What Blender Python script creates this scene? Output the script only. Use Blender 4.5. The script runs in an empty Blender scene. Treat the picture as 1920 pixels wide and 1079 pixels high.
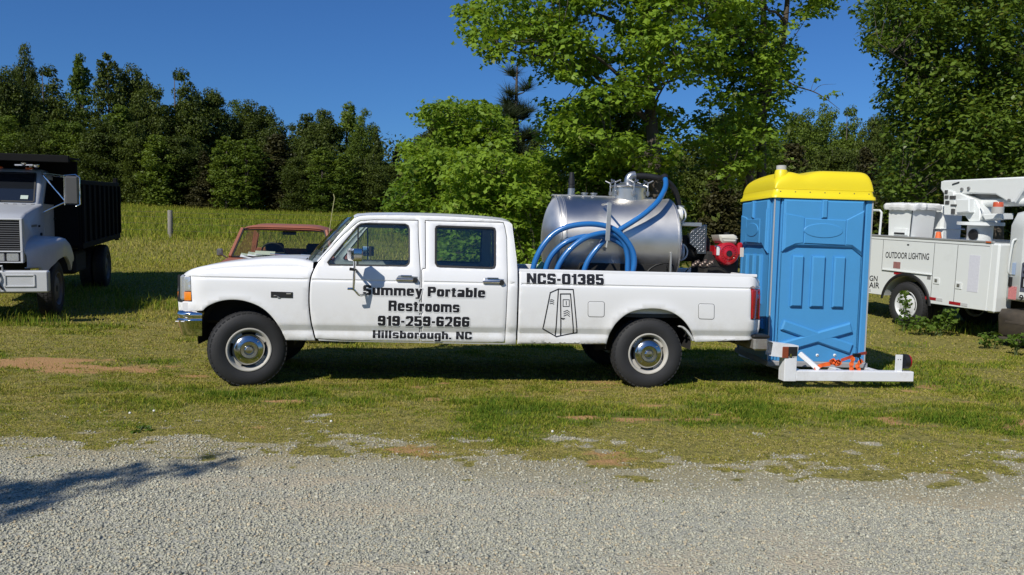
import bpy, math, random
import numpy as np
from mathutils import Vector, Matrix
from mathutils.geometry import delaunay_2d_cdt, tessellate_polygon

# ------------------------------------------------------------------ camera
SC = bpy.context.scene
COL = SC.collection
FOC, EYE, HORIZON, ROLL = 1500.0, 1.55, 450.0, 0.012      # focal length in photo pixels, eye height, horizon row, roll
PITCH = math.atan((539.5 - HORIZON) / FOC)
_f = np.array([0.0, math.cos(PITCH), -math.sin(PITCH)])
_r = np.array([1.0, 0.0, 0.0])
_u = np.cross(_r, _f)
CR = _r * math.cos(ROLL) + _u * math.sin(ROLL)
CU = _u * math.cos(ROLL) - _r * math.sin(ROLL)
CAMP = np.array([0.0, 0.0, EYE])
cd = bpy.data.cameras.new('camera')
cam = bpy.data.objects.new('camera', cd)
COL.objects.link(cam)
cam.matrix_world = Matrix(((CR[0], CU[0], -_f[0], 0), (CR[1], CU[1], -_f[1], 0), (CR[2], CU[2], -_f[2], EYE), (0, 0, 0, 1)))
cd.sensor_width = 36.0
cd.lens = 36.0 * FOC / 1920.0
cd.clip_start, cd.clip_end = 0.05, 4000.0
SC.camera = cam

# ------------------------------------------------------------------ sky, sun, exposure
SUN = Vector((-0.42, -0.64, 0.66)).normalized()
SUN_EL = math.asin(SUN.z)
world = bpy.data.worlds.new('World')
SC.world = world
world.use_nodes = True
_nt = world.node_tree
_nt.nodes.clear()
_sky = _nt.nodes.new('ShaderNodeTexSky')
_sky.sky_type = 'NISHITA'
_sky.sun_disc = False
_sky.sun_elevation = SUN_EL
_sky.sun_rotation = math.atan2(SUN.x, SUN.y)
_sky.air_density, _sky.dust_density, _sky.ozone_density = 1.0, 0.55, 4.0
_bg = _nt.nodes.new('ShaderNodeBackground')
_bg.inputs['Strength'].default_value = 0.076
_wo = _nt.nodes.new('ShaderNodeOutputWorld')
_tint = _nt.nodes.new('ShaderNodeMix'); _tint.data_type = 'RGBA'; _tint.blend_type = 'MULTIPLY'
_tint.inputs[0].default_value = 1.0; _tint.inputs[7].default_value = (0.40, 0.75, 1.20, 1)
_nt.links.new(_sky.outputs['Color'], _tint.inputs[6])
_nt.links.new(_tint.outputs[2], _bg.inputs['Color'])
_nt.links.new(_bg.outputs['Background'], _wo.inputs['Surface'])
sl = bpy.data.lights.new('sun', 'SUN')
sl.energy = 4.5
sl.angle = math.radians(0.5)
sl.color = (1.0, 0.955, 0.86)
sun = bpy.data.objects.new('sun', sl)
COL.objects.link(sun)
sun.rotation_euler = SUN.to_track_quat('Z', 'Y').to_euler()
sun.location = (-20, -30, 32)
SC.view_settings.view_transform = 'Standard'
SC.view_settings.look = 'None'
SC.view_settings.exposure = 0.0
SC.view_settings.gamma = 1.0
SC.view_settings.use_curve_mapping = False
SC.render.engine = 'CYCLES'
SC.cycles.max_bounces = 8
SC.cycles.transparent_max_bounces = 12
SC.cycles.caustics_reflective = False
SC.cycles.caustics_refractive = False

# ------------------------------------------------------------------ helpers: rays, noise, ground
RNG = np.random.default_rng(7)
random.seed(7)


def ray(u, v):
    return _f + CR * ((u - 960.0) / FOC) - CU * ((v - 539.5) / FOC)


def at(u, v, y):
    """World point seen in direction (u, v) at distance y along the view axis of the ground plane."""
    d = ray(u, v)
    return CAMP + d * (y / d[1])


def hash2(ix, iy, seed):
    n = (ix * 374761393 + iy * 668265263 + seed * 974634777) & 0x7fffffff
    n = ((n ^ (n >> 13)) * 1274126177) & 0x7fffffff
    return ((n ^ (n >> 16)) & 0xffff) / 65535.0


def vnoise(x, y, seed=0):
    x = np.asarray(x, float); y = np.asarray(y, float)
    ix = np.floor(x).astype(np.int64); iy = np.floor(y).astype(np.int64)
    fx = x - ix; fy = y - iy
    fx = fx * fx * (3 - 2 * fx); fy = fy * fy * (3 - 2 * fy)
    a = hash2(ix, iy, seed); b = hash2(ix + 1, iy, seed); c = hash2(ix, iy + 1, seed); d = hash2(ix + 1, iy + 1, seed)
    return (a * (1 - fx) + b * fx) * (1 - fy) + (c * (1 - fx) + d * fx) * fy


def fbm(x, y, seed=0, octv=4):
    s = 0; a = 0.5; t = 0
    for k in range(octv):
        s = s + a * vnoise(np.asarray(x) * 2 ** k, np.asarray(y) * 2 ** k, seed + k * 17)
        t += a; a *= 0.5
    return s / t


TILT = 0.0155
YAW = math.radians(7.0)
TT = np.array([-2.7451, 8.1693, -0.0008])


def smooth(a, b, x):
    t = np.clip((np.asarray(x, float) - a) / (b - a), 0, 1)
    return t * t * (3 - 2 * t)


def ground(x, y):
    x = np.asarray(x, float); y = np.asarray(y, float)
    g = TT[2] - TILT * (np.clip(x, -40, 40) - TT[0]) * math.cos(YAW) - TILT * (np.clip(y, -5, 30) - TT[1]) * math.sin(YAW)
    s = np.where(y < 11, 0, np.where(y < 17, (np.maximum(y - 11, 0)) ** 2 / 12.0, y - 14))
    s = np.where(s > 52, 52 + (s - 52) * 0.02, s)
    g = g + 0.075 * s
    far = smooth(11, 30, y)
    g = g + far * 0.5 * (fbm(x / 14.0, y / 14.0, 5, 2) - 0.5)
    near = 1 - smooth(7.2, 8.0, y) * (1 - smooth(11, 13, y))
    g = g + 0.03 * (fbm(x / 1.7, y / 1.7, 9, 2) - 0.5) * near
    return g


class Frame:
    """A thing's own axes; at() finds where the sight line (u, v) meets a plane of it, in local coordinates."""
    def __init__(self, T, X, Y, Z):
        self.T = np.array(T, float)
        self.R = np.column_stack([X, Y, Z])

    def local(self, P):
        return self.R.T @ (np.array(P) - self.T)

    def world(self, p):
        return self.T + self.R @ np.array(p)

    def at(self, u, v, axis, val):
        o = self.R.T @ (CAMP - self.T)
        d = self.R.T @ ray(u, v)
        return o + d * ((val - o[axis]) / d[axis])

    def matrix(self):
        R, T = self.R, self.T
        return Matrix(((R[0, 0], R[0, 1], R[0, 2], T[0]), (R[1, 0], R[1, 1], R[1, 2], T[1]), (R[2, 0], R[2, 1], R[2, 2], T[2]), (0, 0, 0, 1)))


def yaw_frame(T, yaw, tx=0.0, ty=0.0):
    """X axis turned by yaw from world x; tx, ty = slopes (dz per metre) along X and Y."""
    X = np.array([math.cos(yaw), math.sin(yaw), tx]); X /= np.linalg.norm(X)
    Y = np.array([-math.sin(yaw), math.cos(yaw), ty]); Y -= X * (X @ Y); Y /= np.linalg.norm(Y)
    return Frame(T, X, Y, np.cross(X, Y))


# ------------------------------------------------------------------ helpers: objects
def tag(o, label=None, cat=None, group=None, kind=None):
    if label: o['label'] = label
    if cat: o['category'] = cat
    if group: o['group'] = group
    if kind: o['kind'] = kind
    return o


def thing(name, label, cat, matrix=None, group=None):
    o = bpy.data.objects.new(name, None)
    COL.objects.link(o)
    o.empty_display_size = 0.2
    if matrix is not None: o.matrix_world = matrix
    return tag(o, label, cat, group)


def link(name, me, mat, parent=None, label=None):
    o = bpy.data.objects.new(name, me)
    COL.objects.link(o)
    if mat is not None and not me.materials: me.materials.append(mat)
    if parent is not None: o.parent = parent
    if label: o['label'] = label
    return o


def copy_thing(root, matrix=None):
    c = root.copy(); COL.objects.link(c)
    if matrix is not None: c.matrix_world = matrix
    for ch in list(root.children):
        d = ch.copy(); COL.objects.link(d); d.parent = c
        for g in list(ch.children):
            e = g.copy(); COL.objects.link(e); e.parent = d
    return c


def V(*a): return np.array(a, float)


def norm(v):
    v = np.array(v, float)
    return v / (np.linalg.norm(v) + 1e-12)


def basis(d):
    d = norm(d)
    a = V(0, 0, 1) if abs(d[2]) < 0.9 else V(1, 0, 0)
    x = norm(np.cross(a, d)); y = np.cross(d, x)
    return x, y, d


def spline(pts, n=8):
    """Catmull-Rom through pts."""
    P = [np.array(p, float) for p in pts]
    if len(P) < 3: return P
    P = [2 * P[0] - P[1]] + P + [2 * P[-1] - P[-2]]
    out = []
    for i in range(1, len(P) - 2):
        a, b, c, d = P[i - 1], P[i], P[i + 1], P[i + 2]
        for k in range(n):
            t = k / n
            out.append(0.5 * (2 * b + (c - a) * t + (2 * a - 5 * b + 4 * c - d) * t * t + (3 * b - a - 3 * c + d) * t ** 3))
    out.append(P[-2])
    return out


class MB:
    """Collects shapes; build() links them as one mesh object."""
    def __init__(self): self.v = []; self.f = []

    def add(self, vs, fs):
        k = len(self.v)
        self.v.extend([tuple(float(c) for c in p) for p in vs])
        self.f.extend([tuple(i + k for i in f) for f in fs])
        return self

    def box(self, lo, hi, ch=0.0, M=None):
        lo = np.array(lo, float); hi = np.array(hi, float)
        lo, hi = np.minimum(lo, hi), np.maximum(lo, hi)
        if ch <= 0:
            vs = [V(x, y, z) for x in (lo[0], hi[0]) for y in (lo[1], hi[1]) for z in (lo[2], hi[2])]
            fs = [(0, 1, 3, 2), (4, 6, 7, 5), (0, 4, 5, 1), (2, 3, 7, 6), (0, 2, 6, 4), (1, 5, 7, 3)]
        else:
            ch = min(ch, 0.49 * float((hi - lo).min()))
            vs, idx = [], {}
            for sx in (0, 1):
                for sy in (0, 1):
                    for sz in (0, 1):
                        s = (sx, sy, sz)
                        for ax in range(3):
                            p = V(*[(hi if s[k] else lo)[k] for k in range(3)])
                            for k in range(3):
                                if k != ax: p[k] += ch * (-1 if s[k] else 1)
                            idx[(s, ax)] = len(vs); vs.append(p)
            fs = []
            for ax in range(3):
                o1, o2 = [k for k in range(3) if k != ax]
                for sd in (0, 1):
                    q = []
                    for a, b in ((0, 0), (1, 0), (1, 1), (0, 1)):
                        s = [0, 0, 0]; s[ax] = sd; s[o1] = a; s[o2] = b
                        q.append(idx[(tuple(s), ax)])
                    fs.append(tuple(q) if (sd == 1) == (ax != 1) else tuple(reversed(q)))
            for ax in range(3):
                o1, o2 = [k for k in range(3) if k != ax]
                for a in (0, 1):
                    for b in (0, 1):
                        s0 = [0, 0, 0]; s0[o1] = a; s0[o2] = b; s1 = list(s0); s1[ax] = 1
                        s0, s1 = tuple(s0), tuple(s1)
                        fs.append((idx[(s0, o1)], idx[(s1, o1)], idx[(s1, o2)], idx[(s0, o2)]))
            for s in [(a, b, c) for a in (0, 1) for b in (0, 1) for c in (0, 1)]:
                fs.append((idx[(s, 0)], idx[(s, 1)], idx[(s, 2)]))
        if M is not None: vs = [M(p) for p in vs]
        return self.add(vs, fs)

    def bar(self, a, b, w, h, up=(0, 0, 1), ch=0.004):
        """Box beam from a to b, w wide and h high."""
        a = np.array(a, float); b = np.array(b, float)
        d = b - a; L = np.linalg.norm(d); d = d / L
        u = np.array(up, float); u = u - d * (u @ d); u = norm(u); s = np.cross(u, d)
        return self.box((-w / 2, 0, -h / 2), (w / 2, L, h / 2), ch, lambda p: a + s * p[0] + d * p[1] + u * p[2])

    def cyl(self, a, b, r0, r1=None, seg=16, cap=True):
        r1 = r0 if r1 is None else r1
        a = np.array(a, float); b = np.array(b, float)
        x, y, d = basis(b - a)
        vs = []
        for P, r in ((a, r0), (b, r1)):
            for k in range(seg):
                t = 2 * math.pi * k / seg
                vs.append(P + (x * math.cos(t) + y * math.sin(t)) * r)
        fs = [(k, (k + 1) % seg, seg + (k + 1) % seg, seg + k) for k in range(seg)]
        if cap: fs += [tuple(reversed(range(seg))), tuple(range(seg, 2 * seg))]
        return self.add(vs, fs)

    def tube(self, pts, r, seg=8, cap=True, close=False):
        P = [np.array(p, float) for p in pts]
        n = len(P)
        rs = r if hasattr(r, '__len__') else [r] * n
        vs, fs = [], []
        x = None
        for i in range(n):
            if close: d = norm(P[(i + 1) % n] - P[i - 1])
            else: d = norm(P[min(i + 1, n - 1)] - P[max(i - 1, 0)])
            if x is None: x, y, _ = basis(d)
            else:
                x = norm(x - d * (x @ d)); y = np.cross(d, x)
            for k in range(seg):
                t = 2 * math.pi * k / seg
                vs.append(P[i] + (x * math.cos(t) + y * math.sin(t)) * rs[i])
        m = n if close else n - 1
        for i in range(m):
            j = (i + 1) % n
            for k in range(seg):
                fs.append((i * seg + k, i * seg + (k + 1) % seg, j * seg + (k + 1) % seg, j * seg + k))
        if cap and not close: fs += [tuple(reversed(range(seg))), tuple(range((n - 1) * seg, n * seg))]
        return self.add(vs, fs)

    def lathe(self, prof, o, d, seg=40, a0=0.0, a1=2 * math.pi):
        """prof = [(radius, height along d)]."""
        o = np.array(o, float); x, y, d = basis(d)
        full = abs(a1 - a0 - 2 * math.pi) < 1e-6
        m = seg if full else seg + 1
        vs, fs = [], []
        for r, h in prof:
            for k in range(m):
                t = a0 + (a1 - a0) * k / seg
                vs.append(o + d * h + (x * math.cos(t) + y * math.sin(t)) * max(r, 1e-4))
        for i in range(len(prof) - 1):
            for k in range(seg):
                k2 = (k + 1) % m
                fs.append((i * m + k, i * m + k2, (i + 1) * m + k2, (i + 1) * m + k))
        return self.add(vs, fs)

    def prism(self, poly, fn, d0, d1, ch=0.0):
        """poly in 2-D, fn(a, b, depth) -> point; d1 side chamfered inward by ch."""
        n = len(poly)
        P = np.array(poly, float)
        area = 0.5 * sum(P[i][0] * P[(i + 1) % n][1] - P[(i + 1) % n][0] * P[i][1] for i in range(n))
        sg = 1 if area > 0 else -1
        def inset(c):
            out = []
            for i in range(n):
                e0 = norm(P[i] - P[i - 1]); e1 = norm(P[(i + 1) % n] - P[i])
                n0 = V(-e0[1], e0[0]) * sg; n1 = V(-e1[1], e1[0]) * sg
                b = n0 + n1
                b = b / max(0.3, (b @ b) / 2.0) if (b @ b) > 1e-6 else n0
                out.append(P[i] + b * c)
            return out
        rings = [[fn(p[0], p[1], d0) for p in P]]
        if ch > 0:
            cc = ch * (1 if d1 > d0 else -1)
            rings.append([fn(p[0], p[1], d1 - cc) for p in P])
            rings.append([fn(p[0], p[1], d1) for p in inset(ch)])
        else:
            rings.append([fn(p[0], p[1], d1) for p in P])
        vs = [q for r_ in rings for q in r_]
        cap = [tuple(range(n))]
        if n > 4:
            tri = tessellate_polygon([[Vector((p[0], p[1], 0)) for p in P]])
            cap = [tuple(t) for t in tri]
        m = len(rings) - 1
        fs = [tuple(reversed(c)) for c in cap] + [tuple(m * n + i for i in c) for c in cap]
        for i in range(len(rings) - 1):
            for k in range(n):
                fs.append((i * n + k, i * n + (k + 1) % n, (i + 1) * n + (k + 1) % n, (i + 1) * n + k))
        return self.add(vs, fs)

    def loft(self, rows, closed=False, caps=False):
        """rows of equal point lists -> quad surface."""
        m = len(rows[0]); vs = [p for r_ in rows for p in r_]; fs = []
        for i in range(len(rows) - 1):
            for k in range(m if closed else m - 1):
                fs.append((i * m + k, i * m + (k + 1) % m, (i + 1) * m + (k + 1) % m, (i + 1) * m + k))
        if caps:
            fs += [tuple(reversed(range(m))), tuple(range((len(rows) - 1) * m, len(rows) * m))]
        return self.add(vs, fs)

    def ball(self, c, r, seg=12, rings=8):
        c = np.array(c, float); r = np.array(r if hasattr(r, '__len__') else (r, r, r), float)
        rows = []
        for i in range(rings + 1):
            t = math.pi * i / rings
            rows.append([c + r * V(math.sin(t) * math.cos(2 * math.pi * k / seg), math.sin(t) * math.sin(2 * math.pi * k / seg), math.cos(t)) for k in range(seg)])
        return self.loft(rows, closed=True)

    def mirror(self, fn):
        m = MB(); m.v = [tuple(float(c) for c in fn(p)) for p in self.v]; m.f = [tuple(reversed(f)) for f in self.f]
        return m

    def mesh(self, name, angle=35):
        me = bpy.data.meshes.new(name)
        me.from_pydata(self.v, [], self.f)
        me.polygons.foreach_set('use_smooth', [True] * len(me.polygons))
        if angle is not None: me.set_sharp_from_angle(angle=math.radians(angle))
        me.update()
        return me

    def build(self, name, mat, parent=None, angle=35, label=None, fix=True):
        me = self.mesh(name, angle)
        if fix: recalc(me)
        return link(name, me, mat, parent, label)


def recalc(me):
    import bmesh
    b = bmesh.new(); b.from_mesh(me)
    bmesh.ops.recalc_face_normals(b, faces=b.faces[:])
    b.to_mesh(me); b.free()


def solidify(mb, off):
    """Gives an open sheet thickness: second skin at off(p) and a rim along its free edges."""
    n = len(mb.v)
    edges = {}
    for f in mb.f:
        for i in range(len(f)):
            a, b = f[i], f[(i + 1) % len(f)]
            edges.setdefault((min(a, b), max(a, b)), []).append((a, b))
    v2 = [off(p) for p in mb.v]
    fs = list(mb.f) + [tuple(n + i for i in reversed(f)) for f in mb.f]
    for e, l in edges.items():
        if len(l) == 1:
            a, b = l[0]
            fs.append((b, a, n + a, n + b))
    mb.v = mb.v + [tuple(float(c) for c in p) for p in v2]
    mb.f = fs
    return mb


def fast_mesh(name, verts, k, faces_per, mat, smooth=False):
    """verts (N, k, 3) numpy; faces_per = list of index tuples within a piece."""
    N = verts.shape[0]
    me = bpy.data.meshes.new(name)
    nv = N * k
    me.vertices.add(nv)
    me.vertices.foreach_set('co', verts.reshape(-1).astype(np.float32))
    loops = []; sizes = []
    flat = np.concatenate([np.array(f) for f in faces_per])
    L = len(flat)
    idx = (np.arange(N)[:, None] * k + flat[None, :]).reshape(-1)
    starts1 = np.cumsum([0] + [len(f) for f in faces_per])[:-1]
    starts = (np.arange(N)[:, None] * L + starts1[None, :]).reshape(-1)
    me.loops.add(len(idx))
    me.loops.foreach_set('vertex_index', idx.astype(np.int32))
    me.polygons.add(len(starts))
    me.polygons.foreach_set('loop_start', starts.astype(np.int32))
    if smooth: me.polygons.foreach_set('use_smooth', np.ones(len(starts), bool))
    me.update(calc_edges=True)
    if mat is not None: me.materials.append(mat)
    return me


def attr(me, name, values):
    a = me.attributes.new(name, 'FLOAT', 'POINT')
    a.data.foreach_set('value', np.asarray(values, np.float32))


# ------------------------------------------------------------------ helpers: materials
MATS = {}


def mat(name, col, rough=0.5, metal=0.0, coat=0.0, var=0.0, vscale=6.0, bump=0.0, bscale=60.0, dirt=None, dirt_amt=0.0, dscale=3.0, spec=0.5, emit=None, rvar=0.0, dark=None):
    if name in MATS: return MATS[name]
    m = bpy.data.materials.new(name); m.use_nodes = True
    nt = m.node_tree; b = nt.nodes['Principled BSDF']
    b.inputs['Roughness'].default_value = rough
    b.inputs['Metallic'].default_value = metal
    b.inputs['Coat Weight'].default_value = coat
    b.inputs['Coat Roughness'].default_value = 0.06
    b.inputs['Specular IOR Level'].default_value = spec
    b.inputs['Base Color'].default_value = (*col, 1)
    tc = nt.nodes.new('ShaderNodeTexCoord')
    src = None
    if var > 0 or dirt is not None or rvar > 0:
        n1 = nt.nodes.new('ShaderNodeTexNoise'); n1.inputs['Scale'].default_value = vscale; n1.inputs['Detail'].default_value = 6
        nt.links.new(tc.outputs['Object'], n1.inputs['Vector'])
        mx = nt.nodes.new('ShaderNodeMix'); mx.data_type = 'RGBA'
        nt.links.new(n1.outputs['Fac'], mx.inputs[0])
        mx.inputs[6].default_value = (*[c * (1 - var) for c in col], 1)
        mx.inputs[7].default_value = (*[min(1, c * (1 + var)) for c in col], 1)
        src = mx.outputs[2]
        if dirt is not None:
            n2 = nt.nodes.new('ShaderNodeTexNoise'); n2.inputs['Scale'].default_value = dscale; n2.inputs['Detail'].default_value = 10; n2.inputs['Roughness'].default_value = 0.7
            nt.links.new(tc.outputs['Object'], n2.inputs['Vector'])
            rp = nt.nodes.new('ShaderNodeValToRGB'); rp.color_ramp.elements[0].position = 0.62 - 0.35 * dirt_amt; rp.color_ramp.elements[1].position = 0.75
            rp.color_ramp.elements[1].color = (dirt_amt,) * 3 + (1,) if dirt_amt < 1 else (1, 1, 1, 1)
            nt.links.new(n2.outputs['Fac'], rp.inputs['Fac'])
            m2 = nt.nodes.new('ShaderNodeMix'); m2.data_type = 'RGBA'
            nt.links.new(rp.outputs['Color'], m2.inputs[0]); nt.links.new(src, m2.inputs[6]); m2.inputs[7].default_value = (*dirt, 1)
            src = m2.outputs[2]
        nt.links.new(src, b.inputs['Base Color'])
        if rvar > 0:
            mr = nt.nodes.new('ShaderNodeMapRange'); mr.inputs[3].default_value = max(0.02, rough - rvar); mr.inputs[4].default_value = rough + rvar
            nt.links.new(n1.outputs['Fac'], mr.inputs[0]); nt.links.new(mr.outputs[0], b.inputs['Roughness'])
    if bump > 0:
        n3 = nt.nodes.new('ShaderNodeTexNoise'); n3.inputs['Scale'].default_value = bscale; n3.inputs['Detail'].default_value = 4
        nt.links.new(tc.outputs['Object'], n3.inputs['Vector'])
        bp = nt.nodes.new('ShaderNodeBump'); bp.inputs['Strength'].default_value = bump; bp.inputs['Distance'].default_value = 0.01
        nt.links.new(n3.outputs['Fac'], bp.inputs['Height']); nt.links.new(bp.outputs['Normal'], b.inputs['Normal'])
    if emit:
        b.inputs['Emission Color'].default_value = (*col, 1); b.inputs['Emission Strength'].default_value = emit
    MATS[name] = m
    return m


def glass(name, tint, rough=0.0, refl=1.0):
    if name in MATS: return MATS[name]
    m = bpy.data.materials.new(name); m.use_nodes = True
    nt = m.node_tree; nt.nodes.clear()
    o = nt.nodes.new('ShaderNodeOutputMaterial'); mx = nt.nodes.new('ShaderNodeMixShader')
    t = nt.nodes.new('ShaderNodeBsdfTransparent'); t.inputs['Color'].default_value = (*tint, 1)
    g = nt.nodes.new('ShaderNodeBsdfGlossy'); g.inputs['Roughness'].default_value = rough; g.inputs['Color'].default_value = (refl, refl, refl, 1)
    lw = nt.nodes.new('ShaderNodeLayerWeight'); lw.inputs['Blend'].default_value = 0.5
    pw = nt.nodes.new('ShaderNodeMath'); pw.operation = 'POWER'; pw.inputs[1].default_value = 4.0
    fr = nt.nodes.new('ShaderNodeMath'); fr.operation = 'MULTIPLY_ADD'; fr.inputs[1].default_value = 0.85; fr.inputs[2].default_value = 0.045
    nt.links.new(lw.outputs['Facing'], pw.inputs[0]); nt.links.new(pw.outputs[0], fr.inputs[0])
    nt.links.new(fr.outputs[0], mx.inputs[0]); nt.links.new(t.outputs[0], mx.inputs[1]); nt.links.new(g.outputs[0], mx.inputs[2])
    nt.links.new(mx.outputs[0], o.inputs['Surface'])
    MATS[name] = m
    return m


def leaf_mat(name, a, b, trans=0.35, nscale=0.35, rough=0.5, third=None, t3=0.1):
    """Foliage: colour a..b by leaf (each leaf is an island) and by place."""
    if name in MATS: return MATS[name]
    m = bpy.data.materials.new(name); m.use_nodes = True
    nt = m.node_tree; nt.nodes.clear()
    N = nt.nodes.new
    o = N('ShaderNodeOutputMaterial')
    geo = N('ShaderNodeNewGeometry'); oi = N('ShaderNodeObjectInfo')
    noi = N('ShaderNodeTexNoise'); noi.inputs['Scale'].default_value = nscale; noi.inputs['Detail'].default_value = 3
    nt.links.new(geo.outputs['Position'], noi.inputs['Vector'])
    ad = N('ShaderNodeMath'); ad.operation = 'MULTIPLY_ADD'; ad.inputs[1].default_value = 0.75
    nt.links.new(geo.outputs['Random Per Island'], ad.inputs[0])
    sb = N('ShaderNodeMath'); sb.operation = 'MULTIPLY_ADD'; sb.inputs[1].default_value = 1.6; sb.inputs[2].default_value = -0.68
    nt.links.new(noi.outputs['Fac'], sb.inputs[0]); nt.links.new(sb.outputs[0], ad.inputs[2])
    ob = N('ShaderNodeMath'); ob.operation = 'MULTIPLY_ADD'; ob.inputs[1].default_value = 0.4
    nt.links.new(oi.outputs['Random'], ob.inputs[0]); nt.links.new(ad.outputs[0], ob.inputs[2])
    cl = N('ShaderNodeClamp'); nt.links.new(ob.outputs[0], cl.inputs[0])
    mx = N('ShaderNodeMix'); mx.data_type = 'RGBA'
    nt.links.new(cl.outputs[0], mx.inputs[0]); mx.inputs[6].default_value = (*a, 1); mx.inputs[7].default_value = (*b, 1)
    col = mx.outputs[2]
    if third is not None:
        gt = N('ShaderNodeMath'); gt.operation = 'LESS_THAN'; gt.inputs[1].default_value = t3
        nt.links.new(geo.outputs['Random Per Island'], gt.inputs[0])
        m3 = N('ShaderNodeMix'); m3.data_type = 'RGBA'; nt.links.new(gt.outputs[0], m3.inputs[0]); nt.links.new(col, m3.inputs[6]); m3.inputs[7].default_value = (*third, 1)
        col = m3.outputs[2]
    p = N('ShaderNodeBsdfPrincipled'); p.inputs['Roughness'].default_value = rough; p.inputs['Specular IOR Level'].default_value = 0.18
    nt.links.new(col, p.inputs['Base Color'])
    tr = N('ShaderNodeBsdfTranslucent')
    br = N('ShaderNodeMix'); br.data_type = 'RGBA'; br.blend_type = 'MULTIPLY'; br.inputs[0].default_value = 1.0; br.inputs[7].default_value = (1.3, 1.25, 0.6, 1)
    nt.links.new(col, br.inputs[6]); nt.links.new(br.outputs[2], tr.inputs['Color'])
    ms = N('ShaderNodeMixShader'); ms.inputs[0].default_value = trans
    nt.links.new(p.outputs[0], ms.inputs[1]); nt.links.new(tr.outputs[0], ms.inputs[2]); nt.links.new(ms.outputs[0], o.inputs['Surface'])
    MATS[name] = m
    return m


WHITE = mat('white_paint', (0.80, 0.80, 0.81), 0.32, coat=0.35, var=0.03, vscale=2.0)
def dust_low(m, top, amt, col):
    """Road dust splashed up from below, thinning out at height top (object z)."""
    nt = m.node_tree; N = nt.nodes.new; L = nt.links.new; b = nt.nodes['Principled BSDF']
    src = b.inputs['Base Color'].links[0].from_socket
    tc = N('ShaderNodeTexCoord'); sp = N('ShaderNodeSeparateXYZ'); L(tc.outputs['Object'], sp.inputs[0])
    mr = N('ShaderNodeMapRange'); mr.inputs[1].default_value = top; mr.inputs[2].default_value = top - .35; mr.inputs[3].default_value = 0; mr.inputs[4].default_value = amt; L(sp.outputs['Z'], mr.inputs[0])
    n = N('ShaderNodeTexNoise'); n.inputs['Scale'].default_value = 4.5; n.inputs['Detail'].default_value = 8; n.inputs['Roughness'].default_value = .75; L(tc.outputs['Object'], n.inputs['Vector'])
    n2 = N('ShaderNodeMapRange'); n2.inputs[1].default_value = .38; n2.inputs[2].default_value = .68; L(n.outputs['Fac'], n2.inputs[0])
    mu = N('ShaderNodeMath'); mu.operation = 'MULTIPLY'; L(mr.outputs[0], mu.inputs[0]); L(n2.outputs[0], mu.inputs[1])
    mx = N('ShaderNodeMix'); mx.data_type = 'RGBA'; L(mu.outputs[0], mx.inputs[0]); L(src, mx.inputs[6]); mx.inputs[7].default_value = (*col, 1)
    L(mx.outputs[2], b.inputs['Base Color'])


dust_low(WHITE, .95, .32, (.42, .36, .27))
BLACK = mat('black_rubber_trim', (0.012, 0.012, 0.013), 0.55)
DARK = mat('dark_underbody', (0.018, 0.017, 0.016), 0.85, var=0.3)
CHROME = mat('chrome', (0.80, 0.80, 0.80), 0.08, metal=1.0, rvar=0.04, vscale=8)
DULL = mat('dulled_hub_chrome', (0.55, 0.55, 0.54), 0.17, metal=1.0, rvar=0.07, vscale=14, var=.15)
INK = mat('black_vinyl_lettering', (0.008, 0.008, 0.012), 0.5)
HALO = mat('grey_vinyl_outline', (0.60, 0.60, 0.61), 0.5)
WVINYL = mat('white_vinyl', (0.80, 0.80, 0.81), 0.4)
# ------------------------------------------------------------------ ground
NEAR_X, NEAR_Y = (-11.0, 11.0), (1.6, 22.0)


def axis_steps(lo, hi, step, far, grow=1.22):
    a = list(np.arange(lo, hi + 1e-6, step))
    s = step; x = hi
    while x < far:
        s *= grow; x += s; a.append(x)
    s = step; x = lo
    while x > -far:
        s *= grow; x -= s; a.insert(0, x)
    return np.array(a)


def gravel_mask(x, y):
    """1 on the drive, 0 on the lawn; between them a metre and a half where grass and stones mix."""
    edge = 5.95 + 0.45 * (fbm(x / 1.8, y / 1.8, 21, 3) - 0.5) * 2 - 0.02 * x
    base = smooth(0.95, -1.05, y - edge)
    n = 0.45 * fbm(x / 0.42, y / 0.24, 33, 3) + 0.55 * fbm(x / 0.15, y / 0.11, 35, 3)
    return smooth(0.36, 0.66, base + 2.2 * (n - 0.5) * np.where((base > 0) & (base < 1), 1, 0.0))


def edge_mask(x, y):
    edge = 5.95 + 0.45 * (fbm(x / 1.8, y / 1.8, 21, 3) - 0.5) * 2 - 0.02 * x
    b = smooth(1.25, -1.35, y - edge)
    return 4 * b * (1 - b)


def dust_mask(x, y):
    return np.clip(1.5 * np.exp(-((x + .95) / .62) ** 2 - ((y - 4.58) / .17) ** 2) * fbm(x / .25, y / .12, 151, 3) + 1.1 * smooth(.56, .72, fbm(x / 1.5, y / .5, 153, 3)) * fbm(x / .2, y / .15, 155, 2), 0, 1)


def clay_mask(x, y):
    a = np.exp(-(((x + 5.6) / 1.3) ** 2 + ((y - 9.2 - .15 * np.sin(x * 3)) / 0.45) ** 2)) * 1.5
    b = np.exp(-(((x - 4.9) / 0.9) ** 2 + ((y - 7.4) / 0.5) ** 2)) * 0.75
    c = np.exp(-(((x - 1.3) / 0.7) ** 2 + ((y - 7.2 - .12 * np.sin(x * 4)) / 0.2) ** 2)) * 0.42
    d = np.exp(-(((x + 2.0) / 0.7) ** 2 + ((y - 7.6) / 0.2) ** 2)) * 0.3
    n = fbm(x / 0.7, y / 0.3, 55, 4)
    return np.clip((a + b + c + d) * smooth(0.36, 0.62, n) * 1.3 + 0.8 * smooth(0.66, 0.78, n) * smooth(13, 9, y), 0, 1)


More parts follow.
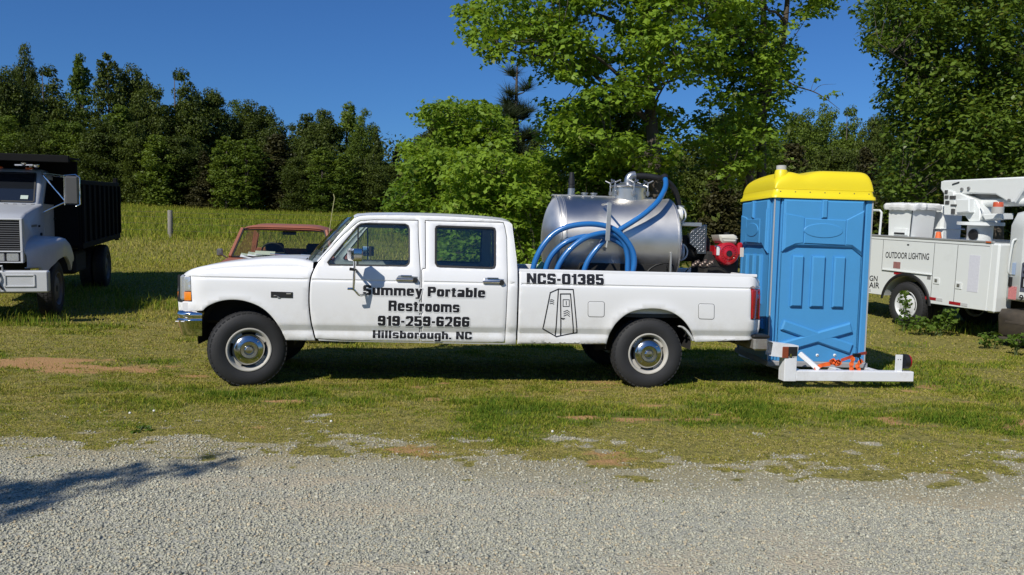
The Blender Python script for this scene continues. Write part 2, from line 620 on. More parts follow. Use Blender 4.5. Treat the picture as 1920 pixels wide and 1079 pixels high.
def lush(x, y):
    """Greener, thicker turf: a band before the truck, patches elsewhere."""
    band = np.exp(-(((y - 7.72 - 0.16 * np.sin(x * 0.9) - 0.5 * (fbm(x / 0.8, y * 0, 71, 2) - .5)) / 0.33) ** 2)) * 0.62
    return np.clip(smooth(0.50, 0.74, fbm(x / 1.1, y / 0.8, 61, 4)) * 0.7 + band * smooth(0.40, 0.62, fbm(x / 0.9, y / 0.5, 67, 3)), 0, 1)


def ground_material():
    m = bpy.data.materials.new('ground_soil'); m.use_nodes = True
    nt = m.node_tree; N = nt.nodes.new; L = nt.links.new
    b = nt.nodes['Principled BSDF']; b.inputs['Roughness'].default_value = 0.95; b.inputs['Specular IOR Level'].default_value = 0.15
    geo = N('ShaderNodeNewGeometry')
    def noise(scale, detail=5, rough=0.6):
        n = N('ShaderNodeTexNoise'); n.inputs['Scale'].default_value = scale; n.inputs['Detail'].default_value = detail; n.inputs['Roughness'].default_value = rough
        L(geo.outputs['Position'], n.inputs['Vector']); return n.outputs['Fac']
    def mixc(f, a, c):
        x = N('ShaderNodeMix'); x.data_type = 'RGBA'
        if isinstance(f, float): x.inputs[0].default_value = f
        else: L(f, x.inputs[0])
        for i, s in ((6, a), (7, c)):
            if isinstance(s, tuple): x.inputs[i].default_value = (*s, 1)
            else: L(s, x.inputs[i])
        return x.outputs[2]
    def at_(name):
        a = N('ShaderNodeAttribute'); a.attribute_name = name; return a.outputs['Fac']
    turf = mixc(noise(1.1), (0.20, 0.185, 0.040), (0.29, 0.25, 0.070))
    def ramp(f, lo, hi):
        r = N('ShaderNodeMapRange'); r.inputs[1].default_value = lo; r.inputs[2].default_value = hi; L(f, r.inputs[0]); return r.outputs[0]
    turf = mixc(ramp(noise(14, 5, .7), .42, .62), turf, (0.085, 0.085, 0.022))
    turf = mixc(ramp(noise(45, 3, .7), .50, .66), turf, (0.36, 0.30, 0.10))
    turf = mixc(at_('lush'), turf, (0.11, 0.14, 0.028))
    far = mixc(noise(0.09, 6), (0.17, 0.17, 0.036), (0.25, 0.225, 0.06))
    far = mixc(noise(2.2, 6), far, (0.17, 0.165, 0.035))
    turf = mixc(at_('field'), turf, far)
    clay = mixc(noise(9), (0.36, 0.185, 0.07), (0.47, 0.29, 0.14))
    cb = N('ShaderNodeMath'); cb.operation = 'MULTIPLY_ADD'; cb.inputs[1].default_value = 1.6; cb.inputs[2].default_value = -0.95
    L(noise(11, 5, .75), cb.inputs[0])
    cs = N('ShaderNodeMath'); cs.operation = 'ADD'; L(cb.outputs[0], cs.inputs[0]); L(at_('clay'), cs.inputs[1])
    turf = mixc(ramp(cs.outputs[0], .30, .75), turf, clay)
    grit = mixc(noise(60, 3), (0.33, 0.322, 0.265), (0.46, 0.445, 0.365))
    grit = mixc(at_('dust'), grit, (0.48, 0.40, 0.275))
    eg = N('ShaderNodeMath'); eg.operation = 'MULTIPLY'; eg.inputs[1].default_value = 0.92; L(at_('edge'), eg.inputs[0])
    grit = mixc(eg.outputs[0], grit, mixc(noise(18), (0.24, 0.205, 0.105), (0.38, 0.335, 0.215)))
    br = N('ShaderNodeMath'); br.operation = 'MULTIPLY_ADD'; br.inputs[1].default_value = 1.5; br.inputs[2].default_value = -0.75
    L(noise(22, 4, .75), br.inputs[0])
    sm = N('ShaderNodeMath'); sm.operation = 'ADD'; L(br.outputs[0], sm.inputs[0]); L(at_('gravel'), sm.inputs[1])
    L(mixc(ramp(sm.outputs[0], .38, .62), turf, grit), b.inputs['Base Color'])
    vo = N('ShaderNodeTexVoronoi'); vo.inputs['Scale'].default_value = 55; L(geo.outputs['Position'], vo.inputs['Vector'])
    bp = N('ShaderNodeBump'); bp.inputs['Strength'].default_value = 0.8; bp.inputs['Distance'].default_value = 0.012
    L(vo.outputs['Distance'], bp.inputs['Height']); L(bp.outputs['Normal'], b.inputs['Normal'])
    return m


gx = axis_steps(NEAR_X[0], NEAR_X[1], 0.08, 1400)
gy = axis_steps(NEAR_Y[0], NEAR_Y[1], 0.07, 1400)
GX, GY = np.meshgrid(gx, gy)
GZ = ground(GX, GY)
nxg, nyg = len(gx), len(gy)
vv = np.column_stack([GX.ravel(), GY.ravel(), GZ.ravel()])
gi = np.arange(nxg * nyg).reshape(nyg, nxg)
quads = np.column_stack([gi[:-1, :-1].ravel(), gi[:-1, 1:].ravel(), gi[1:, 1:].ravel(), gi[1:, :-1].ravel()])
gme = bpy.data.meshes.new('ground')
gme.vertices.add(len(vv)); gme.vertices.foreach_set('co', vv.ravel().astype(np.float32))
gme.loops.add(quads.size); gme.loops.foreach_set('vertex_index', quads.ravel().astype(np.int32))
gme.polygons.add(len(quads)); gme.polygons.foreach_set('loop_start', (np.arange(len(quads)) * 4).astype(np.int32))
gme.polygons.foreach_set('use_smooth', np.ones(len(quads), bool))
gme.update(calc_edges=True)
attr(gme, 'gravel', gravel_mask(vv[:, 0], vv[:, 1]))
attr(gme, 'edge', edge_mask(vv[:, 0], vv[:, 1]))
attr(gme, 'dust', dust_mask(vv[:, 0], vv[:, 1]))
attr(gme, 'clay', clay_mask(vv[:, 0], vv[:, 1]))
attr(gme, 'lush', lush(vv[:, 0], vv[:, 1]))
attr(gme, 'field', smooth(14, 22, vv[:, 1] + 2.0 * (fbm(vv[:, 0] / 3, vv[:, 1] / 3, 3, 2) - 0.5)))
tag(link('ground', gme, ground_material()), kind='structure')


# ------------------------------------------------------------------ gravel stones
def stones(n, ymin, ymax, smin, smax, seed):
    rg = np.random.default_rng(seed)
    y = np.sqrt(rg.uniform(ymin ** 2, ymax ** 2, n))
    x = rg.uniform(-1, 1, n) * (y * 0.70 + 0.5)
    keep = rg.uniform(0, 1, n) < np.maximum(gravel_mask(x, y) ** 0.8, 0.06 * smooth(7.2, 6.2, y)) * (0.55 + 0.9 * fbm(x / 0.9, y / 0.5, 77, 3))
    keep &= rg.uniform(0, 1, n) > np.maximum(dust_mask(x, y) * 0.75, edge_mask(x, y) * 0.45)
    x, y = x[keep], y[keep]; n = len(x)
    s = smin + (smax - smin) * rg.beta(1.4, 3.5, n)
    s = s * (0.7 + 0.3 * gravel_mask(x, y))
    octa = np.array([[1, 0, 0], [0, 1, 0], [-1, 0, 0], [0, -1, 0], [.35, .3, .8], [-.3, -.3, .75], [0, 0, -.7]], float)
    vts = octa[None] + rg.normal(0, 0.17, (n, 7, 3))
    sc = np.stack([s * rg.uniform(.7, 1.25, n), s * rg.uniform(.6, 1.1, n), s * rg.uniform(.45, .95, n)], 1) * 0.5
    vts = vts * sc[:, None, :]
    a = rg.uniform(0, 6.283, n); t = rg.normal(0, 0.45, n)
    ca, sa, ct, st = np.cos(a), np.sin(a), np.cos(t), np.sin(t)
    X, Y, Z = vts[..., 0], vts[..., 1], vts[..., 2]
    Y2 = Y * ct[:, None] - Z * st[:, None]; Z2 = Y * st[:, None] + Z * ct[:, None]
    X3 = X * ca[:, None] - Y2 * sa[:, None]; Y3 = X * sa[:, None] + Y2 * ca[:, None]
    out = np.stack([X3 + x[:, None], Y3 + y[:, None], Z2 + (ground(x, y) + s * 0.12)[:, None]], -1)
    return out


def stone_material():
    m = bpy.data.materials.new('gravel_stone'); m.use_nodes = True
    nt = m.node_tree; N = nt.nodes.new; L = nt.links.new
    b = nt.nodes['Principled BSDF']; b.inputs['Roughness'].default_value = 0.9; b.inputs['Specular IOR Level'].default_value = 0.2
    geo = N('ShaderNodeNewGeometry'); rp = N('ShaderNodeValToRGB'); cr = rp.color_ramp
    cr.elements[0].position = 0.0; cr.elements[0].color = (0.17, 0.17, 0.155, 1)
    cr.elements[1].position = 1.0; cr.elements[1].color = (0.62, 0.61, 0.53, 1)
    for p, c in ((0.12, (0.36, 0.36, 0.315)), (0.5, (0.46, 0.457, 0.385)), (0.8, (0.51, 0.495, 0.41)), (0.93, (0.50, 0.41, 0.28))):
        e = cr.elements.new(p); e.color = (*c, 1)
    L(geo.outputs['Random Per Island'], rp.inputs['Fac'])
    n = N('ShaderNodeTexNoise'); n.inputs['Scale'].default_value = 160; L(geo.outputs['Position'], n.inputs['Vector'])
    mx = N('ShaderNodeMix'); mx.data_type = 'RGBA'; mx.blend_type = 'MULTIPLY'; mx.inputs[0].default_value = 0.5
    L(rp.outputs['Color'], mx.inputs[6]); L(n.outputs['Fac'], mx.inputs[7])
    g = N('ShaderNodeMix'); g.data_type = 'RGBA'; g.blend_type = 'MULTIPLY'; g.inputs[0].default_value = 1; g.inputs[7].default_value = (1.29, 1.275, 1.20, 1)
    L(mx.outputs[2], g.inputs[6]); L(g.outputs[2], b.inputs['Base Color'])
    return m


sv = np.concatenate([stones(80000, 2.5, 7.3, 0.010, 0.034, 3), stones(62000, 2.5, 5.0, 0.008, 0.024, 4)])
OCT_F = [(0, 1, 4), (1, 2, 5, 4), (2, 3, 5), (3, 0, 4, 5), (1, 0, 6), (2, 1, 6), (3, 2, 6), (0, 3, 6)]
sme = fast_mesh('gravel', sv, 7, OCT_F, stone_material())
tag(link('gravel', sme, None), kind='stuff')


# ------------------------------------------------------------------ grass
def blade_material():
    m = bpy.data.materials.new('grass_blade'); m.use_nodes = True
    nt = m.node_tree; nt.nodes.clear(); N = nt.nodes.new; L = nt.links.new
    o = N('ShaderNodeOutputMaterial'); at_ = N('ShaderNodeAttribute'); at_.attribute_name = 'dry'
    geo = N('ShaderNodeNewGeometry')
    rp = N('ShaderNodeValToRGB'); cr = rp.color_ramp
    cr.elements[0].position = 0.0; cr.elements[0].color = (0.110, 0.190, 0.022, 1)
    cr.elements[1].position = 1.0; cr.elements[1].color = (0.50, 0.41, 0.17, 1)
    for p, c in ((0.3, (0.200, 0.262, 0.030)), (0.55, (0.330, 0.325, 0.046)), (0.8, (0.44, 0.375, 0.10))):
        e = cr.elements.new(p); e.color = (*c, 1)
    L(at_.outputs['Fac'], rp.inputs['Fac'])
    d = N('ShaderNodeBsdfDiffuse'); t = N('ShaderNodeBsdfTranslucent'); ms = N('ShaderNodeMixShader'); ms.inputs[0].default_value = 0.35
    L(rp.outputs['Color'], d.inputs['Color']); L(rp.outputs['Color'], t.inputs['Color'])
    L(d.outputs[0], ms.inputs[1]); L(t.outputs[0], ms.inputs[2]); L(ms.outputs[0], o.inputs['Surface'])
    return m


BLADE = blade_material()


def blades(x, y, h, w, lean, dry, rg):
    n = len(x)
    a = rg.uniform(0, 6.283, n); dx, dy = np.cos(a), np.sin(a)
    b = rg.uniform(0, 6.283, n); lx, ly = np.cos(b) * lean * h, np.sin(b) * lean * h
    z = ground(x, y) - 0.004
    P = np.zeros((n, 5, 3))
    P[:, 0] = np.stack([x - dx * w / 2, y - dy * w / 2, z], 1)
    P[:, 1] = np.stack([x + dx * w / 2, y + dy * w / 2, z], 1)
    P[:, 2] = np.stack([x + dx * w * .4 + lx * .35, y + dy * w * .4 + ly * .35, z + h * .6], 1)
    P[:, 3] = np.stack([x - dx * w * .4 + lx * .35, y - dy * w * .4 + ly * .35, z + h * .6], 1)
    P[:, 4] = np.stack([x + lx, y + ly, z + h * np.clip(1 - lean * .35, .3, 1)], 1)
    return P, np.repeat(np.clip(dry, 0, 1), 5)


def grass_object(name, batches):
    P = np.concatenate([b[0] for b in batches]); D = np.concatenate([b[1] for b in batches])
    me = fast_mesh(name, P, 5, [(0, 1, 2, 3), (3, 2, 4)], BLADE)
    attr(me, 'dry', D)
    return tag(link(name, me, None), kind='stuff')


def lawn(n, ymin, ymax, hk, wk, seed, spread=0.80):
    rg = np.random.default_rng(seed)
    y = np.sqrt(rg.uniform(ymin ** 2, ymax ** 2, n)); x = rg.uniform(-1, 1, n) * (y * spread + 0.6)
    g = gravel_mask(x, y); c = clay_mask(x, y); lu = lush(x, y)
    keep = rg.uniform(0, 1, n) < np.clip((1 - g) ** 1.2 * (0.25 + 1.5 * smooth(.40, .62, fbm(x / .16, y / .11, 83, 2))) * (1 - 0.93 * c) * (0.62 + 0.6 * lu) + 0.40 * edge_mask(x, y) * smooth(.44, .58, fbm(x / .2, y / .14, 85, 2)), 0.0, 1)
    x, y, lu = x[keep], y[keep], lu[keep]; n = len(x)
    h = hk * (0.46 + 0.75 * lu) * rg.uniform(0.5, 1.35, n) * (0.6 + 0.4 * smooth(6.2, 7.6, y))
    dry = 0.66 - 0.46 * lu + rg.normal(0, 0.20, n) + 0.5 * (fbm(x / .22, y / .15, 87, 2) - .5) + 0.25 * (rg.uniform(0, 1, n) < 0.08) + 0.15 * (fbm(x / 2.2, y / 1.2, 91, 3) - 0.5) * 2
    return blades(x, y, h, wk * rg.uniform(.7, 1.3, n), np.abs(rg.normal(0.75, 0.4, n)), dry, rg)


grass_object('grass', [lawn(70000, 4.0, 6.4, 0.035, 0.0055, 14), lawn(330000, 5.6, 9.0, 0.050, 0.0065, 11), lawn(190000, 8.6, 13.0, 0.055, 0.010, 12), lawn(70000, 12.5, 22.0, 0.075, 0.018, 13)])


def meadow(n, ymin, ymax, xlo, xhi, hk, wk, seed):
    rg = np.random.default_rng(seed)
    y = rg.uniform(ymin, ymax, n); x = xlo + (xhi - xlo) * rg.uniform(0, 1, n)
    x = np.where(np.abs(x) < y * 0.75 + 1, x, np.nan); k = ~np.isnan(x); x, y = x[k], y[k]; n = len(x)
    p = fbm(x / 5.0, y / 3.0, 23, 3)
    mow = smooth(33.5, 31.0, y + 1.5 * p)                              # mown paler strip in front of the fence
    h = hk * rg.uniform(.5, 1.3, n) * (0.6 + 0.8 * p) * (1 - 0.65 * mow)
    dry = 0.40 + 0.25 * mow + 0.4 * (p - 0.5) + rg.normal(0, 0.14, n) + 0.3 * (rg.uniform(0, 1, n) < 0.05)
    return blades(x, y, h, wk * rg.uniform(.7, 1.3, n), np.abs(rg.normal(0.5, 0.3, n)), dry, rg)


grass_object('tall_grass', [meadow(90000, 13.5, 24, -20, 1.5, 0.17, 0.012, 31), meadow(150000, 22, 60, -46, 2, 0.34, 0.026, 32)])
# ------------------------------------------------------------------ lettering: bitmap glyphs of a heavy condensed display face
GH = 40                                                        # bitmap rows per cap height


class G:
    def __init__(self, w):
        self.w = w; self.a = np.zeros((int(GH * 1.4), int(w)), bool)       # rows from top; baseline at row GH, descender below
    def r(self, x0, y0, x1, y1, val=True):
        self.a[max(0, int(y0)):int(y1), max(0, int(x0)):int(x1)] = val; return self
    def rr(self, x0, y0, x1, y1, r, val=True):
        yy, xx = np.mgrid[0:self.a.shape[0], 0:self.a.shape[1]] + 0.5
        dx = np.maximum(np.maximum(x0 + r - xx, xx - (x1 - r)), 0); dy = np.maximum(np.maximum(y0 + r - yy, yy - (y1 - r)), 0)
        self.a[(dx * dx + dy * dy <= r * r) & (xx > x0) & (xx < x1) & (yy > y0) & (yy < y1)] = val; return self
    def line(self, x0, y0, x1, y1, w):
        yy, xx = np.mgrid[0:self.a.shape[0], 0:self.a.shape[1]] + 0.5
        t = (yy - y0) / (y1 - y0); c = x0 + (x1 - x0) * t
        lo, hi = min(y0, y1), max(y0, y1)
        self.a[(np.abs(xx - c) < w / 2) & (yy > lo) & (yy < hi)] = True; return self


S_, T_ = 14, 9                                                 # stem and hair widths


def ring(g, x0, y0, x1, y1, r=9):
    return g.rr(x0, y0, x1, y1, r).rr(x0 + S_, y0 + T_, x1 - S_, y1 - T_, 3, False)


XH = 9                                                        # x-height line (row)


def glyph(c):
    W, B = 34, GH
    g = G(W)
    if c == 'o': ring(g, 0, XH, W, B)
    elif c == 'b': ring(g, 0, XH, W, B); g.r(0, 0, S_, B)
    elif c == 'h': ring(g, 0, XH, W, B + 12); g.r(0, 0, S_, B).r(0, B, W, 60, False).r(S_, B - 8, W - S_, B, False)
    elif c == 'g': ring(g, 0, XH, W, B); g.r(W - S_, XH, W, B + 6).rr(0, B + 2, W, B + 12, 4).r(0, B - 2, 4, B + 5, False).r(S_, B - 6, W - S_, B + 4, False)
    elif c == 'u': ring(g, 0, XH - 12, W, B); g.r(0, 0, W, XH, False).r(W - S_, XH, W, B)
    elif c == 'r':
        g = G(24); ring(g, 0, XH, 34, B + 12); g.r(0, XH, S_, B).r(S_, XH + 13, 40, 60, False).r(0, B, 24, 60, False)
    elif c in 'mn':
        W = 54 if c == 'm' else 34
        g = G(W); ring(g, 0, XH, 33, B + 12); g.r(0, XH, S_, B)
        if c == 'm': ring(g, 21, XH, 54, B + 12)
        g.r(0, B, W, 60, False); g.r(S_, XH + T_ + 1, 21, B, False)
        if c == 'm': g.r(33, XH + T_ + 1, 42, B, False)
    elif c == 'e': ring(g, 0, XH, W, B); g.r(S_, 22, W, 27).r(W - S_, 27, W, 31, False)
    elif c == 'y':
        g.line(7, XH, 19, B, 13).line(28, XH, 15, B + 11, 12).r(3, B + 5, 16, B + 11)
    elif c == 'a':
        ring(g, 0, XH, W, B + 8); g.r(0, 17, S_, 26, False).r(0, B, W, 60, False); ring(g, 0, 22, W, B); g.r(W - S_, 16, W, B).r(S_, 17, W - S_, 22, False)
    elif c == 't': g = G(24); g.r(4, 3, 4 + S_, B).r(0, XH, 22, XH + 6).rr(4, 26, 24, B, 5).r(16, 24, 24, B - 7, False)
    elif c == 'l': g = G(S_ + 1); g.r(0, 0, S_, B)
    elif c == 'i': g = G(S_ + 1); g.r(0, XH, S_, B).r(0, 0, S_, 7)
    elif c == 's':
        ring(g, 0, XH, W, 28); ring(g, 0, 22, W, B); g.r(S_, 19, W, 22, False).r(0, 28, W - S_, 32, False)
    elif c == 'S':
        W = 38; g = G(W); ring(g, 0, 0, W, 24); ring(g, 0, 17, W, B); g.r(W - S_, 12, W, 17, False).r(0, 24, S_, 28, False)
    elif c == 'P': W = 38; g = G(W); ring(g, 0, 0, W, 25); g.r(0, 0, S_, B)
    elif c == 'R': W = 40; g = G(W); ring(g, 0, 0, W, 24); g.r(0, 0, S_, B).r(W - S_ - 1, 22, W - 1, B)
    elif c == 'H': W = 40; g = G(W); g.r(0, 0, S_, B).r(W - S_, 0, W, B).r(0, 16, W, 23)
    elif c == 'N': W = 42; g = G(W); g.r(0, 0, S_, B).r(W - S_, 0, W, B).line(8, 0, W - 8, B, 13)
    elif c == 'C': W = 38; g = G(W); ring(g, 0, 0, W, B); g.r(W - S_, 15, W, 25, False)
    elif c == '0': W = 38; g = G(W); ring(g, 0, 0, W, B)
    elif c == '1': g = G(22); g.r(8, 0, 8 + S_, B).r(0, 6, 9, 13)
    elif c == '2':
        W = 36; g = G(W); ring(g, 0, 0, W, 26); g.r(0, 12, W - S_, 18, False).r(0, 18, W, 60, False); g.line(W - 6, 17, 8, B, 14).r(0, B - 7, W - 2, B)
    elif c == '3':
        W = 36; g = G(W); ring(g, 0, 0, W, 23); ring(g, 0, 16, W, B); g.r(0, 11, S_, 29, False)
    elif c == '5':
        W = 36; g = G(W); ring(g, 0, 13, W, B); g.r(0, 0, S_, 18).r(0, 0, W - 3, 7).r(0, 23, S_, 28, False)
    elif c == '6':
        W = 36; g = G(W); ring(g, 0, 0, W, B); g.r(W - S_, 12, W, 16, False); ring(g, 0, 16, W, B)
    elif c == '9':
        W = 36; g = G(W); ring(g, 0, 0, W, B); g.r(0, 24, S_, 28, False); ring(g, 0, 0, W, 24)
    elif c == '8': W = 36; g = G(W); ring(g, 0, 0, W, 23); ring(g, 0, 17, W, B)
    elif c == '-': g = G(18); g.r(1, 19, 17, 27)
    elif c == ',': g = G(13); g.r(0, B - 9, S_, B)
    elif c == '.': g = G(13); g.r(0, B - 9, S_, B)
    elif c == ' ': g = G(16)
    else: g.r(0, 0, W, B)
    return g.a


def line_bitmap(s, gap=4):
    parts = []
    for c in s:
        parts.append(glyph(c)); parts.append(np.zeros((int(GH * 1.4), gap), bool))
    return np.concatenate(parts[:-1], 1)


def dilate(a, n):
    yy, xx = np.mgrid[-n:n + 1, -n:n + 1]
    out = np.zeros_like(a)
    for dy, dx in zip(yy.ravel(), xx.ravel()):
        if dx * dx + dy * dy <= n * n:
            out |= np.roll(np.roll(a, dy, 0), dx, 1)
    return out


def bitmap_quads(a):
    """Rectangles (x0, y0, x1, y1) that cover the true cells: runs merged over equal rows."""
    rects, open_ = [], {}
    for y in range(a.shape[0] + 1):
        row = a[y] if y < a.shape[0] else np.zeros(a.shape[1], bool)
        d = np.diff(np.concatenate([[0], row.astype(np.int8), [0]]))
        runs = set(zip(np.where(d == 1)[0].tolist(), np.where(d == -1)[0].tolist()))
        for k in list(open_):
            if k not in runs: rects.append((k[0], open_.pop(k), k[1], y))
        for k in runs: open_.setdefault(k, y)
    return rects


def letter_mesh(a, fn, pad=0):
    mb = MB(); idx = {}
    for x0, y0, x1, y1 in bitmap_quads(a):
        ys = list(range(y0, y1, 3)) + [y1]
        for ya, yb in zip(ys[:-1], ys[1:]):
            mb.add([fn(x0 - pad, ya - pad), fn(x1 - pad, ya - pad), fn(x1 - pad, yb - pad), fn(x0 - pad, yb - pad)], [(0, 1, 2, 3)])
    return mb


def font_mesh(text, fn, bold=0.0, spacing=1.0):
    """Plain sans lettering laid on fn(s, t), s along the line from 0 to 1, t from baseline (0) to cap height (1)."""
    c = bpy.data.curves.new('tmp_text', 'FONT'); c.body = text; c.offset = bold; c.space_character = spacing; c.resolution_u = 3
    o = bpy.data.objects.new('tmp_text', c); COL.objects.link(o)
    dg = bpy.context.evaluated_depsgraph_get(); dg.update()
    me = o.evaluated_get(dg).to_mesh()
    P = np.array([v.co[:] for v in me.vertices]); F = [tuple(p.vertices) for p in me.polygons]
    o.evaluated_get(dg).to_mesh_clear()
    bpy.data.objects.remove(o); bpy.data.curves.remove(c)
    x0, x1 = P[:, 0].min(), P[:, 0].max(); y1 = P[:, 1].max()
    return MB().add([fn((p[0] - x0) / (x1 - x0), p[1] / y1) for p in P], F)


# ------------------------------------------------------------------ the white crew-cab pickup
_X = V(math.cos(YAW) * math.cos(TILT), math.sin(YAW) * math.cos(TILT), -math.sin(TILT))
_Y = V(-math.sin(YAW), math.cos(YAW), 0)
TF = Frame(TT, _X, _Y, np.cross(_X, _Y))                       # X to the rear, Y across (0 = near side), Z up
WID = 1.98
truck = thing('pickup_truck', 'white crew cab pickup with black lettering on doors and tank in bed', 'truck', TF.matrix())

YK = [(.42, .09), (.475, .068), (.49, .058), (.55, .052), (.584, .062), (.592, .061), (.650, .033), (.657, .030), (.75, .021), (.95, .008), (1.06, .003), (1.112, .007), (1.120, .018), (1.128, .018), (1.137, .010), (1.20, .020), (1.265, .037), (1.30, .048), (1.55, .105), (1.80, .160), (1.86, .180), (1.95, .22)]
_yz = np.array([k[0] for k in YK]); _yy = np.array([k[1] for k in YK])


def ybody(x, z):
    return float(np.interp(z, _yz, _yy))


def tp(u, v, yf=ybody, it=5):
    """Photo point on the near body side -> local (x, z)."""
    y = 0.02
    for _ in range(24):
        p = TF.at(u, v, 1, y); y += 0.35 * (min(yf(p[0], p[2]), 0.25) - y)
    return V(p[0], p[2])


def trace(pts, yf=ybody): return [tp(u, v, yf) for u, v in pts]


def curve2(pts, n=6):
    return [V(*p) for p in spline(pts, n)]


def pip(poly, x, z):
    P = np.asarray(poly); n = len(P); r = np.zeros(np.shape(x), bool); j = n - 1
    for i in range(n):
        xi, zi, xj, zj = P[i][0], P[i][1], P[j][0], P[j][1]
        c = ((zi > z) != (zj > z))
        with np.errstate(divide='ignore', invalid='ignore'):
            r ^= c & (x < (xj - xi) * (z - zi) / (zj - zi) + xi)
        j = i
    return r


def seg_dist(poly, x, z):
    P = np.asarray(poly); d = np.full(np.shape(x), 9.0)
    for i in range(len(P)):
        a, b = P[i - 1], P[i]
        ab = b - a; L = (ab @ ab) + 1e-12
        t = np.clip(((x - a[0]) * ab[0] + (z - a[1]) * ab[1]) / L, 0, 1)
        d = np.minimum(d, np.hypot(x - a[0] - t * ab[0], z - a[1] - t * ab[1]))
    return d


def densify(poly, step=0.05):
    out = []
    for i in range(len(poly)):
        a, b = np.array(poly[i]), np.array(poly[(i + 1) % len(poly)])
        k = max(1, int(np.linalg.norm(b - a) / step))
        for t in range(k): out.append(a + (b - a) * t / k)
    return out


def shrink(poly, d):
    P = [np.array(p, float) for p in poly]; n = len(P)
    area = 0.5 * sum(P[i][0] * P[(i + 1) % n][1] - P[(i + 1) % n][0] * P[i][1] for i in range(n)); sg = 1 if area > 0 else -1
    out = []
    for i in range(n):
        e0 = norm(P[i] - P[i - 1]); e1 = norm(P[(i + 1) % n] - P[i])
        b = (V(-e0[1], e0[0]) + V(-e1[1], e1[0])) * sg
        b = b / max(0.5, (b @ b) / 2.0) if (b @ b) > 1e-6 else V(-e0[1], e0[0]) * sg
        out.append(P[i] + b * d)
    return out


ZROWS = [.50, .53, .56, .585, .592, .600, .61, .62, .63, .640, .647, .655, .68, .71, .75, .80, .85, .90, .95, 1.0, 1.05, 1.09, 1.108, 1.114, 1.120, 1.124, 1.128, 1.133, 1.138, 1.16, 1.19, 1.22, 1.245, 1.26, 1.28, 1.33, 1.39, 1.45, 1.51, 1.57, 1.63, 1.69, 1.75, 1.80, 1.83, 1.86, 1.89]


def panel(outline, holes=(), yf=ybody, thick=0.022, roll=0.006, rollw=0.012, sx=0.055, zrows=ZROWS):
    """Body panel in the side plane: outline with holes, pressed to the shape yf(x, z), its edges rolled inward."""
    out = densify(outline, 0.04); hs = [densify(h, 0.04) for h in holes]
    loops = [out] + hs
    pts, edges = [], []
    for lp in loops:
        k = len(pts); n = len(lp); pts += [Vector((p[0], p[1])) for p in lp]
        edges += [(k + i, k + (i + 1) % n) for i in range(n)]
    nb = len(pts)
    A = np.array([p[:] for p in pts])
    x0, x1, z0, z1 = A[:, 0].min(), A[:, 0].max(), A[:, 1].min(), A[:, 1].max()
    xs = np.arange(x0 + sx / 2, x1, sx); zs = np.array([z for z in zrows if z0 < z < z1])
    gxx, gzz = np.meshgrid(xs, zs); gxx = gxx.ravel(); gzz = gzz.ravel()
    ok = pip(out, gxx, gzz)
    for h in hs: ok &= ~pip(h, gxx, gzz)
    d = np.full(len(gxx), 9.0)
    for lp in loops: d = np.minimum(d, seg_dist(lp, gxx, gzz))
    ok &= d > rollw * 1.05
    pts += [Vector((a, b)) for a, b in zip(gxx[ok], gzz[ok])]
    ringp = []                                                 # a second line just inside each edge
    for li, lp in enumerate(loops):
        for p in shrink(lp, rollw if li == 0 else -rollw): ringp.append(p)
    rp_ = np.array(ringp)
    ok2 = pip(out, rp_[:, 0], rp_[:, 1])
    for h in hs: ok2 &= ~pip(h, rp_[:, 0], rp_[:, 1])
    dd = np.full(len(rp_), 9.0)
    for lp in loops: dd = np.minimum(dd, seg_dist(lp, rp_[:, 0], rp_[:, 1]))
    ok2 &= dd > rollw * 0.9
    pts += [Vector((a, b)) for a, b in rp_[ok2]]
    res = delaunay_2d_cdt(pts, edges, [], 0, 1e-5)
    P = np.array([p[:] for p in res[0]]); F = [tuple(f) for f in res[2]]
    C = np.array([P[list(f)].mean(0) for f in F])
    inn = pip(out, C[:, 0], C[:, 1])
    for h in hs: inn &= ~pip(h, C[:, 0], C[:, 1])
    F = [f for f, k in zip(F, inn) if k]
    dist = np.full(len(P), 9.0)
    for lp in loops: dist = np.minimum(dist, seg_dist(lp, P[:, 0], P[:, 1]))
    used = sorted({i for f in F for i in f}); mp = {i: k for k, i in enumerate(used)}
    mb = MB()
    mb.v = [(float(P[i, 0]), yf(P[i, 0], P[i, 1]) + (roll if dist[i] < 1e-4 else 0.0), float(P[i, 1])) for i in used]
    mb.f = [tuple(mp[i] for i in f) for f in F]
    return solidify(mb, lambda p: (p[0], p[1] + thick, p[2]))


def far(mb): return mb.mirror(lambda p: (p[0], WID - p[1], p[2]))


def pair(name, mb, m, parent=truck, angle=40, label=None):
    a = mb.build(name, m, parent, angle, label, fix=True)
    far(mb).build(name, m, parent, angle, label, fix=True)
    return a


# --- traced outlines
DOOR_CURVE = [(592, 639), (587, 620), (582.5, 600), (579.6, 573.5), (579.6, 547), (582, 523), (587, 508), (595, 493)]
ARCH_F = [(379, 584), (390, 574), (410, 565.5), (433, 562), (457, 564), (483.5, 573), (503.5, 587), (520, 607), (531, 627), (536, 638)]
ARCH_R = [(1137, 645), (1141, 629), (1153, 608), (1173, 590), (1197, 581), (1225, 578.5), (1249, 582), (1269, 591), (1285, 605), (1297, 625), (1303, 642)]
archF = curve2(trace(ARCH_F)); archR = curve2(trace(ARCH_R))
doorF = curve2(trace(DOOR_CURVE))                              # from the rocker up to the A pillar
XFRONT = tp(336, 540)[0]


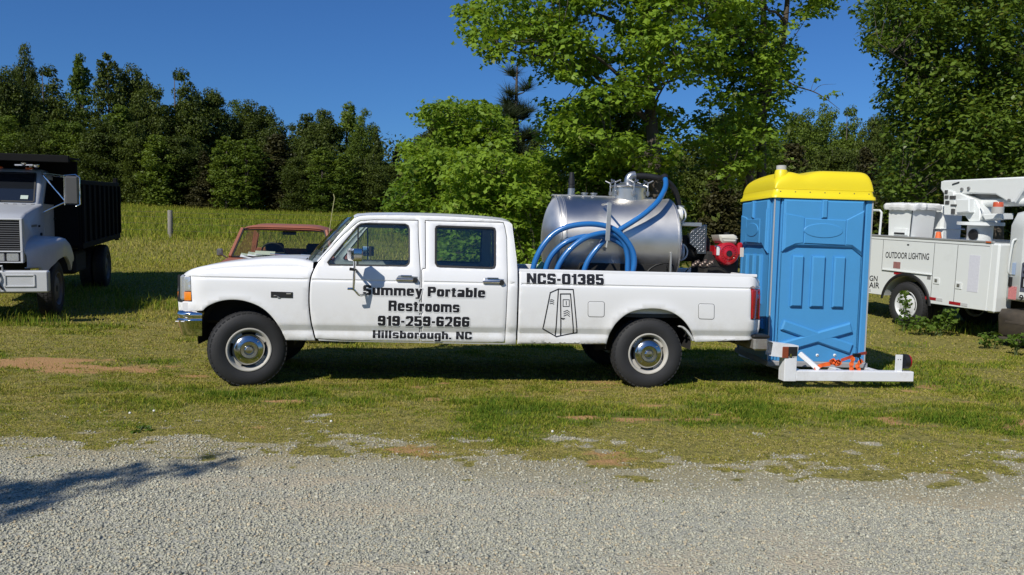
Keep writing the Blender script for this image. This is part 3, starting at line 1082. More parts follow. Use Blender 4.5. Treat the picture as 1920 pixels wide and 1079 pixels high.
def yfender(x, z):
    y = ybody(x, z)
    y += 0.16 * min(1.2, max(0.0, (XFRONT + 0.26 - x) / 0.26)) ** 2.4       # turns in towards the grille
    d = float(seg_dist(archF, np.array(x), np.array(z)))
    y -= 0.016 * math.exp(-(d / 0.055) ** 2) * (1 if z > .6 else max(0, (z - .5) / .1))
    if z > 1.155: y += 0.9 * (z - 1.155) ** 2 * 4
    return y


def ybed(x, z):
    y = ybody(x, z)
    d = float(seg_dist(archR, np.array(x), np.array(z)))
    y -= 0.018 * math.exp(-(d / 0.06) ** 2) * (1 if z > .6 else max(0, (z - .5) / .1))
    y += 0.07 * min(1.2, max(0.0, (x - XTAIL + 0.10) / 0.10)) ** 2.5
    return y


XTAIL = tp(1424.5, 560)[0]
# fender: hood line down to the arch, forward of the door curve
top_f = trace([(588.5, 503.5), (560, 500), (500, 499.5), (430, 502), (385, 506.5), (352, 513.5)], yfender)
fen = [p - V(0.009, 0) for p in doorF[:-6]] + [V(doorF[-6][0] - 0.009, top_f[0][1])] + top_f[1:] + trace([(357.5, 518), (360, 566), (333, 566), (334, 582), (378, 583)], yfender) + archF[1:]
pair('front_fender', panel(fen, yf=yfender), WHITE)
# cab side with door openings
roofline = trace([(664.5, 409), (672, 405.5), (690, 403.5), (750, 403.2), (813, 404.5), (870, 407), (913, 410), (945, 413.5), (956, 417), (960, 421)])
cabout = [p + V(0.03, 0) for p in doorF[:-1]] + trace([(594, 489.5), (611, 470), (636, 440)]) + roofline + trace([(964, 447), (969, 490), (970.3, 507), (967, 646.5), (900, 645.8), (760, 643.2), (640, 641)])
fdoor = doorF[1:] + trace([(612, 473.5), (640, 443.5), (668, 418.5), (676, 413.8), (700, 412.2), (784.5, 413), (785, 447), (788.5, 507), (787, 641), (700, 640), (640, 639)])
rdoor = trace([(790.3, 507), (792.5, 504), (797.5, 503), (797, 413.6), (944, 417), (947, 425), (951, 447), (952, 533), (947, 643.5), (870, 642.6), (788.8, 641)])
fwin = trace([(613.4, 492), (616.7, 497.5), (690, 498.5), (761, 499.5), (767, 495), (768, 490), (767.8, 430), (766, 423), (760, 420), (686, 418.3), (677, 419.5), (670, 424), (631, 470)])
rwin = trace([(815.6, 494), (819, 499.8), (824, 501), (921, 504.3), (927, 503), (929.5, 498), (929.7, 433), (928, 428), (923, 426.5), (823, 423), (817.5, 424.5), (815.8, 429)])
pair('cab_side', panel(cabout, [shrink(fdoor, -0.001), shrink(rdoor, -0.001)]), WHITE)
pair('front_door', panel(shrink(fdoor, 0.007), [fwin]), WHITE)
pair('rear_door', panel(shrink(rdoor, 0.007), [rwin]), WHITE)


def ygl(x, z): return ybody(x, z) + 0.014


def flat_panel(poly, yf, zr=ZROWS, thick=0.005): return panel(poly, yf=yf, thick=thick, roll=0.0, rollw=0.02, sx=0.15, zrows=zr)


GLASS = glass('side_glass', (0.88, 0.92, 0.89))
TINT = glass('tinted_glass', (0.84, 0.90, 0.86), refl=1.0)
pair('front_window', flat_panel(shrink(fwin, -0.006), ygl), GLASS, label=None)
pair('rear_window', flat_panel(shrink(rwin, -0.006), ygl), TINT)


def frame_strip(poly, w, yf, thick=0.012, lift=-0.002):
    """A gasket of width w that follows the closed outline."""
    P = densify(poly, 0.05); Q = shrink(P, w); n = len(P)
    rows = []
    for i in list(range(n)) + [0]:
        a, b = P[i], Q[i]
        rows.append([V(a[0], yf(*a) + thick, a[1]), V(a[0], yf(*a) + lift, a[1]), V(b[0], yf(*b) + lift + .002, b[1]), V(b[0], yf(*b) + thick, b[1])])
    return MB().loft(rows)


pair('window_seal', frame_strip(shrink(fwin, -0.002), 0.014, ybody), BLACK)
pair('window_seal', frame_strip(shrink(rwin, -0.002), 0.020, ybody), BLACK)
a, b = tp(671.5, 424), tp(670.5, 498)
pair('vent_divider', MB().bar((a[0], ybody(*a) + .012, a[1]), (b[0], ybody(*b) + .012, b[1]), 0.016, 0.014), BLACK)

# roof, lofted across the cab
rl = curve2(roofline, 3)
rows = []
for p in rl:
    y0 = ybody(*p); row = []
    for t in np.linspace(0, 1, 17):
        s = abs(2 * t - 1)
        row.append(V(p[0] + (0.0 if p[0] > rl[3][0] else -0.05 * (1 - s * s)), y0 + (WID - 2 * y0) * t, p[1] + 0.045 * (1 - s ** 2.6)))
    rows.append(row)
MB().loft(rows).build('roof', WHITE, truck, 50)
# back wall of the cab
cb = [tp(960, 421), tp(964, 447), tp(969, 490), tp(970, 507), tp(968, 600)]
MB().loft([[V(p[0] - 0.004, ybody(*p) + .01 + (WID - 2 * ybody(*p) - .02) * t, p[1]) for t in (0, .02, .16, .84, .98, 1)] for p in cb[2:]]).build('cab_back_panel', WHITE, truck)
bw = [MB(), MB()]
p0, p1 = cb[0], cb[2]
def bwp(s, t, off=0.0):
    q = p0 + (p1 - p0) * s; return V(q[0] + off, ybody(*q) + (WID - 2 * ybody(*q)) * t, q[1])
bw[0].loft([[bwp(s, t) for t in (0, .15)] for s in (0, 1)]).loft([[bwp(s, t) for t in (.85, 1)] for s in (0, 1)]).loft([[bwp(s, t) for t in (.15, .85)] for s in (0, .12)])
bw[0].build('back_window_surround', WHITE, truck)
bw[1].loft([[bwp(s, t, -.006) for t in (.15, .85)] for s in (.12, 1)])
bw[1].build('back_window', TINT, truck)

# windshield and hood
wb = [tp(587.5, 489), tp(606, 465), tp(636, 432.5), tp(663, 407)]
rows = []
for i, p in enumerate(wb):
    y0 = ybody(*p) + 0.012
    rows.append([V(p[0] - 0.010 - 0.14 * (1 - abs(2 * t - 1) ** 2.2), y0 + (WID - 2 * y0) * t, p[1]) for t in np.linspace(0, 1, 15)])
MB().loft(rows).build('windshield', glass('windshield_glass', (0.6, 0.68, 0.68)), truck, 80)
MB().loft([[r_[0] + V(-.006, 0, 0) for r_ in rows], [r_[1] * .35 + r_[0] * .65 + V(-.006, 0, 0) for r_ in rows]]).build('windshield_seal', BLACK, truck)
hp = curve2(trace([(588, 491), (566, 486), (540, 483.6), (500, 483.8), (467, 486.6), (430, 490.5), (400, 495), (370, 501), (350, 508), (338, 516), (334.5, 521)], lambda x, z: 0.12), 3)
rows = []
for i, p in enumerate(hp):
    k = i / (len(hp) - 1); row = []
    yin = 0.05 + 0.03 * k ** 3
    zf = min(p[1] - 0.052, float(np.interp(p[0], [q[0] for q in reversed(top_f)], [q[1] for q in reversed(top_f)])) + 0.002)
    ye = yfender(p[0], zf) + 0.004
    row.append(V(p[0], ye + .006, zf - .02)); row.append(V(p[0], ye, zf)); row.append(V(p[0], ye + .012, zf + (p[1] - zf) * .45)); row.append(V(p[0], ye + .035, zf + (p[1] - zf) * .75))
    for t in np.linspace(0.06, 1, 9):
        s = t * 0.5; yy = ye + (WID - 2 * ye) * s
        crown = 0.018 * (1 - (1 - 2 * s) ** 2) - (0.010 if 0.14 < s < 0.3 else 0)
        row.append(V(p[0] - 0.10 * k ** 6 * (1 - (1 - 2 * s) ** 2), yy, p[1] - 0.008 + crown))
    row = row + [V(q[0], WID - q[1], q[2]) for q in reversed(row[:-1])]
    rows.append(row)
MB().loft(rows).build('hood', WHITE, truck, 50)
# cowl and wipers
c0 = tp(588, 491)
MB().box((c0[0] - .20, .14, c0[1] - .075), (c0[0] + .02, WID - .14, c0[1] - .035), .01).build('cowl', BLACK, truck)
for y in (.62, 1.25):
    wz = c0[1] - .03
    MB().tube([V(c0[0] - .17, y, wz - .02), V(c0[0] - .16, y - .02, wz + .02), V(c0[0] - .08, y - .42, wz + .06)], .007, 6).build('wiper', BLACK, truck)

# headlights, grille, bumper
HL = mat('headlight_lens', (0.62, 0.63, 0.64), 0.10, metal=0.55, bump=0.5, bscale=45)
AMB = mat('amber_lens', (0.85, 0.24, 0.01), 0.15, coat=0.6, bump=0.3, bscale=70)
hl = trace([(335, 516.5), (356.3, 518.6), (357.4, 546.6), (332.6, 545.6)], yfender)
am = trace([(332.6, 547), (357.4, 548), (358, 564), (332.4, 563.4)], yfender)
def yhl(x, z): return yfender(x, z) + .004
pair('headlight', panel(hl, yf=yhl, thick=.03, roll=.008, sx=.02), HL, label='clear wraparound headlight lens')
pair('turn_signal', panel(am, yf=yhl, thick=.03, roll=.006, sx=.02), AMB, label='amber turn signal below headlight')
pair('headlight_bezel', MB().add(*(lambda q: ([V(p[0], yfender(*p) + .012, p[1]) for p in q] + [V(p[0], yfender(*p) + .05, p[1]) for p in q], [(0, 1, 2, 3), (4, 5, 6, 7)]))(trace([(332, 515.5), (358.4, 517.5), (360, 567), (331.5, 566)], yfender))), BLACK)
xg = XFRONT - .02; gz0, gz1 = tp(334, 566)[1], tp(335, 517)[1]
gr = MB().box((xg - .05, .36, gz0), (xg + .08, WID - .36, gz1), .02)
gr.build('grille_backing', BLACK, truck)
for k in range(5):
    z = gz0 + (gz1 - gz0) * (k + .5) / 5
    MB().box((xg - .075, .38, z - .012), (xg - .045, WID - .38, z + .012), .006).build('grille_bar', CHROME, truck)
pair('front_light_bezel', MB().box((xg - .02, .17, gz0), (xg + .05, .37, gz1), .02), HL)
MB().box((xg + .02, .10, gz0 - .12), (xg + .10, WID - .10, gz0 - .005), .01).build('front_valance', WHITE, truck)
bz0, bz1 = tp(345, 630)[1], tp(345, 583)[1]
xb = tp(318, 600)[0] + .03
plan = [V(tp(379, 600)[0], .02), V(tp(362, 600)[0], .0), V(xb + .16, .0), V(xb + .09, .02), V(xb + .03, .075), V(xb, .16), V(xb - .03, .40), V(xb - .05, .99)]
plan = curve2(plan, 4); plan = plan + [V(p[0], WID - p[1]) for p in reversed(plan[:-1])]
sec = [(0.09, bz0 + .012), (0.055, bz0), (0.045, bz0 + .02), (0.028, bz0 + .08), (0.0, bz0 + (bz1 - bz0) * .62), (0.022, bz0 + (bz1 - bz0) * .68), (0.012, bz0 + (bz1 - bz0) * .76), (0.004, bz0 + (bz1 - bz0) * .84), (.016, bz0 + (bz1 - bz0) * .94), (.05, bz1), (.12, bz1 + .002)]
rows = []
for i, p in enumerate(plan):
    t = norm(plan[min(i + 1, len(plan) - 1)] - plan[max(i - 1, 0)]); nin = V(-t[1], t[0])
    if nin @ (V(1.0, .99) - p) < 0: nin = -nin
    rows.append([V(p[0] + nin[0] * o + (0.10 * (1 - (z - bz0) / (bz1 - bz0)) * (-1) * 0 if True else 0), p[1] + nin[1] * o, z) for o, z in sec])
MB().loft(rows).build('front_bumper', CHROME, truck, 60)
for dx in (.10, .155):
    MB().box((plan[0][0] - dx - .10, -.006, bz0 + .148), (plan[0][0] - dx - .065, .01, bz0 + .158), .002).build('bumper_reflector', WVINYL, truck)

# fender badge (plain black plate with a chrome notch)
def decal(poly, yf=ybody, lift=.003, thick=.006): return MB().prism([p for p in poly], lambda a, b, d: V(a, yf(a, b) - lift + d, b), .004, -thick + .002, .0015)
decal(trace([(508, 547), (549, 548.3), (549, 559), (508, 558)], yfender), yfender).build('fender_badge', BLACK, truck)
decal(trace([(512, 555.5), (520, 555.7), (520, 559), (525, 559), (525, 557), (516, 553.5)], yfender), yfender, .008).build('badge_letter', CHROME, truck)
decal(trace([(537, 549.5), (546, 549.8), (546, 552), (537, 552)], yfender), yfender, .008).build('badge_letter', CHROME, truck)

# --- bed
bedout = trace([(974, 506.8), (1100, 509), (1250, 512), (1388, 515.4), (1410, 517), (1419, 520), (1424, 528), (1425.3, 541)], ybed) + trace([(1407.6, 541.4), (1407.6, 600), (1424.8, 600.5), (1424, 616), (1421, 627), (1412, 636), (1404, 638)], ybed) + trace([(1303, 641.8)], ybed) + list(reversed(archR[1:-1])) + trace([(1137, 645.5), (970, 645.5)], ybed)
pair('bed_side', panel(bedout, yf=ybed), WHITE)
TAIL = mat('red_lens', (0.36, 0.008, 0.012), 0.12, coat=0.7, bump=0.4, bscale=80)
pair('tail_light', panel(trace([(1408.6, 542.5), (1425.4, 542.2), (1425, 599.4), (1408.6, 599)], ybed), yf=lambda x, z: ybed(x, z) - .006, thick=.05, roll=.012, sx=.02), TAIL, label='red tail light')
zr = tp(1200, 511, ybed)[1]; xb0, xb1 = tp(974, 540)[0], XTAIL
def railz(x): return zr + (x - 4.0) * 0.0
pair('bed_rail', MB().loft([[V(x, .034, zr - .02), V(x, .036, zr + .001), V(x, .044, zr + .007), V(x, .115, zr + .007), V(x, .125, zr - .001), V(x, .125, zr - .05), V(x, .09, zr - .05)] for x in np.linspace(xb0, xb1 - .03, 12)], closed=True, caps=True), WHITE)
pair('bed_inner_wall', MB().box((xb0, .11, .80), (xb1 - .03, .125, zr - .04)), WHITE)
MB().box((xb0, .10, .78), (xb1 - .02, WID - .10, .82)).build('bed_floor', mat('bed_liner', (.05, .05, .05), .8), truck)
MB().box((xb0, .10, .80), (xb0 + .03, WID - .10, zr - .005), .006).build('bed_front_wall', WHITE, truck)
MB().box((xb1 - .06, .14, .70), (xb1 - .01, WID - .14, zr), .012).build('tailgate', WHITE, truck)
def fuel(pts):
    P = trace(pts, ybed); c = sum(P) / 4
    P = [c + (p - c) for p in P]; rp = []
    for i in range(4):
        a, b, d = P[i - 1], P[i], P[(i + 1) % 4]
        for t in np.linspace(0, 1, 5):
            q0 = b + norm(a - b) * .025; q1 = b + norm(d - b) * .025
            rp.append((1 - t) ** 2 * q0 + 2 * t * (1 - t) * b + t * t * q1)
    return rp
for pts in ([(1103, 566), (1133, 566.5), (1132.5, 594.5), (1103, 594)], [(1310, 570), (1339, 571), (1338.5, 598.8), (1310, 598)]):
    P = fuel(pts)
    f_ = MB().prism(P, lambda a, b, d: V(a, ybed(a, b) + d, b), .004, -.0035, .002).build('fuel_door', WHITE, truck)
    n = len(P); Q = shrink(P, -.005)
    MB().add([V(p[0], ybed(*p) - .0010, p[1]) for p in P] + [V(p[0], ybed(*p) - .0010, p[1]) for p in Q], [(i, (i + 1) % n, n + (i + 1) % n, n + i) for i in range(n)]).build('fuel_door_gap', BLACK, f_)

# rear step bumper: end block with rubber cap
RUSTY = mat('rusty_bumper_steel', (.42, .41, .39), .4, metal=.6, var=.15, dirt=(.20, .10, .05), dirt_amt=.75, dscale=9)
r0, r1 = TF.at(1414, 640, 1, .03), TF.at(1443, 640, 1, .03)
zt, zb = TF.at(1428, 629, 1, .03)[2], TF.at(1428, 658, 1, .03)[2]
rb = MB().box((r0[0], .03, zb), (r1[0] - .01, WID - .03, zt - .03), .02)
rb.build('rear_bumper', RUSTY, truck)
MB().box((r0[0] - .012, .018, zt - .034), (r1[0] + .004, WID - .018, zt), .012).build('bumper_step_pad', BLACK, truck)

# --- wheels
TYRE = mat('tyre_rubber', (0.021, 0.021, 0.023), 0.72, var=.25, vscale=9, bump=.25, bscale=90)
RIM = mat('painted_steel_rim', (0.50, 0.48, 0.44), 0.4, var=.08, dirt=(.30, .22, .13), dirt_amt=.35, dscale=14)
RT = .395


def make_wheel(parent, loc, rz, R=RT, W=.235, rim_r=.222, cap=True, rimmat=RIM, nm='wheel', seg=64):
    """Axis along local Y, outer face towards -Y."""
    w = bpy.data.objects.new(nm, None); COL.objects.link(w); w.parent = parent; w.location = loc; w.rotation_euler = (0, 0, rz)
    h = W / 2
    prof = [(rim_r - .01, -h + .035), (rim_r + .004, -h + .012), (rim_r + .02, -h + .004), (R * .72, -h - .006), (R * .80, -h - .007), (R * .88, -h + .002), (R * .93, -h + .012), (R * .965, -h + .026), (R * .985, -h + .04), (R - .001, -h + .06)]
    prof = prof + [(R, -.02), (R, .02)] + [(r_, -q) for r_, q in reversed(prof)]
    t = MB().lathe(prof, (0, 0, 0), (0, 1, 0), seg)
    n = 44                                                     # tread blocks on both shoulders and the crown
    for row, (ya, yb, ra) in enumerate(((-h + .016, -h + .062, R * .962), (-h + .078, -.008, R - .004), (.008, h - .078, R - .004), (h - .062, h - .016, R * .962))):
        for k in range(n):
            a = 2 * math.pi * (k + .5 * (row % 2)) / n; da = 2 * math.pi / n * .34
            r0_, r1_ = ra - .012, R + .006 if row in (1, 2) else R + .001
            P = []
            for rr_ in (r0_, r1_):
                for aa in (a - da, a + da):
                    for y in (ya, yb):
                        q = rr_ - (.012 if (row == 0 and y == ya) or (row == 3 and y == yb) else 0)
                        P.append(V(math.cos(aa) * q, y, math.sin(aa) * q))
            t.add(P, [(4, 5, 7, 6), (0, 1, 5, 4), (2, 6, 7, 3), (0, 4, 6, 2), (1, 3, 7, 5)])
    t.build('tyre', TYRE, w, 30)
    r = MB().lathe([(rim_r + .006, -h + .012), (rim_r + .002, -h + .002), (rim_r - .008, -h + .002), (rim_r - .014, -h + .010), (rim_r - .022, -h + .018), (rim_r - .030, -h + .05), (rim_r - .045, -h + .085), (rim_r - .045, h - .03), (rim_r + .0, h - .005)], (0, 0, 0), (0, 1, 0), seg)
    for k in range(4):                                         # disc lands between four hand-holes
        a0 = math.pi / 4 + k * math.pi / 2
        r.lathe([(rim_r - .030, -h + .052), (rim_r - .05, -h + .048), (rim_r - .075, -h + .04)], (0, 0, 0), (0, 1, 0), 8, a0 - .38, a0 + .38)
    r.lathe([(rim_r - .075, -h + .05), (rim_r - .10, -h + .03), (.06, -h + .03)], (0, 0, 0), (0, 1, 0), seg)
    r.build('rim', rimmat, w, 40)
    MB().lathe([(rim_r - .02, -h + .10), (.02, -h + .10)], (0, 0, 0), (0, 1, 0), 32).build('brake_drum', DARK, w)
    if cap:
        c = rim_r - .062
        cp = MB().lathe([(c, -h + .045), (c + .003, -h + .030), (c - .006, -h + .012), (c - .022, -h - .004), (c * .62, -h - .016), (c * .58, -h - .018), (c * .52, -h - .006), (c * .34, -h - .004), (c * .30, -h - .014), (c * .22, -h - .026), (.002, -h - .028)], (0, 0, 0), (0, 1, 0), 48)
        cpo = cp.build('hub_cap', DULL, w, 30)
        for k in range(8):
            a = k * math.pi / 4; rr_ = c * .76
            MB().cyl((math.cos(a) * rr_, -h - .004, math.sin(a) * rr_), (math.cos(a) * rr_, -h - .018, math.sin(a) * rr_), .009, .006, 8).build('cap_bolt', CHROME, cpo) if k % 2 else None
    return w


hubf = TF.at(460, 659.5, 1, .04); hubr = TF.at(1217.5, 662, 1, .04)
wy = .04 + .1175
STEER = math.radians(17)
make_wheel(truck, (hubf[0], wy + .01, .380), STEER)
make_wheel(truck, (hubf[0], WID - wy, .380), math.pi + STEER)
make_wheel(truck, (hubr[0], wy + .02, .380), 0)
make_wheel(truck, (hubr[0], WID - wy - .02, .380), math.pi)

# wheel wells, frame, axles
def well(xc, name):
    m = MB().lathe([(.50, .10), (.50, .50), (.02, .50)], (xc, 0, .42), (0, 1, 0), 28, math.pi * -.02 - math.pi / 2, math.pi * 1.02 - math.pi / 2)
    return m
for xc in (hubf[0], hubr[0]):
    m = MB()
    for k in range(25):
        a = -.15 + (math.pi + .3) * k / 24
        m.v += [(xc + math.cos(a) * .485, .085, .50 + math.sin(a) * .485), (xc + math.cos(a) * .485, .55, .50 + math.sin(a) * .485)]
    m.f = [(2 * k, 2 * k + 1, 2 * k + 3, 2 * k + 2) for k in range(24)]
    m.add([V(xc - .5, .55, .35), V(xc + .5, .55, .35), V(xc + .5, .55, 1.0), V(xc - .5, .55, 1.0)], [(0, 1, 2, 3)])
    pair('wheel_well', m, DARK)
fr = MB()
for y in (.50, WID - .58): fr.box((XFRONT + .05, y, .50), (xb1 - .05, y + .08, .66), .01)
for x in (XFRONT + .2, 1.0, 2.2, 3.1, 4.9, xb1 - .2): fr.box((x, .5, .53), (x + .07, WID - .5, .63))
fr.build('chassis_frame', DARK, truck)
MB().lathe([(.12, .50), (.30, .50), (.37, .54), (.385, .60), (.37, .67), (.30, .71), (.12, .71)], (xb1 - .50, WID / 2, 0), (0, 0, 1), 32).build('spare_wheel', TYRE, truck)
MB().box((xb1 - .25, .55, .46), (xb1 + .02, WID - .55, .60), .02).build('tow_receiver', DARK, truck)
MB().box((2.3, .16, .50), (3.2, .50, .76), .05).build('fuel_tank', DARK, truck)
for x in (hubf[0], hubr[0]):
    MB().cyl((x, .2, .38), (x, WID - .2, .38), .045).ball((x, WID / 2, .38), (.14, .16, .15)).build('axle', DARK, truck)
MB().cyl((1.0, WID / 2, .52), (hubr[0], WID / 2, .40), .04).build('drive_shaft', DARK, truck)
MB().tube(spline([V(1.2, .75, .48), V(2.6, .72, .46), V(4.0, .8, .5), V(5.2, .5, .5)], 6), .03, 8).build('exhaust_pipe', DARK, truck)
MB().box((.62, .10, .52), (tp(966, 600)[0] - .05, WID - .10, .60), .01).build('cab_floor', DARK, truck)
MB().box((XFRONT + .15, .35, .62), (.45, WID - .35, 1.05), .03).build('engine_block', DARK, truck)
pair('firewall_panel', MB().box((.52, .12, .55), (.60, WID / 2, 1.16)), DARK)
pair('mud_flap', MB().box((hubr[0] + .46, .08, .55), (hubr[0] + .475, .30, .95), .003), DARK)
# torn white liner sticking out of the rear arch
ln = MB().loft([[V(*(lambda q: (q[0], yv, q[1]))(tp(u, v, ybed))) for yv in (.03, .10)] for u, v in ((1278, 612), (1283, 613), (1290, 619), (1297, 630), (1301, 638))])
solidify(ln, lambda p: (p[0] - .02, p[1], p[2] - .01)).build('arch_liner_flap', mat('dusty_liner', (.45, .45, .44), .8, bump=.6, bscale=40), truck)

# --- cabin
SEAT = mat('dark_cloth_seat', (.035, .037, .042), .9, bump=.3)
PLAST = mat('dash_plastic', (.03, .03, .033), .6)
for x, nm in ((1.42, 'front_seat'), (2.42, 'rear_seat')):
    s = MB().box((x - .45, .22, .70), (x + .08, WID - .22, .95), .06)
    s.prism([(x, .85), (x + .14, .85), (x + .22, 1.24), (x + .12, 1.26)], lambda a, b, d: V(a, d, b), .22, WID - .22, .03)
    so = s.build(nm, SEAT, truck)
MB().prism([(.62, .8), (1.02, .85), (1.0, 1.10), (.72, 1.16), (.62, 1.15)], lambda a, b, d: V(a, d, b), .12, WID - .12, .02).build('dashboard', PLAST, truck)
sw = MB(); ctr = V(1.10, .55, 1.10); ax = norm(V(.85, 0, .5)); sx_, sy_, _ = basis(ax)
sw.tube([ctr + (sx_ * math.cos(t) + sy_ * math.sin(t)) * .19 for t in np.linspace(0, 2 * math.pi, 25)[:-1]], .014, 8, close=True)
for a in (.5, math.pi - .5, -math.pi / 2): sw.bar(ctr, ctr + (sx_ * math.cos(a) + sy_ * math.sin(a)) * .19, .03, .02)
sw.cyl(ctr, ctr - ax * .25, .03)
sw.build('steering_wheel', PLAST, truck)
pair('seat_belt', MB().tube([V(1.84, .17, 1.70), V(1.80, .14, 1.2), V(1.75, .16, .8)], .018, 6), PLAST)
MB().box((.98, .25, 1.70), (2.8, WID - .25, 1.725), .008).build('headliner', mat('headliner_cloth', (.16, .16, .16), .95), truck)
pair('pillar_trim', MB().bar((1.83, .10, 1.2), (1.83, .17, 1.76), .10, .03), PLAST)

# --- trims: handles, mirrors
def handle(pts):
    a, b = tp(*pts[0]), tp(*pts[1])
    y = ybody(*a)
    h = MB().prism([V(a[0] - .01, a[1] - .034), V(b[0] + .012, b[1] - .034), V(b[0] + .012, b[1] + .03), V(a[0] + .012, a[1] + .036), V(a[0] - .01, a[1] + .012)], lambda p, q, d: V(p, ybody(p, q) + d, q), .01, -.004, .003)
    base = h.build('door_handle', mat('handle_recess', (.55, .55, .56), .25, metal=.7), truck)
    MB().box((a[0] - .02, y - .034, a[1] - .020), (b[0] - .03, y - .014, a[1] + .004), .008).build('grip', CHROME, base)
    MB().cyl((b[0] - .015, y + .0, b[1] - .006), (b[0] - .015, y - .028, b[1] - .006), .030, .026, 14).build('handle_button', BLACK, base)
    MB().tube([V(a[0] + .03, y - .012, a[1] + .034), V(b[0] - .05, y - .012, a[1] + .034)], .007, 6).build('handle_rim', CHROME, base)
handle(((745.5, 523), (781, 524.5)))
handle(((908, 527.5), (943, 529)))

MIR = mat('mirror_shell', (.70, .70, .69), .16, metal=1.0, bump=.05, bscale=8)
def mirror_unit():
    e = bpy.data.objects.new('door_mirror', None); COL.objects.link(e); e.parent = truck
    y = -.20
    a, b = TF.at(655, 466, 1, y), TF.at(674, 490, 1, y)
    c = (a + b) / 2; hw, hh = .085, abs(a[2] - b[2]) / 2
    # head: deep rounded shell, open (mirror) side to the rear
    prof = [(-hw, -hh * .75), (-hw * .9, -hh), (hw * .9, -hh), (hw, -hh * .8), (hw, hh * .8), (hw * .9, hh), (-hw * .9, hh), (-hw, hh * .75)]
    th = math.radians(24)
    def mf(p, q, d): return V(c[0] + math.sin(th) * p * -1 * 0.9 + math.cos(th) * d, y + math.cos(th) * p * .9 + math.sin(th) * d, c[2] + q)
    MB().prism(prof, mf, .05, -.055, .022).build('mirror_head', MIR, e)
    MB().prism([(p * .88, q * .9) for p, q in prof], mf, .051, .054).build('mirror_glass', mat('mirror_silver', (.8, .82, .84), .02, metal=1.0), e)
    st = TF.at(665, 492, 1, y); sb = TF.at(663, 543, 1, y + .06)
    MB().tube([V(st[0], y, st[2] + .06), V(st[0], y, st[2] - .03), V(sb[0], y + .05, sb[2])], .014, 10).build('mirror_stem', CHROME, e)
    ba = tp(686, 551); arm = V(ba[0], ybody(*ba), ba[1])
    MB().tube(spline([V(sb[0] - .06, y + .04, sb[2] + .006), V(sb[0], y + .05, sb[2]), V((sb[0] + arm[0]) / 2, (y + .05) * .5 + arm[1] * .5 - .01, arm[2] - .012), arm], 5), .013, 8).build('mirror_arm', MIR, e)
    ta = tp(668, 508); tm = V(ta[0], ybody(*ta), ta[1])
    MB().tube([V(st[0] - .05, y + .0, st[2] - .07), V(st[0], y, st[2] - .075), tm], .016, 8).build('mirror_bracket', BLACK, e)
    return e
mu = mirror_unit()
mf_ = mu.copy(); COL.objects.link(mf_); mf_.parent = truck
for ch in list(mu.children):
    me = ch.data.copy()
    co = np.empty(len(me.vertices) * 3, np.float32); me.vertices.foreach_get('co', co); co = co.reshape(-1, 3); co[:, 1] = WID - co[:, 1]; me.vertices.foreach_set('co', co.ravel())
    me.flip_normals()
    o = bpy.data.objects.new(ch.name.split('.')[0], me); COL.objects.link(o); o.parent = mf_

# --- lettering on doors and bed, the outline drawing of a toilet cabin
def side_letters(s, tl, tr, hcap, name, yf=ybody, slant=0.0):
    """tl, tr = photo points of the cap line's ends; hcap = cap height in photo pixels."""
    a = line_bitmap(s); H, W = a.shape; pad = 8
    b = np.zeros((H + 2 * pad, W + 2 * pad), bool); b[pad:pad + H, pad:pad + W] = a
    def mk(lift):
        p00, p10, p01 = tp(*tl, yf), tp(*tr, yf), tp(tl[0], tl[1] + hcap, yf)
        ex = (p10 - p00) / W; ez = V(0, (p01 - p00)[1]) / GH
        def fn(i, j):
            q = p00 + ex * i + ez * j
            return V(q[0], yf(*q) - lift, q[1])
        return fn
    cuts = [0]; pos = pad
    for wd in s.split(' ')[:-1]:
        pos += line_bitmap(wd).shape[1] + 4 + 16 + 4
        cuts.append(pos - 12)
    cuts.append(b.shape[1])
    for c0, c1 in zip(cuts[:-1], cuts[1:]):                      # one part per word
        wb = np.zeros_like(b); wb[:, c0:c1] = b[:, c0:c1]
        letter_mesh(dilate(wb, 4), mk(.0022), pad).build(name + '_outline', HALO, truck, None, fix=False)
        letter_mesh(dilate(wb, 3), mk(.0030), pad).build(name + '_border', WVINYL, truck, None, fix=False)
        letter_mesh(wb, mk(.0038), pad).build(name, INK, truck, None, fix=False)


side_letters('Summey Portable', (681, 534.6), (910, 540.5), 18.6, 'lettering')
side_letters('Restrooms', (728.5, 563.5), (862, 567), 19.8, 'lettering')
side_letters('919-259-6266', (708.5, 592), (880.5, 594.6), 19, 'lettering')
side_letters('Hillsborough, NC', (699, 619.4), (885, 622.5), 15, 'lettering')
side_letters('NCS-01385', (987.5, 512.4), (1132, 514.6), 20.5, 'lettering', ybed)


def strokes(lines, wpx, yf=ybed, lift=.003):
    mb = MB()
    for ln_ in lines:
        P = densify_open([tp(u, v, yf) for u, v in ln_], .03)
        w = wpx / 176.0 / 2
        for a, b in zip(P[:-1], P[1:]):
            t = norm(b - a); n = V(-t[1], t[0]) * w; a2, b2 = a - t * w * .6, b + t * w * .6
            mb.add([V(q[0], yf(*q) - lift, q[1]) for q in (a2 - n, b2 - n, b2 + n, a2 + n)], [(0, 1, 2, 3)])
    return mb


def densify_open(P, step):
    out = [P[0]]
    for a, b in zip(P[:-1], P[1:]):
        k = max(1, int(np.linalg.norm(b - a) / step))
        for t in range(1, k + 1): out.append(a + (b - a) * t / k)
    return out


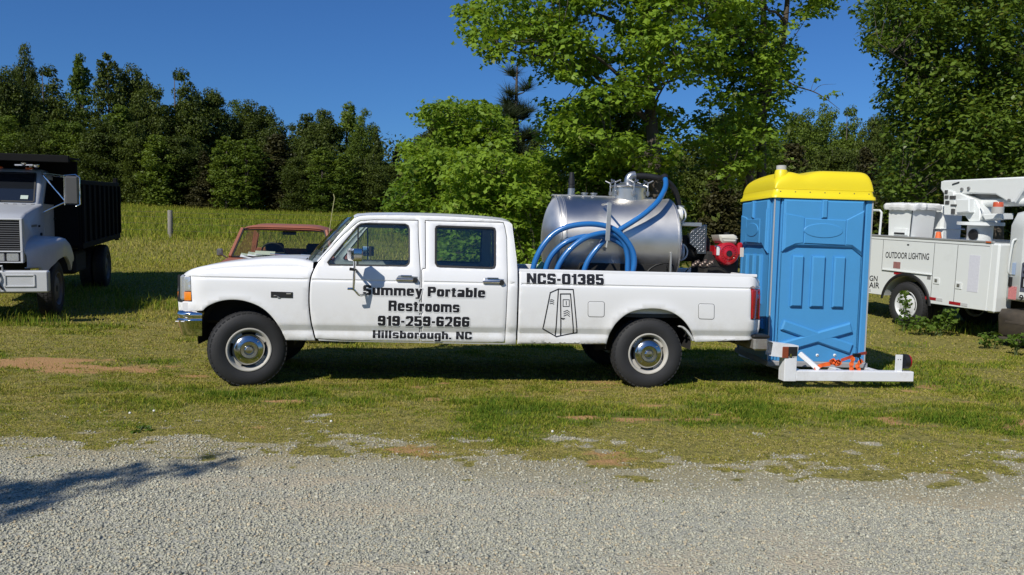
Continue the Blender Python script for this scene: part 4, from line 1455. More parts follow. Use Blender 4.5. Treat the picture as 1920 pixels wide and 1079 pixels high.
z3 = lambda pts: [(950 + u / 2.51, 310 + v / 2.51) for u, v in pts]
strokes([z3([(205, 600), (243, 583), (313, 585), (330, 788), (233, 807), (170, 770), (205, 600)]), z3([(243, 583), (228, 805)]), z3([(253, 798), (253, 606), (300, 606), (313, 790)])], 2.0).build('cabin_drawing', INK, truck, None, fix=False)
strokes([z3([(265, 633), (294, 633), (294, 665), (265, 665), (265, 633)]), z3([(280, 640), (280, 658)])] + [z3([(268, y), (285, y - 7), (296, y + 2)]) for y in (690, 700, 710)] + [z3([(203, y), (213, y - 2), (222, y + 2)]) for y in (635, 643, 652)] + [z3([(256, 720), (274, 722), (264, 726), (256, 720)])], 1.2).build('cabin_drawing_detail', INK, truck, None, fix=False)
# ------------------------------------------------------------------ stainless tank in the bed
def steel_material():
    m = bpy.data.materials.new('brushed_stainless'); m.use_nodes = True
    nt = m.node_tree; N = nt.nodes.new; L = nt.links.new
    b = nt.nodes['Principled BSDF']; b.inputs['Metallic'].default_value = 1.0; b.inputs['Roughness'].default_value = 0.34
    b.inputs['Anisotropic'].default_value = 0.5
    tc = N('ShaderNodeTexCoord'); mp = N('ShaderNodeMapping'); mp.inputs['Scale'].default_value = (120, 4, 4)
    L(tc.outputs['Object'], mp.inputs['Vector'])
    n = N('ShaderNodeTexNoise'); n.inputs['Scale'].default_value = 1.0; n.inputs['Detail'].default_value = 3; L(mp.outputs[0], n.inputs['Vector'])
    n2 = N('ShaderNodeTexNoise'); n2.inputs['Scale'].default_value = 3.5; n2.inputs['Detail'].default_value = 8; L(tc.outputs['Object'], n2.inputs['Vector'])
    mx = N('ShaderNodeMix'); mx.data_type = 'RGBA'; L(n2.outputs['Fac'], mx.inputs[0]); mx.inputs[6].default_value = (.60, .585, .555, 1); mx.inputs[7].default_value = (.80, .775, .735, 1)
    L(mx.outputs[2], b.inputs['Base Color'])
    mr = N('ShaderNodeMapRange'); mr.inputs[3].default_value = .34; mr.inputs[4].default_value = .54; L(n2.outputs['Fac'], mr.inputs[0]); L(mr.outputs[0], b.inputs['Roughness'])
    bp = N('ShaderNodeBump'); bp.inputs['Strength'].default_value = .12; bp.inputs['Distance'].default_value = .002; L(n.outputs['Fac'], bp.inputs['Height']); L(bp.outputs['Normal'], b.inputs['Normal'])
    return m


STEEL = steel_material()
PIPE = mat('cast_aluminium', (.50, .50, .50), .35, metal=.9, var=.2, vscale=20)
GALV = mat('galvanised_bar', (.55, .54, .50), .4, metal=.7, var=.15)
TY = .70 + .29                                                 # tank axis across the bed
tR = .53
tank = thing('vacuum_tank', 'brushed stainless steel tank lying in the white pickup bed', 'tank', TF.matrix())
tl_, tr_ = TF.at(1026, 440, 1, TY - .35), TF.at(1287, 440, 1, TY - .45)
ztop = TF.at(1120, 371, 1, TY - .18)[2]
zc = ztop - tR * .965
xa, xb_ = tl_[0], tr_[0]
def dome(x, s, d): return [(tR * math.cos(t), x + s * d * math.sin(t)) for t in np.linspace(0, math.pi / 2, 12)]
prof = list(reversed([(r_, h) for r_, h in dome(xa + .19, -1, .19)])) + [(tR, xa + .20), (tR, xb_ - .11)] + dome(xb_ - .10, 1, .10)
MB().lathe([(r_, h) for r_, h in prof], (0, TY, zc), (1, 0, 0), 72).build('tank_shell', STEEL, tank, 40)
for x in (xa + .195, xb_ - .105):
    MB().lathe([(tR + .0005, x - .012), (tR + .006, x - .008), (tR + .006, x + .008), (tR + .0005, x + .012)], (0, TY, zc), (1, 0, 0), 72).build('weld_band', STEEL, tank, 40)
MB().tube([V(xa + .135, TY + math.cos(t) * (tR - .015), zc + math.sin(t) * (tR - .015)) for t in np.linspace(0, 2 * math.pi, 49)[:-1]], .012, 8, close=True).build('end_ring', STEEL, tank)
sd = MB().box((xa + .36, TY - .47, .825), (xb_ - .22, TY + .47, zc - .24), .01)
sd.build('tank_saddle', DARK, tank)
MB().box((xa + .1, TY - .06, ztop + .012), (xb_ - .3, TY + .06, ztop + .03), .004).build('top_walkway', GALV, tank)
for u in (1096, 1113):
    p = TF.at(u, 367, 1, TY); MB().cyl((p[0], TY, zc + tR - .02), (p[0], TY, zc + tR + .035), .035, seg=18).cyl((p[0], TY, zc + tR + .03), (p[0], TY, zc + tR + .045), .045, seg=18).build('bung', PIPE, tank)
# relief stack with black cap
p = TF.at(1071, 367, 1, TY)
MB().cyl((p[0], TY, zc + tR - .02), (p[0], TY, zc + tR + .09), .042, seg=20).cyl((p[0], TY, zc + tR + .005), (p[0], TY, zc + tR + .02), .055, seg=20).build('relief_stack', PIPE, tank)
q = zc + tR
MB().cyl((p[0], TY, q + .09), (p[0], TY, q + .21), .036, seg=18).cyl((p[0], TY, q + .14), (p[0], TY, q + .15), .042, seg=18).cyl((p[0], TY, q + .21), (p[0], TY, q + .28), .030, .026, 14).build('relief_valve', BLACK, tank)
# manway: neck, clamped lid, elbow
pc = TF.at(1179, 360, 1, TY); xm = pc[0]; rN = .20
zl = TF.at(1178, 351, 1, TY - rN)[2]
MB().lathe([(rN, zc + tR - .12), (rN, zl)], (xm, TY, 0), (0, 0, 1), 40).build('manway_neck', STEEL, tank)
lid = MB().lathe([(rN - .01, zl - .004), (rN + .02, zl), (rN + .024, zl + .012), (rN + .014, zl + .024), (rN - .03, zl + .034), (.10, zl + .060), (.002, zl + .066)], (xm, TY, 0), (0, 0, 1), 40).build('manway_lid', PIPE, tank)
for k in range(6):
    a = k * math.pi / 3 + .52
    cx, cy = xm + math.cos(a) * (rN + .03), TY + math.sin(a) * (rN + .03)
    b = MB().cyl((cx, cy, zl - .10), (cx, cy, zl + .07), .010, seg=8).box((cx - .018, cy - .018, zl - .09), (cx + .018, cy + .018, zl - .04), .004)
    for t in range(3):
        w = t * math.pi * 2 / 3 + a
        b.cyl((cx, cy, zl + .055), (cx + math.cos(w) * .065, cy + math.sin(w) * .065, zl + .085), .008, seg=6)
    b.cyl((cx, cy, zl + .01), (cx - math.cos(a) * .05, cy - math.sin(a) * .05, zl + .03), .014, seg=8)
    b.build('lid_clamp', PIPE, tank)
ze = zl + .06
MB().tube(spline([V(xm - .01, TY, ze - .02), V(xm - .01, TY, ze + .04), V(xm + .015, TY, ze + .085), V(xm + .07, TY, ze + .10)], 6), .048, 16).cyl((xm - .01, TY, ze - .01), (xm - .01, TY, ze + .012), .062, seg=20).build('outlet_elbow', PIPE, tank)
# black suction hose from the elbow over and down the rear end
hx = [V(xm + .06, TY, ze + .10), TF.at(1190, 330, 1, TY), TF.at(1215, 331, 1, TY), TF.at(1240, 336, 1, TY), TF.at(1258, 347, 1, TY + .05), TF.at(1268, 364, 1, TY + .08), TF.at(1273, 385, 1, TY + .1)]
MB().tube(spline(hx, 8), .034, 14).build('suction_hose', BLACK, tank)
pv = TF.at(1274, 392, 1, TY + .1)
MB().cyl(pv + V(0, 0, -.07), pv + V(0, 0, .04), .048, seg=16).cyl(pv + V(0, 0, .02), pv + V(0, 0, .035), .06, seg=16).build('hose_coupling', PIPE, tank)
MB().cyl(pv + V(.01, 0, -.06), pv + V(.01, 0, -.005), .058, seg=16).build('valve_body', mat('blue_valve', (.02, .10, .34), .4), tank)
# sight eyes with white tube guards at the rear end
WP = mat('white_powder_coat', (.72, .73, .72), .4)
for (u, v) in ((1272, 404), (1275, 473)):
    p = TF.at(u, v, 1, TY - .20)
    e = MB().cyl((xb_ - .06, p[1], p[2]), (p[0] + .02, p[1], p[2]), .07, seg=24).lathe([(.07, 0), (.085, .002), (.085, .02), (.06, .022)], (p[0] + .01, p[1], p[2]), (1, 0, 0), 24).build('sight_eye', WP, tank)
    g = [V(p[0] + .005 + .085 * math.sin(t), p[1], p[2] + .095 * math.cos(t)) for t in np.linspace(0, math.pi, 15)]
    MB().tube(g, .011, 8).build('eye_guard', WP, e)
    MB().cyl((p[0] + .02, p[1], p[2]), (p[0] + .03, p[1], p[2]), .058, seg=24).build('eye_glass', mat('dark_sight_glass', (.05, .06, .05), .05, coat=1.0), e)
# secondary trap: bracket and diamond plate guard
b0, b1 = TF.at(1279, 417, 1, TY - .22), TF.at(1316, 425, 1, TY - .22)
MB().box((b0[0], TY - .22, b1[2]), (b1[0], TY - .02, b0[2]), .004).build('pump_bracket', STEEL, tank)
DIA = mat('diamond_plate', (.30, .30, .32), .25, metal=1.0, var=.1, vscale=12)
zz = lambda u, v: TF.at(1240 + u / 7.194, 380 + v / 7.194, 1, TY - .26)
dp = [zz(385, 420), zz(430, 370), zz(520, 330), zz(615, 300), zz(608, 695), zz(480, 695), zz(472, 630), zz(385, 560)]
DP2 = [V(p[0], p[2]) for p in dp]
DIAB = mat('bright_tread_steel', (.85, .85, .86), .35, metal=1.0)  # raised treads coloured lighter than the plate between them
dpo = MB().prism(DP2, lambda a, b, d: V(a, TY - .26 + d, b), .10, 0, .004).build('plate_guard', DIA, tank)
bumps = MB(); xs_ = [p[0] for p in DP2]; zs_ = [p[1] for p in DP2]
for i, x in enumerate(np.arange(min(xs_) + .02, max(xs_), .026)):
    for j, z in enumerate(np.arange(min(zs_) + .01, max(zs_), .026)):
        if pip(DP2, np.array(x), np.array(z)) and float(seg_dist(DP2, np.array(x), np.array(z))) > .012:
            s = 1 if (i + j) % 2 else -1
            bumps.add([V(x - .010, TY - .2605, z - .010 * s), V(x + .0035, TY - .2605, z - .0035 * s), V(x + .010, TY - .2605, z + .010 * s), V(x - .0035, TY - .2605, z + .0035 * s), V(x, TY - .266, z)], [(0, 1, 4), (1, 2, 4), (2, 3, 4), (3, 0, 4)])
bo = bumps.build('tread_pattern', DIAB, dpo, 20); bo['kind'] = 'stuff'
# hose hook and stay bars on the near side
hk = zz
k0, k1, k2 = TF.at(1143, 380, 1, TY - .74), TF.at(1139, 452, 1, TY - .77), TF.at(1136, 466, 1, TY - .77)
MB().tube([V(k0[0], TY - .40, k0[2] - .01), V(k0[0], TY - .73, k0[2] - .01)], .013, 8).tube([k1, k2, k2 + V(-.03, -.03, .02), k2 + V(.05, .25, -.02)], .013, 8).bar(k0, k1, .05, .014, (0, 1, 0)).build('hose_hook', GALV, tank)
s0, s1 = TF.at(1258, 473, 1, TY - .52), TF.at(1257, 513, 1, TY - .52)
MB().bar(s0, s1 - V(0, 0, .3), .022, .022).build('stay_bar', GALV, tank)

# ------------------------------------------------------------------ blue hose, coiled over the hook
BLUE = mat('blue_vinyl_hose', (.018, .145, .42), .28, coat=.35, var=.12, vscale=5)
h7 = lambda u, v, y: TF.at(960 + u / 4.174, 310 + v / 4.174, 1, y)
Yh = TY - .64
pathA = [h7(1195, 95, TY - .10), h7(1203, 130, TY - .2), h7(1195, 190, TY - .38), h7(1140, 285, TY - .52), h7(1050, 370, TY - .57), h7(950, 440, TY - .59), h7(845, 505, TY - .60), h7(740, 575, Yh + .03), h7(655, 665, Yh + .02), h7(595, 750, Yh + .02), h7(560, 840, Yh + .02), h7(535, 930, Yh + .04),
         h7(600, 985, Yh), h7(800, 985, Yh - .05), h7(920, 930, Yh - .06), h7(948, 830, Yh - .06), h7(958, 740, Yh - .06), h7(935, 650, Yh - .06), h7(870, 560, Yh - .06), h7(785, 495, Yh - .06), h7(680, 466, Yh - .05), h7(560, 462, Yh - .04), h7(430, 485, Yh - .02), h7(330, 535, Yh), h7(250, 620, Yh), h7(195, 715, Yh), h7(165, 810, Yh), h7(150, 900, Yh)]
pathC = [h7(250, 930, Yh + .06), h7(262, 820, Yh + .06), h7(292, 735, Yh + .06), h7(350, 660, Yh + .05), h7(435, 598, Yh + .03), h7(540, 563, Yh + .02), h7(640, 556, Yh + .01), h7(740, 563, Yh), h7(830, 600, Yh + .02), h7(900, 660, Yh + .02), h7(925, 740, Yh + .02), h7(925, 840, Yh + .02), h7(890, 930, Yh + .02), h7(700, 985, Yh - .02), h7(430, 960, Yh - .04), h7(352, 900, Yh - .05), h7(352, 820, Yh - .05), h7(400, 725, Yh - .05), h7(475, 640, Yh - .05), h7(570, 572, Yh - .05), h7(680, 537, Yh - .05), h7(760, 533, Yh - .04), h7(830, 560, Yh - .02), h7(880, 620, Yh - .01), h7(905, 720, Yh + .0), h7(905, 850, Yh)]
hose = thing('suction_hose_coil', 'thick blue hose looped over the hook on the steel tank', 'hose', TF.matrix())
for P in (pathA, pathC):
    MB().tube(spline(P, 8), .031, 14).build('hose_length', BLUE, hose)
MB().cyl(h7(1195, 88, TY - .09), h7(1198, 112, TY - .14), .04, seg=14).tube(spline([h7(1195, 92, TY - .09), h7(1180, 90, TY + .0), h7(1165, 110, TY + .05)], 4), .028, 10).build('hose_fitting', BLACK, hose)
gh = thing('green_hose_end', 'short pale green ribbed hose end poking over bed rail by blue hose', 'hose', TF.matrix())
MB().tube([h7(175, 860, Yh + .1), h7(205, 815, Yh + .1), h7(245, 770, Yh + .12)], .035, 12).build('hose_body', mat('green_hose', (.22, .42, .26), .5), gh)
rb_ = MB()
for t in np.linspace(.1, 1, 7):
    a_, b_ = h7(190, 838, Yh + .1), h7(245, 770, Yh + .12); c_ = a_ + (b_ - a_) * t; d_ = norm(b_ - a_)
    rb_.lathe([(.034, -.006), (.04, 0), (.034, .006)], c_, d_, 12)
rb_.build('hose_rib', mat('green_hose_rib', (.30, .50, .34), .5), gh)

# loose electric cables and fittings on the bed floor behind the tank
cb_ = thing('cable_bundle', 'black and white cables curling over the bed rail below the tank end', 'cable', TF.matrix())
for k, (P, m_) in enumerate((([(1210, 516), (1218, 505), (1232, 497), (1250, 494), (1263, 500), (1268, 516)], BLACK), ([(1222, 518), (1226, 506), (1238, 498), (1252, 497), (1258, 514)], WP), ([(1262, 500), (1270, 506), (1279, 516)], WP), ([(1283, 514), (1292, 503), (1304, 499), (1318, 503), (1330, 501), (1345, 500), (1358, 506), (1365, 516)], BLACK))):
    MB().tube(spline([TF.at(u, v, 1, .52 + .05 * k) for u, v in P], 6), .008, 6).build('cable', m_, cb_)

# ------------------------------------------------------------------ red engine driving the pump
z8 = lambda u, v, y: TF.at(1240 + u / 7.194, 380 + v / 7.194, 1, y)
REDP = mat('red_engine_paint', (.42, .010, .018), .25, coat=.6, var=.15)
CREAM = mat('cream_fuel_tank', (.62, .60, .52), .45)
YE = .62
eng = thing('pump_engine', 'red petrol engine with cream fuel tank between steel tank and blue cabin', 'engine', TF.matrix())
c = z8(905, 690, YE)
f0 = MB().lathe([(r_ * .84, h_) for r_, h_ in [(.165, .10), (.168, .03), (.150, .0), (.118, -.012), (.112, -.004), (.085, -.010), (.080, -.02), (.045, -.03), (.042, -.01), (.002, -.01)]], c, (0, 1, 0), 40)
f0.prism([V(c[0] - .155, c[2] - .02), V(c[0] - .05, c[2] - .13), V(c[0] + .03, c[2] - .13), V(c[0] + .11, c[2] - .05), V(c[0] + .12, c[2] + .09), V(c[0] - .155, c[2] + .09)], lambda a, b, d: V(a, c[1] + d, b), .30, .03, .02)
f0.build('blower_housing', REDP, eng, 30)
fin = MB()
for k in range(20):
    a = 2 * math.pi * k / 20
    fin.bar(c + V(math.cos(a) * .074, -.013, math.sin(a) * .074), c + V(math.cos(a) * .094, -.010, math.sin(a) * .094), .008, .006, (0, 1, 0), .001)
fin.build('starter_grille', REDP, eng)
MB().cyl(c + V(0, -.034, 0), c + V(0, -.012, 0), .034, seg=18).build('starter_hub', BLACK, eng)
a_, b_ = z8(775, 425, YE + .02), z8(1022, 560, YE + .02)
tk = MB().prism([V(a_[0], a_[2] - .01), V(a_[0] + .02, a_[2] - .075), V(a_[0] + .05, b_[2] + .005), V(b_[0] - .015, b_[2] + .005), V(b_[0], b_[2] + .06), V(b_[0] - .01, a_[2] - .02), V(b_[0] - .05, a_[2])], lambda p, q, d: V(p, YE + d, q), .26, -.005, .025)
tko = tk.build('fuel_tank', CREAM, eng)
MB().box((a_[0] + .03, YE - .012, b_[2] + .058), (b_[0] - .005, YE + .27, b_[2] + .066), .002).build('tank_seam', CREAM, tko)
MB().cyl(z8(880, 430, YE + .12), z8(880, 405, YE + .12), .03, seg=16).build('fuel_cap', BLACK, tko)
m0, m1 = z8(1035, 540, YE), z8(1100, 720, YE)
MB().box((m0[0], YE - .01, m1[2]), (m1[0], YE + .20, m0[2]), .02).cyl(z8(1010, 640, YE + .08), z8(1060, 640, YE + .08), .05, seg=14).build('air_cleaner', REDP, eng)
MB().box((m0[0] + .025, YE - .016, m0[2] - .17), (m0[0] + .07, YE - .008, m0[2] - .06), .002).build('warning_plate', mat('pale_label', (.6, .55, .5), .5), eng)
w0, w1 = z8(752, 600, YE), z8(785, 715, YE)
MB().box((w0[0], YE - .006, w1[2]), (w1[0], YE + .02, w0[2]), .004).build('recoil_label', WP, eng)
MB().tube([z8(720, 590, YE + .02), z8(775, 595, YE), z8(800, 640, YE)], .008, 6).build('throttle_lever', CHROME, eng)
dk = MB().box((c[0] - .24, YE + .10, .85), (c[0] + .18, YE + .62, c[2] + .02), .03)
dk.cyl((c[0] - .15, YE + .35, c[2] + .05), (c[0] - .48, YE + .35, c[2] + .05), .16, seg=24).box((c[0] - .55, YE + .15, .84), (c[0] - .3, YE + .6, 1.15), .02)
dk.build('pump_body', DARK, eng)
pl_ = MB()
rg = np.random.default_rng(5)
for k in range(9):
    q = z8(430 + 32 * k, 850 - 20 * (k % 3), YE - .05)
    pl_.cyl(q, q + V(.02, .04, .015 + .01 * (k % 2)), .018, seg=10).ball(q, .022, 8, 6)
pl_.build('pipe_fittings', mat('weathered_bronze', (.22, .17, .14), .4, metal=.7), eng)

# ------------------------------------------------------------------ blue portable toilet
JY = math.radians(2.5)
d0 = 9.42
o_ = at(1438.5, 676, d0)
JF = yaw_frame(o_, JY, -0.016, 0.0)
john = thing('portable_toilet', 'blue portable toilet cabin with yellow roof strapped behind the pickup', 'toilet cabin', JF.matrix())
JBL = mat('blue_polyethylene', (.062, .275, .56), .42, var=.07, vscale=2.2, bump=.05, bscale=120, dirt=(.06, .22, .42), dirt_amt=.35, dscale=2.5)
JYE = mat('yellow_polyethylene', (.80, .64, .015), .40, var=.05, vscale=2.0, bump=.05, bscale=100)
jw = JF.at(1625, 600, 1, 0)[0]; jh = JF.at(1540, 371, 1, 0)[2]; jd = 1.14
jz = lambda u, v, y=0.0: (lambda p: V(p[0], p[2]))(JF.at(1350 + u / 2.295, 290 + v / 2.295, 1, y))
MB().box((.03, .03, 0), (jw - .03, jd - .03, jh + .02)).build('cabin_core', JBL, john)
posts = MB()
for x in (0, jw):
    for y in (0, jd):
        sx = 1 if x == 0 else -1; sy = 1 if y == 0 else -1
        MB().box((x, y, 0), (x + sx * .075, y + sy * .075, jh), .012).box((x + sx * .09, y + sy * .0, .0), (x + sx * .12, y + sy * .02, jh - .02), .006).box((x + sx * .0, y + sy * .09, .0), (x + sx * .02, y + sy * .12, jh - .02), .006).build('corner_post', JBL, john)
for x0_, x1_ in ((-.004, .010), (jw - .010, jw + .004)): MB().box((x0_, -.006, .0), (x1_, .006, jh)).build('corner_trim', mat('grey_trim', (.38, .40, .42), .5), john)


def side_panel(fn, W):
    """Moulded wall: fn(a, b, d) with a across, b up, d outward relief."""
    H = jh
    R = lambda poly, h0, h1, ch=.012: MB().prism(poly, fn, h0, h1, ch)
    m = MB()
    def P(*q): return [V(a * W, b * H) for a, b in q]
    wall = R(P((.085, .0), (.915, .0), (.915, 1.0), (.085, 1.0)), -.03, 0, 0)
    out = [('wall_panel', wall)]
    up = MB().prism(P((.09, .667), (.21, .702), (.80, .702), (.905, .655), (.905, .985), (.09, .985)), fn, -.005, .040, .022)
    out.append(('upper_panel', up))
    tr = MB().prism(P((.10, .90), (.27, .885), (.30, .875), (.30, .72), (.215, .713), (.105, .68)), fn, .02, .050, .012)
    tr.prism(P((.90, .93), (.75, .88), (.72, .87), (.72, .715), (.79, .713), (.895, .67)), fn, .02, .050, .012)
    tr.prism(P((.30, .872), (.72, .868), (.72, .715), (.30, .72)), fn, .02, .053, .008)
    out.append(('upper_boss', tr))
    out.append(('vertical_rib', MB().prism(P((.465, .875), (.52, .875), (.52, .985), (.465, .985)), fn, .02, .066, .012)))
    ov = [V(W * (.49 + .20 * math.cos(t)), H * (.80 + .045 * math.sin(t))) for t in np.linspace(0, 2 * math.pi, 33)[:-1]]
    out.append(('oval_badge', MB().prism(ov, fn, .03, .060, .008)))
    for a in (.20, .40, .625):
        out.append(('vertical_rib', MB().prism(P((a, .335), (a + .115 + (.02 if a == .40 else 0), .335), (a + .115 + (.02 if a == .40 else 0), .645), (a, .645)), fn, -.004, .042, .016)))
    def armq(p, q, w):
        p = V(p[0] * W, p[1] * H); q = V(q[0] * W, q[1] * H); t = norm(q - p); n = V(-t[1], t[0]) * w / 2
        return [p - n, q - n, q + n, p + n]
    x_ = MB().prism(armq((.13, .222), (.85, .082), .125), fn, -.004, .040, .018).prism(armq((.84, .215), (.13, .082), .125), fn, -.004, .0415, .018)
    out.append(('cross_brace', x_))
    return out


for nm, mb_ in side_panel(lambda a, b, d: V(a, -d, b), jw): mb_.build(nm, JBL, john)
for nm, mb_ in side_panel(lambda a, b, d: V(-d, jd - a, b), jd): mb_.build(nm, JBL, john)
for nm, mb_ in side_panel(lambda a, b, d: V(jw + d, a, b), jd)[:2]: mb_.build(nm, JBL, john)
MB().box((.02, jd - .02, 0), (jw - .02, jd, jh)).build('door', JBL, john)
for u in (418, 493):
    p = jz(u, 864)
    MB().lathe([(.018, 0), (.018, -.006), (.010, -.012), (.002, -.013)], (p[0], .0, p[1]), (0, 1, 0), 14).build('bolt', WP, john)
    MB().cyl((p[0], -.012, p[1]), (p[0], -.014, p[1]), .006, seg=8).build('bolt_hole', BLACK, john)
MB().box((-.01, -.03, -.07), (jw + .03, jd + .03, -.002), .01).build('base_skid', mat('grey_plastic_skid', (.30, .30, .31), .6, var=.15), john)
# roof: flange with bolts, moulded dome, vent pipe
fl = .034
zf0, zf1 = jh - .015, jh + .085
def rring(o, z, n=4):
    pts = []
    for cx, cy, a0 in ((jw + o - .06, -o + .06, -90), (jw + o - .06, jd + o - .06, 0), (-o + .06, jd + o - .06, 90), (-o + .06, -o + .06, 180)):
        for k in range(n + 1):
            a = math.radians(a0 + 90 * k / n); pts.append(V(cx + .06 * math.cos(a), cy + .06 * math.sin(a), z))
    return pts
roof = MB().loft([rring(fl - .03, zf0 + .02), rring(fl - .005, zf0), rring(fl + .004, zf0), rring(fl, zf0 + .035), rring(fl - .016, zf0 + .045), rring(fl - .026, zf1), rring(fl - .05, zf1 + .006), rring(.0, zf1 + .008)], closed=True)
nu, nv = 37, 33
rows = []
def hgt(s, t):
    ex = max(0, 1 - abs(2 * s - 1) ** 18) ** .45 * max(0, 1 - abs(2 * t - 1) ** 14) ** .45
    left = .20 * smooth(-.05, .22, s)
    h = .25 - .02 * abs(2 * t - 1) ** 2
    dip = .035 * math.exp(-((s - .33) / .10) ** 2) + .02 * math.exp(-((s - .22) / .16) ** 2)
    sh = float(smooth(.0, .20, s)) * .35 + .65
    return ex * (h - dip) * sh
for i in range(nu):
    s = i / (nu - 1); s = .5 - .5 * math.cos(math.pi * s)
    row = []
    for j in range(nv):
        t = j / (nv - 1); t = .5 - .5 * math.cos(math.pi * t)
        row.append(V(.0 + jw * s, .0 + jd * t, zf1 + .004 + float(hgt(s, t))))
    rows.append(row)
roof.loft(rows)
roof.build('roof', JYE, john, 60)
for k in range(7):
    MB().ball((.06 + (jw - .12) * k / 6, -fl + .024, zf1 - .03), (.011, .006, .011), 8, 6).build('roof_bolt', mat('dark_bolt', (.20, .16, .03), .5), john)
vp = jz(265, 70, .12)
MB().lathe([(.085, zf1 - .01), (.080, zf1 + .15), (.072, zf1 + .22), (.062, zf1 + .235)], (vp[0], .13, 0), (0, 0, 1), 24).build('vent_boss', JYE, john)
MB().lathe([(.058, zf1 + .2), (.058, zf1 + .285), (.048, zf1 + .287), (.047, zf1 + .20)], (vp[0], .13, 0), (0, 0, 1), 24).build('vent_pipe', mat('grey_vent_pipe', (.48, .47, .44), .6), john)
for k in range(3):
    x = vp[0] + .16 + .13 * k
    MB().box((x, .045, zf1 + .09), (x + .008, .10, zf1 + .135)).build('roof_slot', JYE, john)

# ------------------------------------------------------------------ white carrier frame under the toilet
def cz(u, v, y): return TF.at(1400 + u / 5.647, 600 + v / 5.647, 1, y)
WST = mat('white_painted_steel', (.74, .75, .78), .42, var=.05, vscale=5, dirt=(.38, .30, .24), dirt_amt=.35, dscale=6)
car = thing('carrier_frame', 'white steel carrier frame behind the pickup holding up the blue toilet', 'carrier', TF.matrix())
CY = .06
b0, b1 = cz(395, 595, CY), cz(1770, 610, CY)
hb = .115
def square(mb, a, b, w, h, ch=.006): return mb.bar(a, b, w, h, (0, 0, 1), ch)
zb_ = b0[2]
square(MB(), V(b0[0] + .145, CY + hb / 2, zb_), V(b1[0], CY + hb / 2, zb_ + .0), hb, hb).build('side_rail', WST, car)
square(MB(), V(b0[0] + .50, WID - CY - hb / 2, zb_), V(b1[0], WID - CY - hb / 2, zb_), hb, hb).build('side_rail', WST, car)
t0 = cz(395, 390, CY)
MB().box((b0[0], CY - .004, zb_ - hb / 2 - .004), (b0[0] + .145, CY + .14, t0[2] + .01), .005).build('drop_post', WST, car)
q0, q1 = cz(270, 312, CY), cz(540, 350, CY)
tu = MB(); a, b = V(q0[0], CY + .075, q0[2]), V(q1[0], CY + .075, q1[2] + .003)
dd = norm(b - a); up_ = norm(V(-dd[2], 0, dd[0]))
for s, w_, h_ in ((1, .15, .006), (-1, .15, .006)): tu.bar(a + up_ * s * .075, b + up_ * s * .075, w_, h_, up_, .001)
for s in (-1, 1): tu.bar(a + V(0, s * .072, 0), b + V(0, s * .072, 0), .006, .15, up_, .001)
tu.build('tongue_tube', WST, car)
e_ = MB().box((b[0] - .11, CY - .004, b[2] - .065), (b[0] - .004, CY + .002, b[2] + .065), .001); e_.build('tube_opening', BLACK, car)
e_ = cz(410, 345, CY)
MB().box((e_[0] - .04, CY - .014, e_[2] - .065), (e_[0] + .035, CY - .002, e_[2] + .065), .006).build('side_marker', mat('dull_red_marker', (.22, .05, .025), .3, coat=.4, var=.3, vscale=30), car)
MB().cyl(cz(465, 390, CY - .01), cz(465, 360, CY - .01), .012, seg=8).build('pin', CHROME, car)
g0, g1 = cz(560, 355, CY + .25), cz(765, 530, CY + .10)
square(MB(), g0, g1, .05, .055).build('diagonal_brace', WST, car)
for x in (b0[0] + .22, b0[0] + .75, b0[0] + 1.18): MB().box((x, CY + .06, zb_ - .03), (x + .07, WID - CY - .06, zb_ + .045), .004).build('cross_member', WST, car)
r0_, r1_ = cz(1565, 565, CY + .03), cz(1650, 370, CY + .03)
MB().box((r0_[0], CY + .02, r0_[2] - .02), (r1_[0], CY + .03, r1_[2]), .002).build('light_bracket', WST, car)
MB().box((r0_[0], WID - CY - .03, r0_[2] - .02), (r1_[0], WID - CY - .02, r1_[2]), .002).build('light_bracket', WST, car)
for dx in (.03, .06): MB().cyl((r0_[0] + dx, CY + .018, r1_[2] - .055), (r0_[0] + dx, CY + .022, r1_[2] - .055), .006, seg=8).build('bolt_hole', BLACK, car)
l0 = cz(1685, 440, CY + .08)
for yy in (CY + .08, WID - CY - .08):
    MB().cyl((l0[0] - .045, yy, l0[2]), (l0[0] + .01, yy, l0[2]), .085, seg=24).build('light_housing', BLACK, car)
    MB().lathe([(.08, .01), (.078, .03), (.06, .045), (.002, .05)], (l0[0], yy, l0[2]), (1, 0, 0), 24).build('marker_light', TAIL, car)
MB().bar(V(b0[0] + .07, WID / 2, .50), V(XTAIL - .3, WID / 2, .56), .10, .10).build('hitch_beam', DARK, car)
# stubby jockey leg below the frame
MB().bar(cz(1140, 655, .9), cz(1400, 690, .9), .06, .05).build('rear_skid', WST, car)

# ------------------------------------------------------------------ orange ratchet straps
STR = mat('orange_webbing', (.78, .13, .02), .75, var=.2, vscale=18)
RST = mat('red_orange_webbing', (.50, .06, .03), .75, var=.2, vscale=18)
strap = thing('ratchet_strap', 'bright orange ratchet strap tying toilet base down to white rail', 'strap', TF.matrix())
def ribbon(P, w, wz=0.3):
    P = spline(P, 6); rows = []
    for i, p in enumerate(P):
        t = norm(P[min(i + 1, len(P) - 1)] - P[max(i - 1, 0)]); n = norm(np.cross(t, V(0, 1, 0)) + V(0, wz * math.sin(i * .9), 0))
        rows.append([p - n * w / 2, p + n * w / 2])
    return solidify(MB().loft(rows), lambda q: (q[0], q[1] + .003, q[2]))
ys = CY + .10
ribbon([cz(725, 530, ys), cz(760, 500, ys), cz(800, 480, ys - .02), cz(890, 465, ys)], .045).build('strap_tail', STR, strap)
ribbon([cz(1000, 430, ys), cz(1090, 398, ys), cz(1180, 368, ys + .05), cz(1270, 350, ys + .18)], .035, .1).build('tight_webbing', RST, strap)
kn = MB()
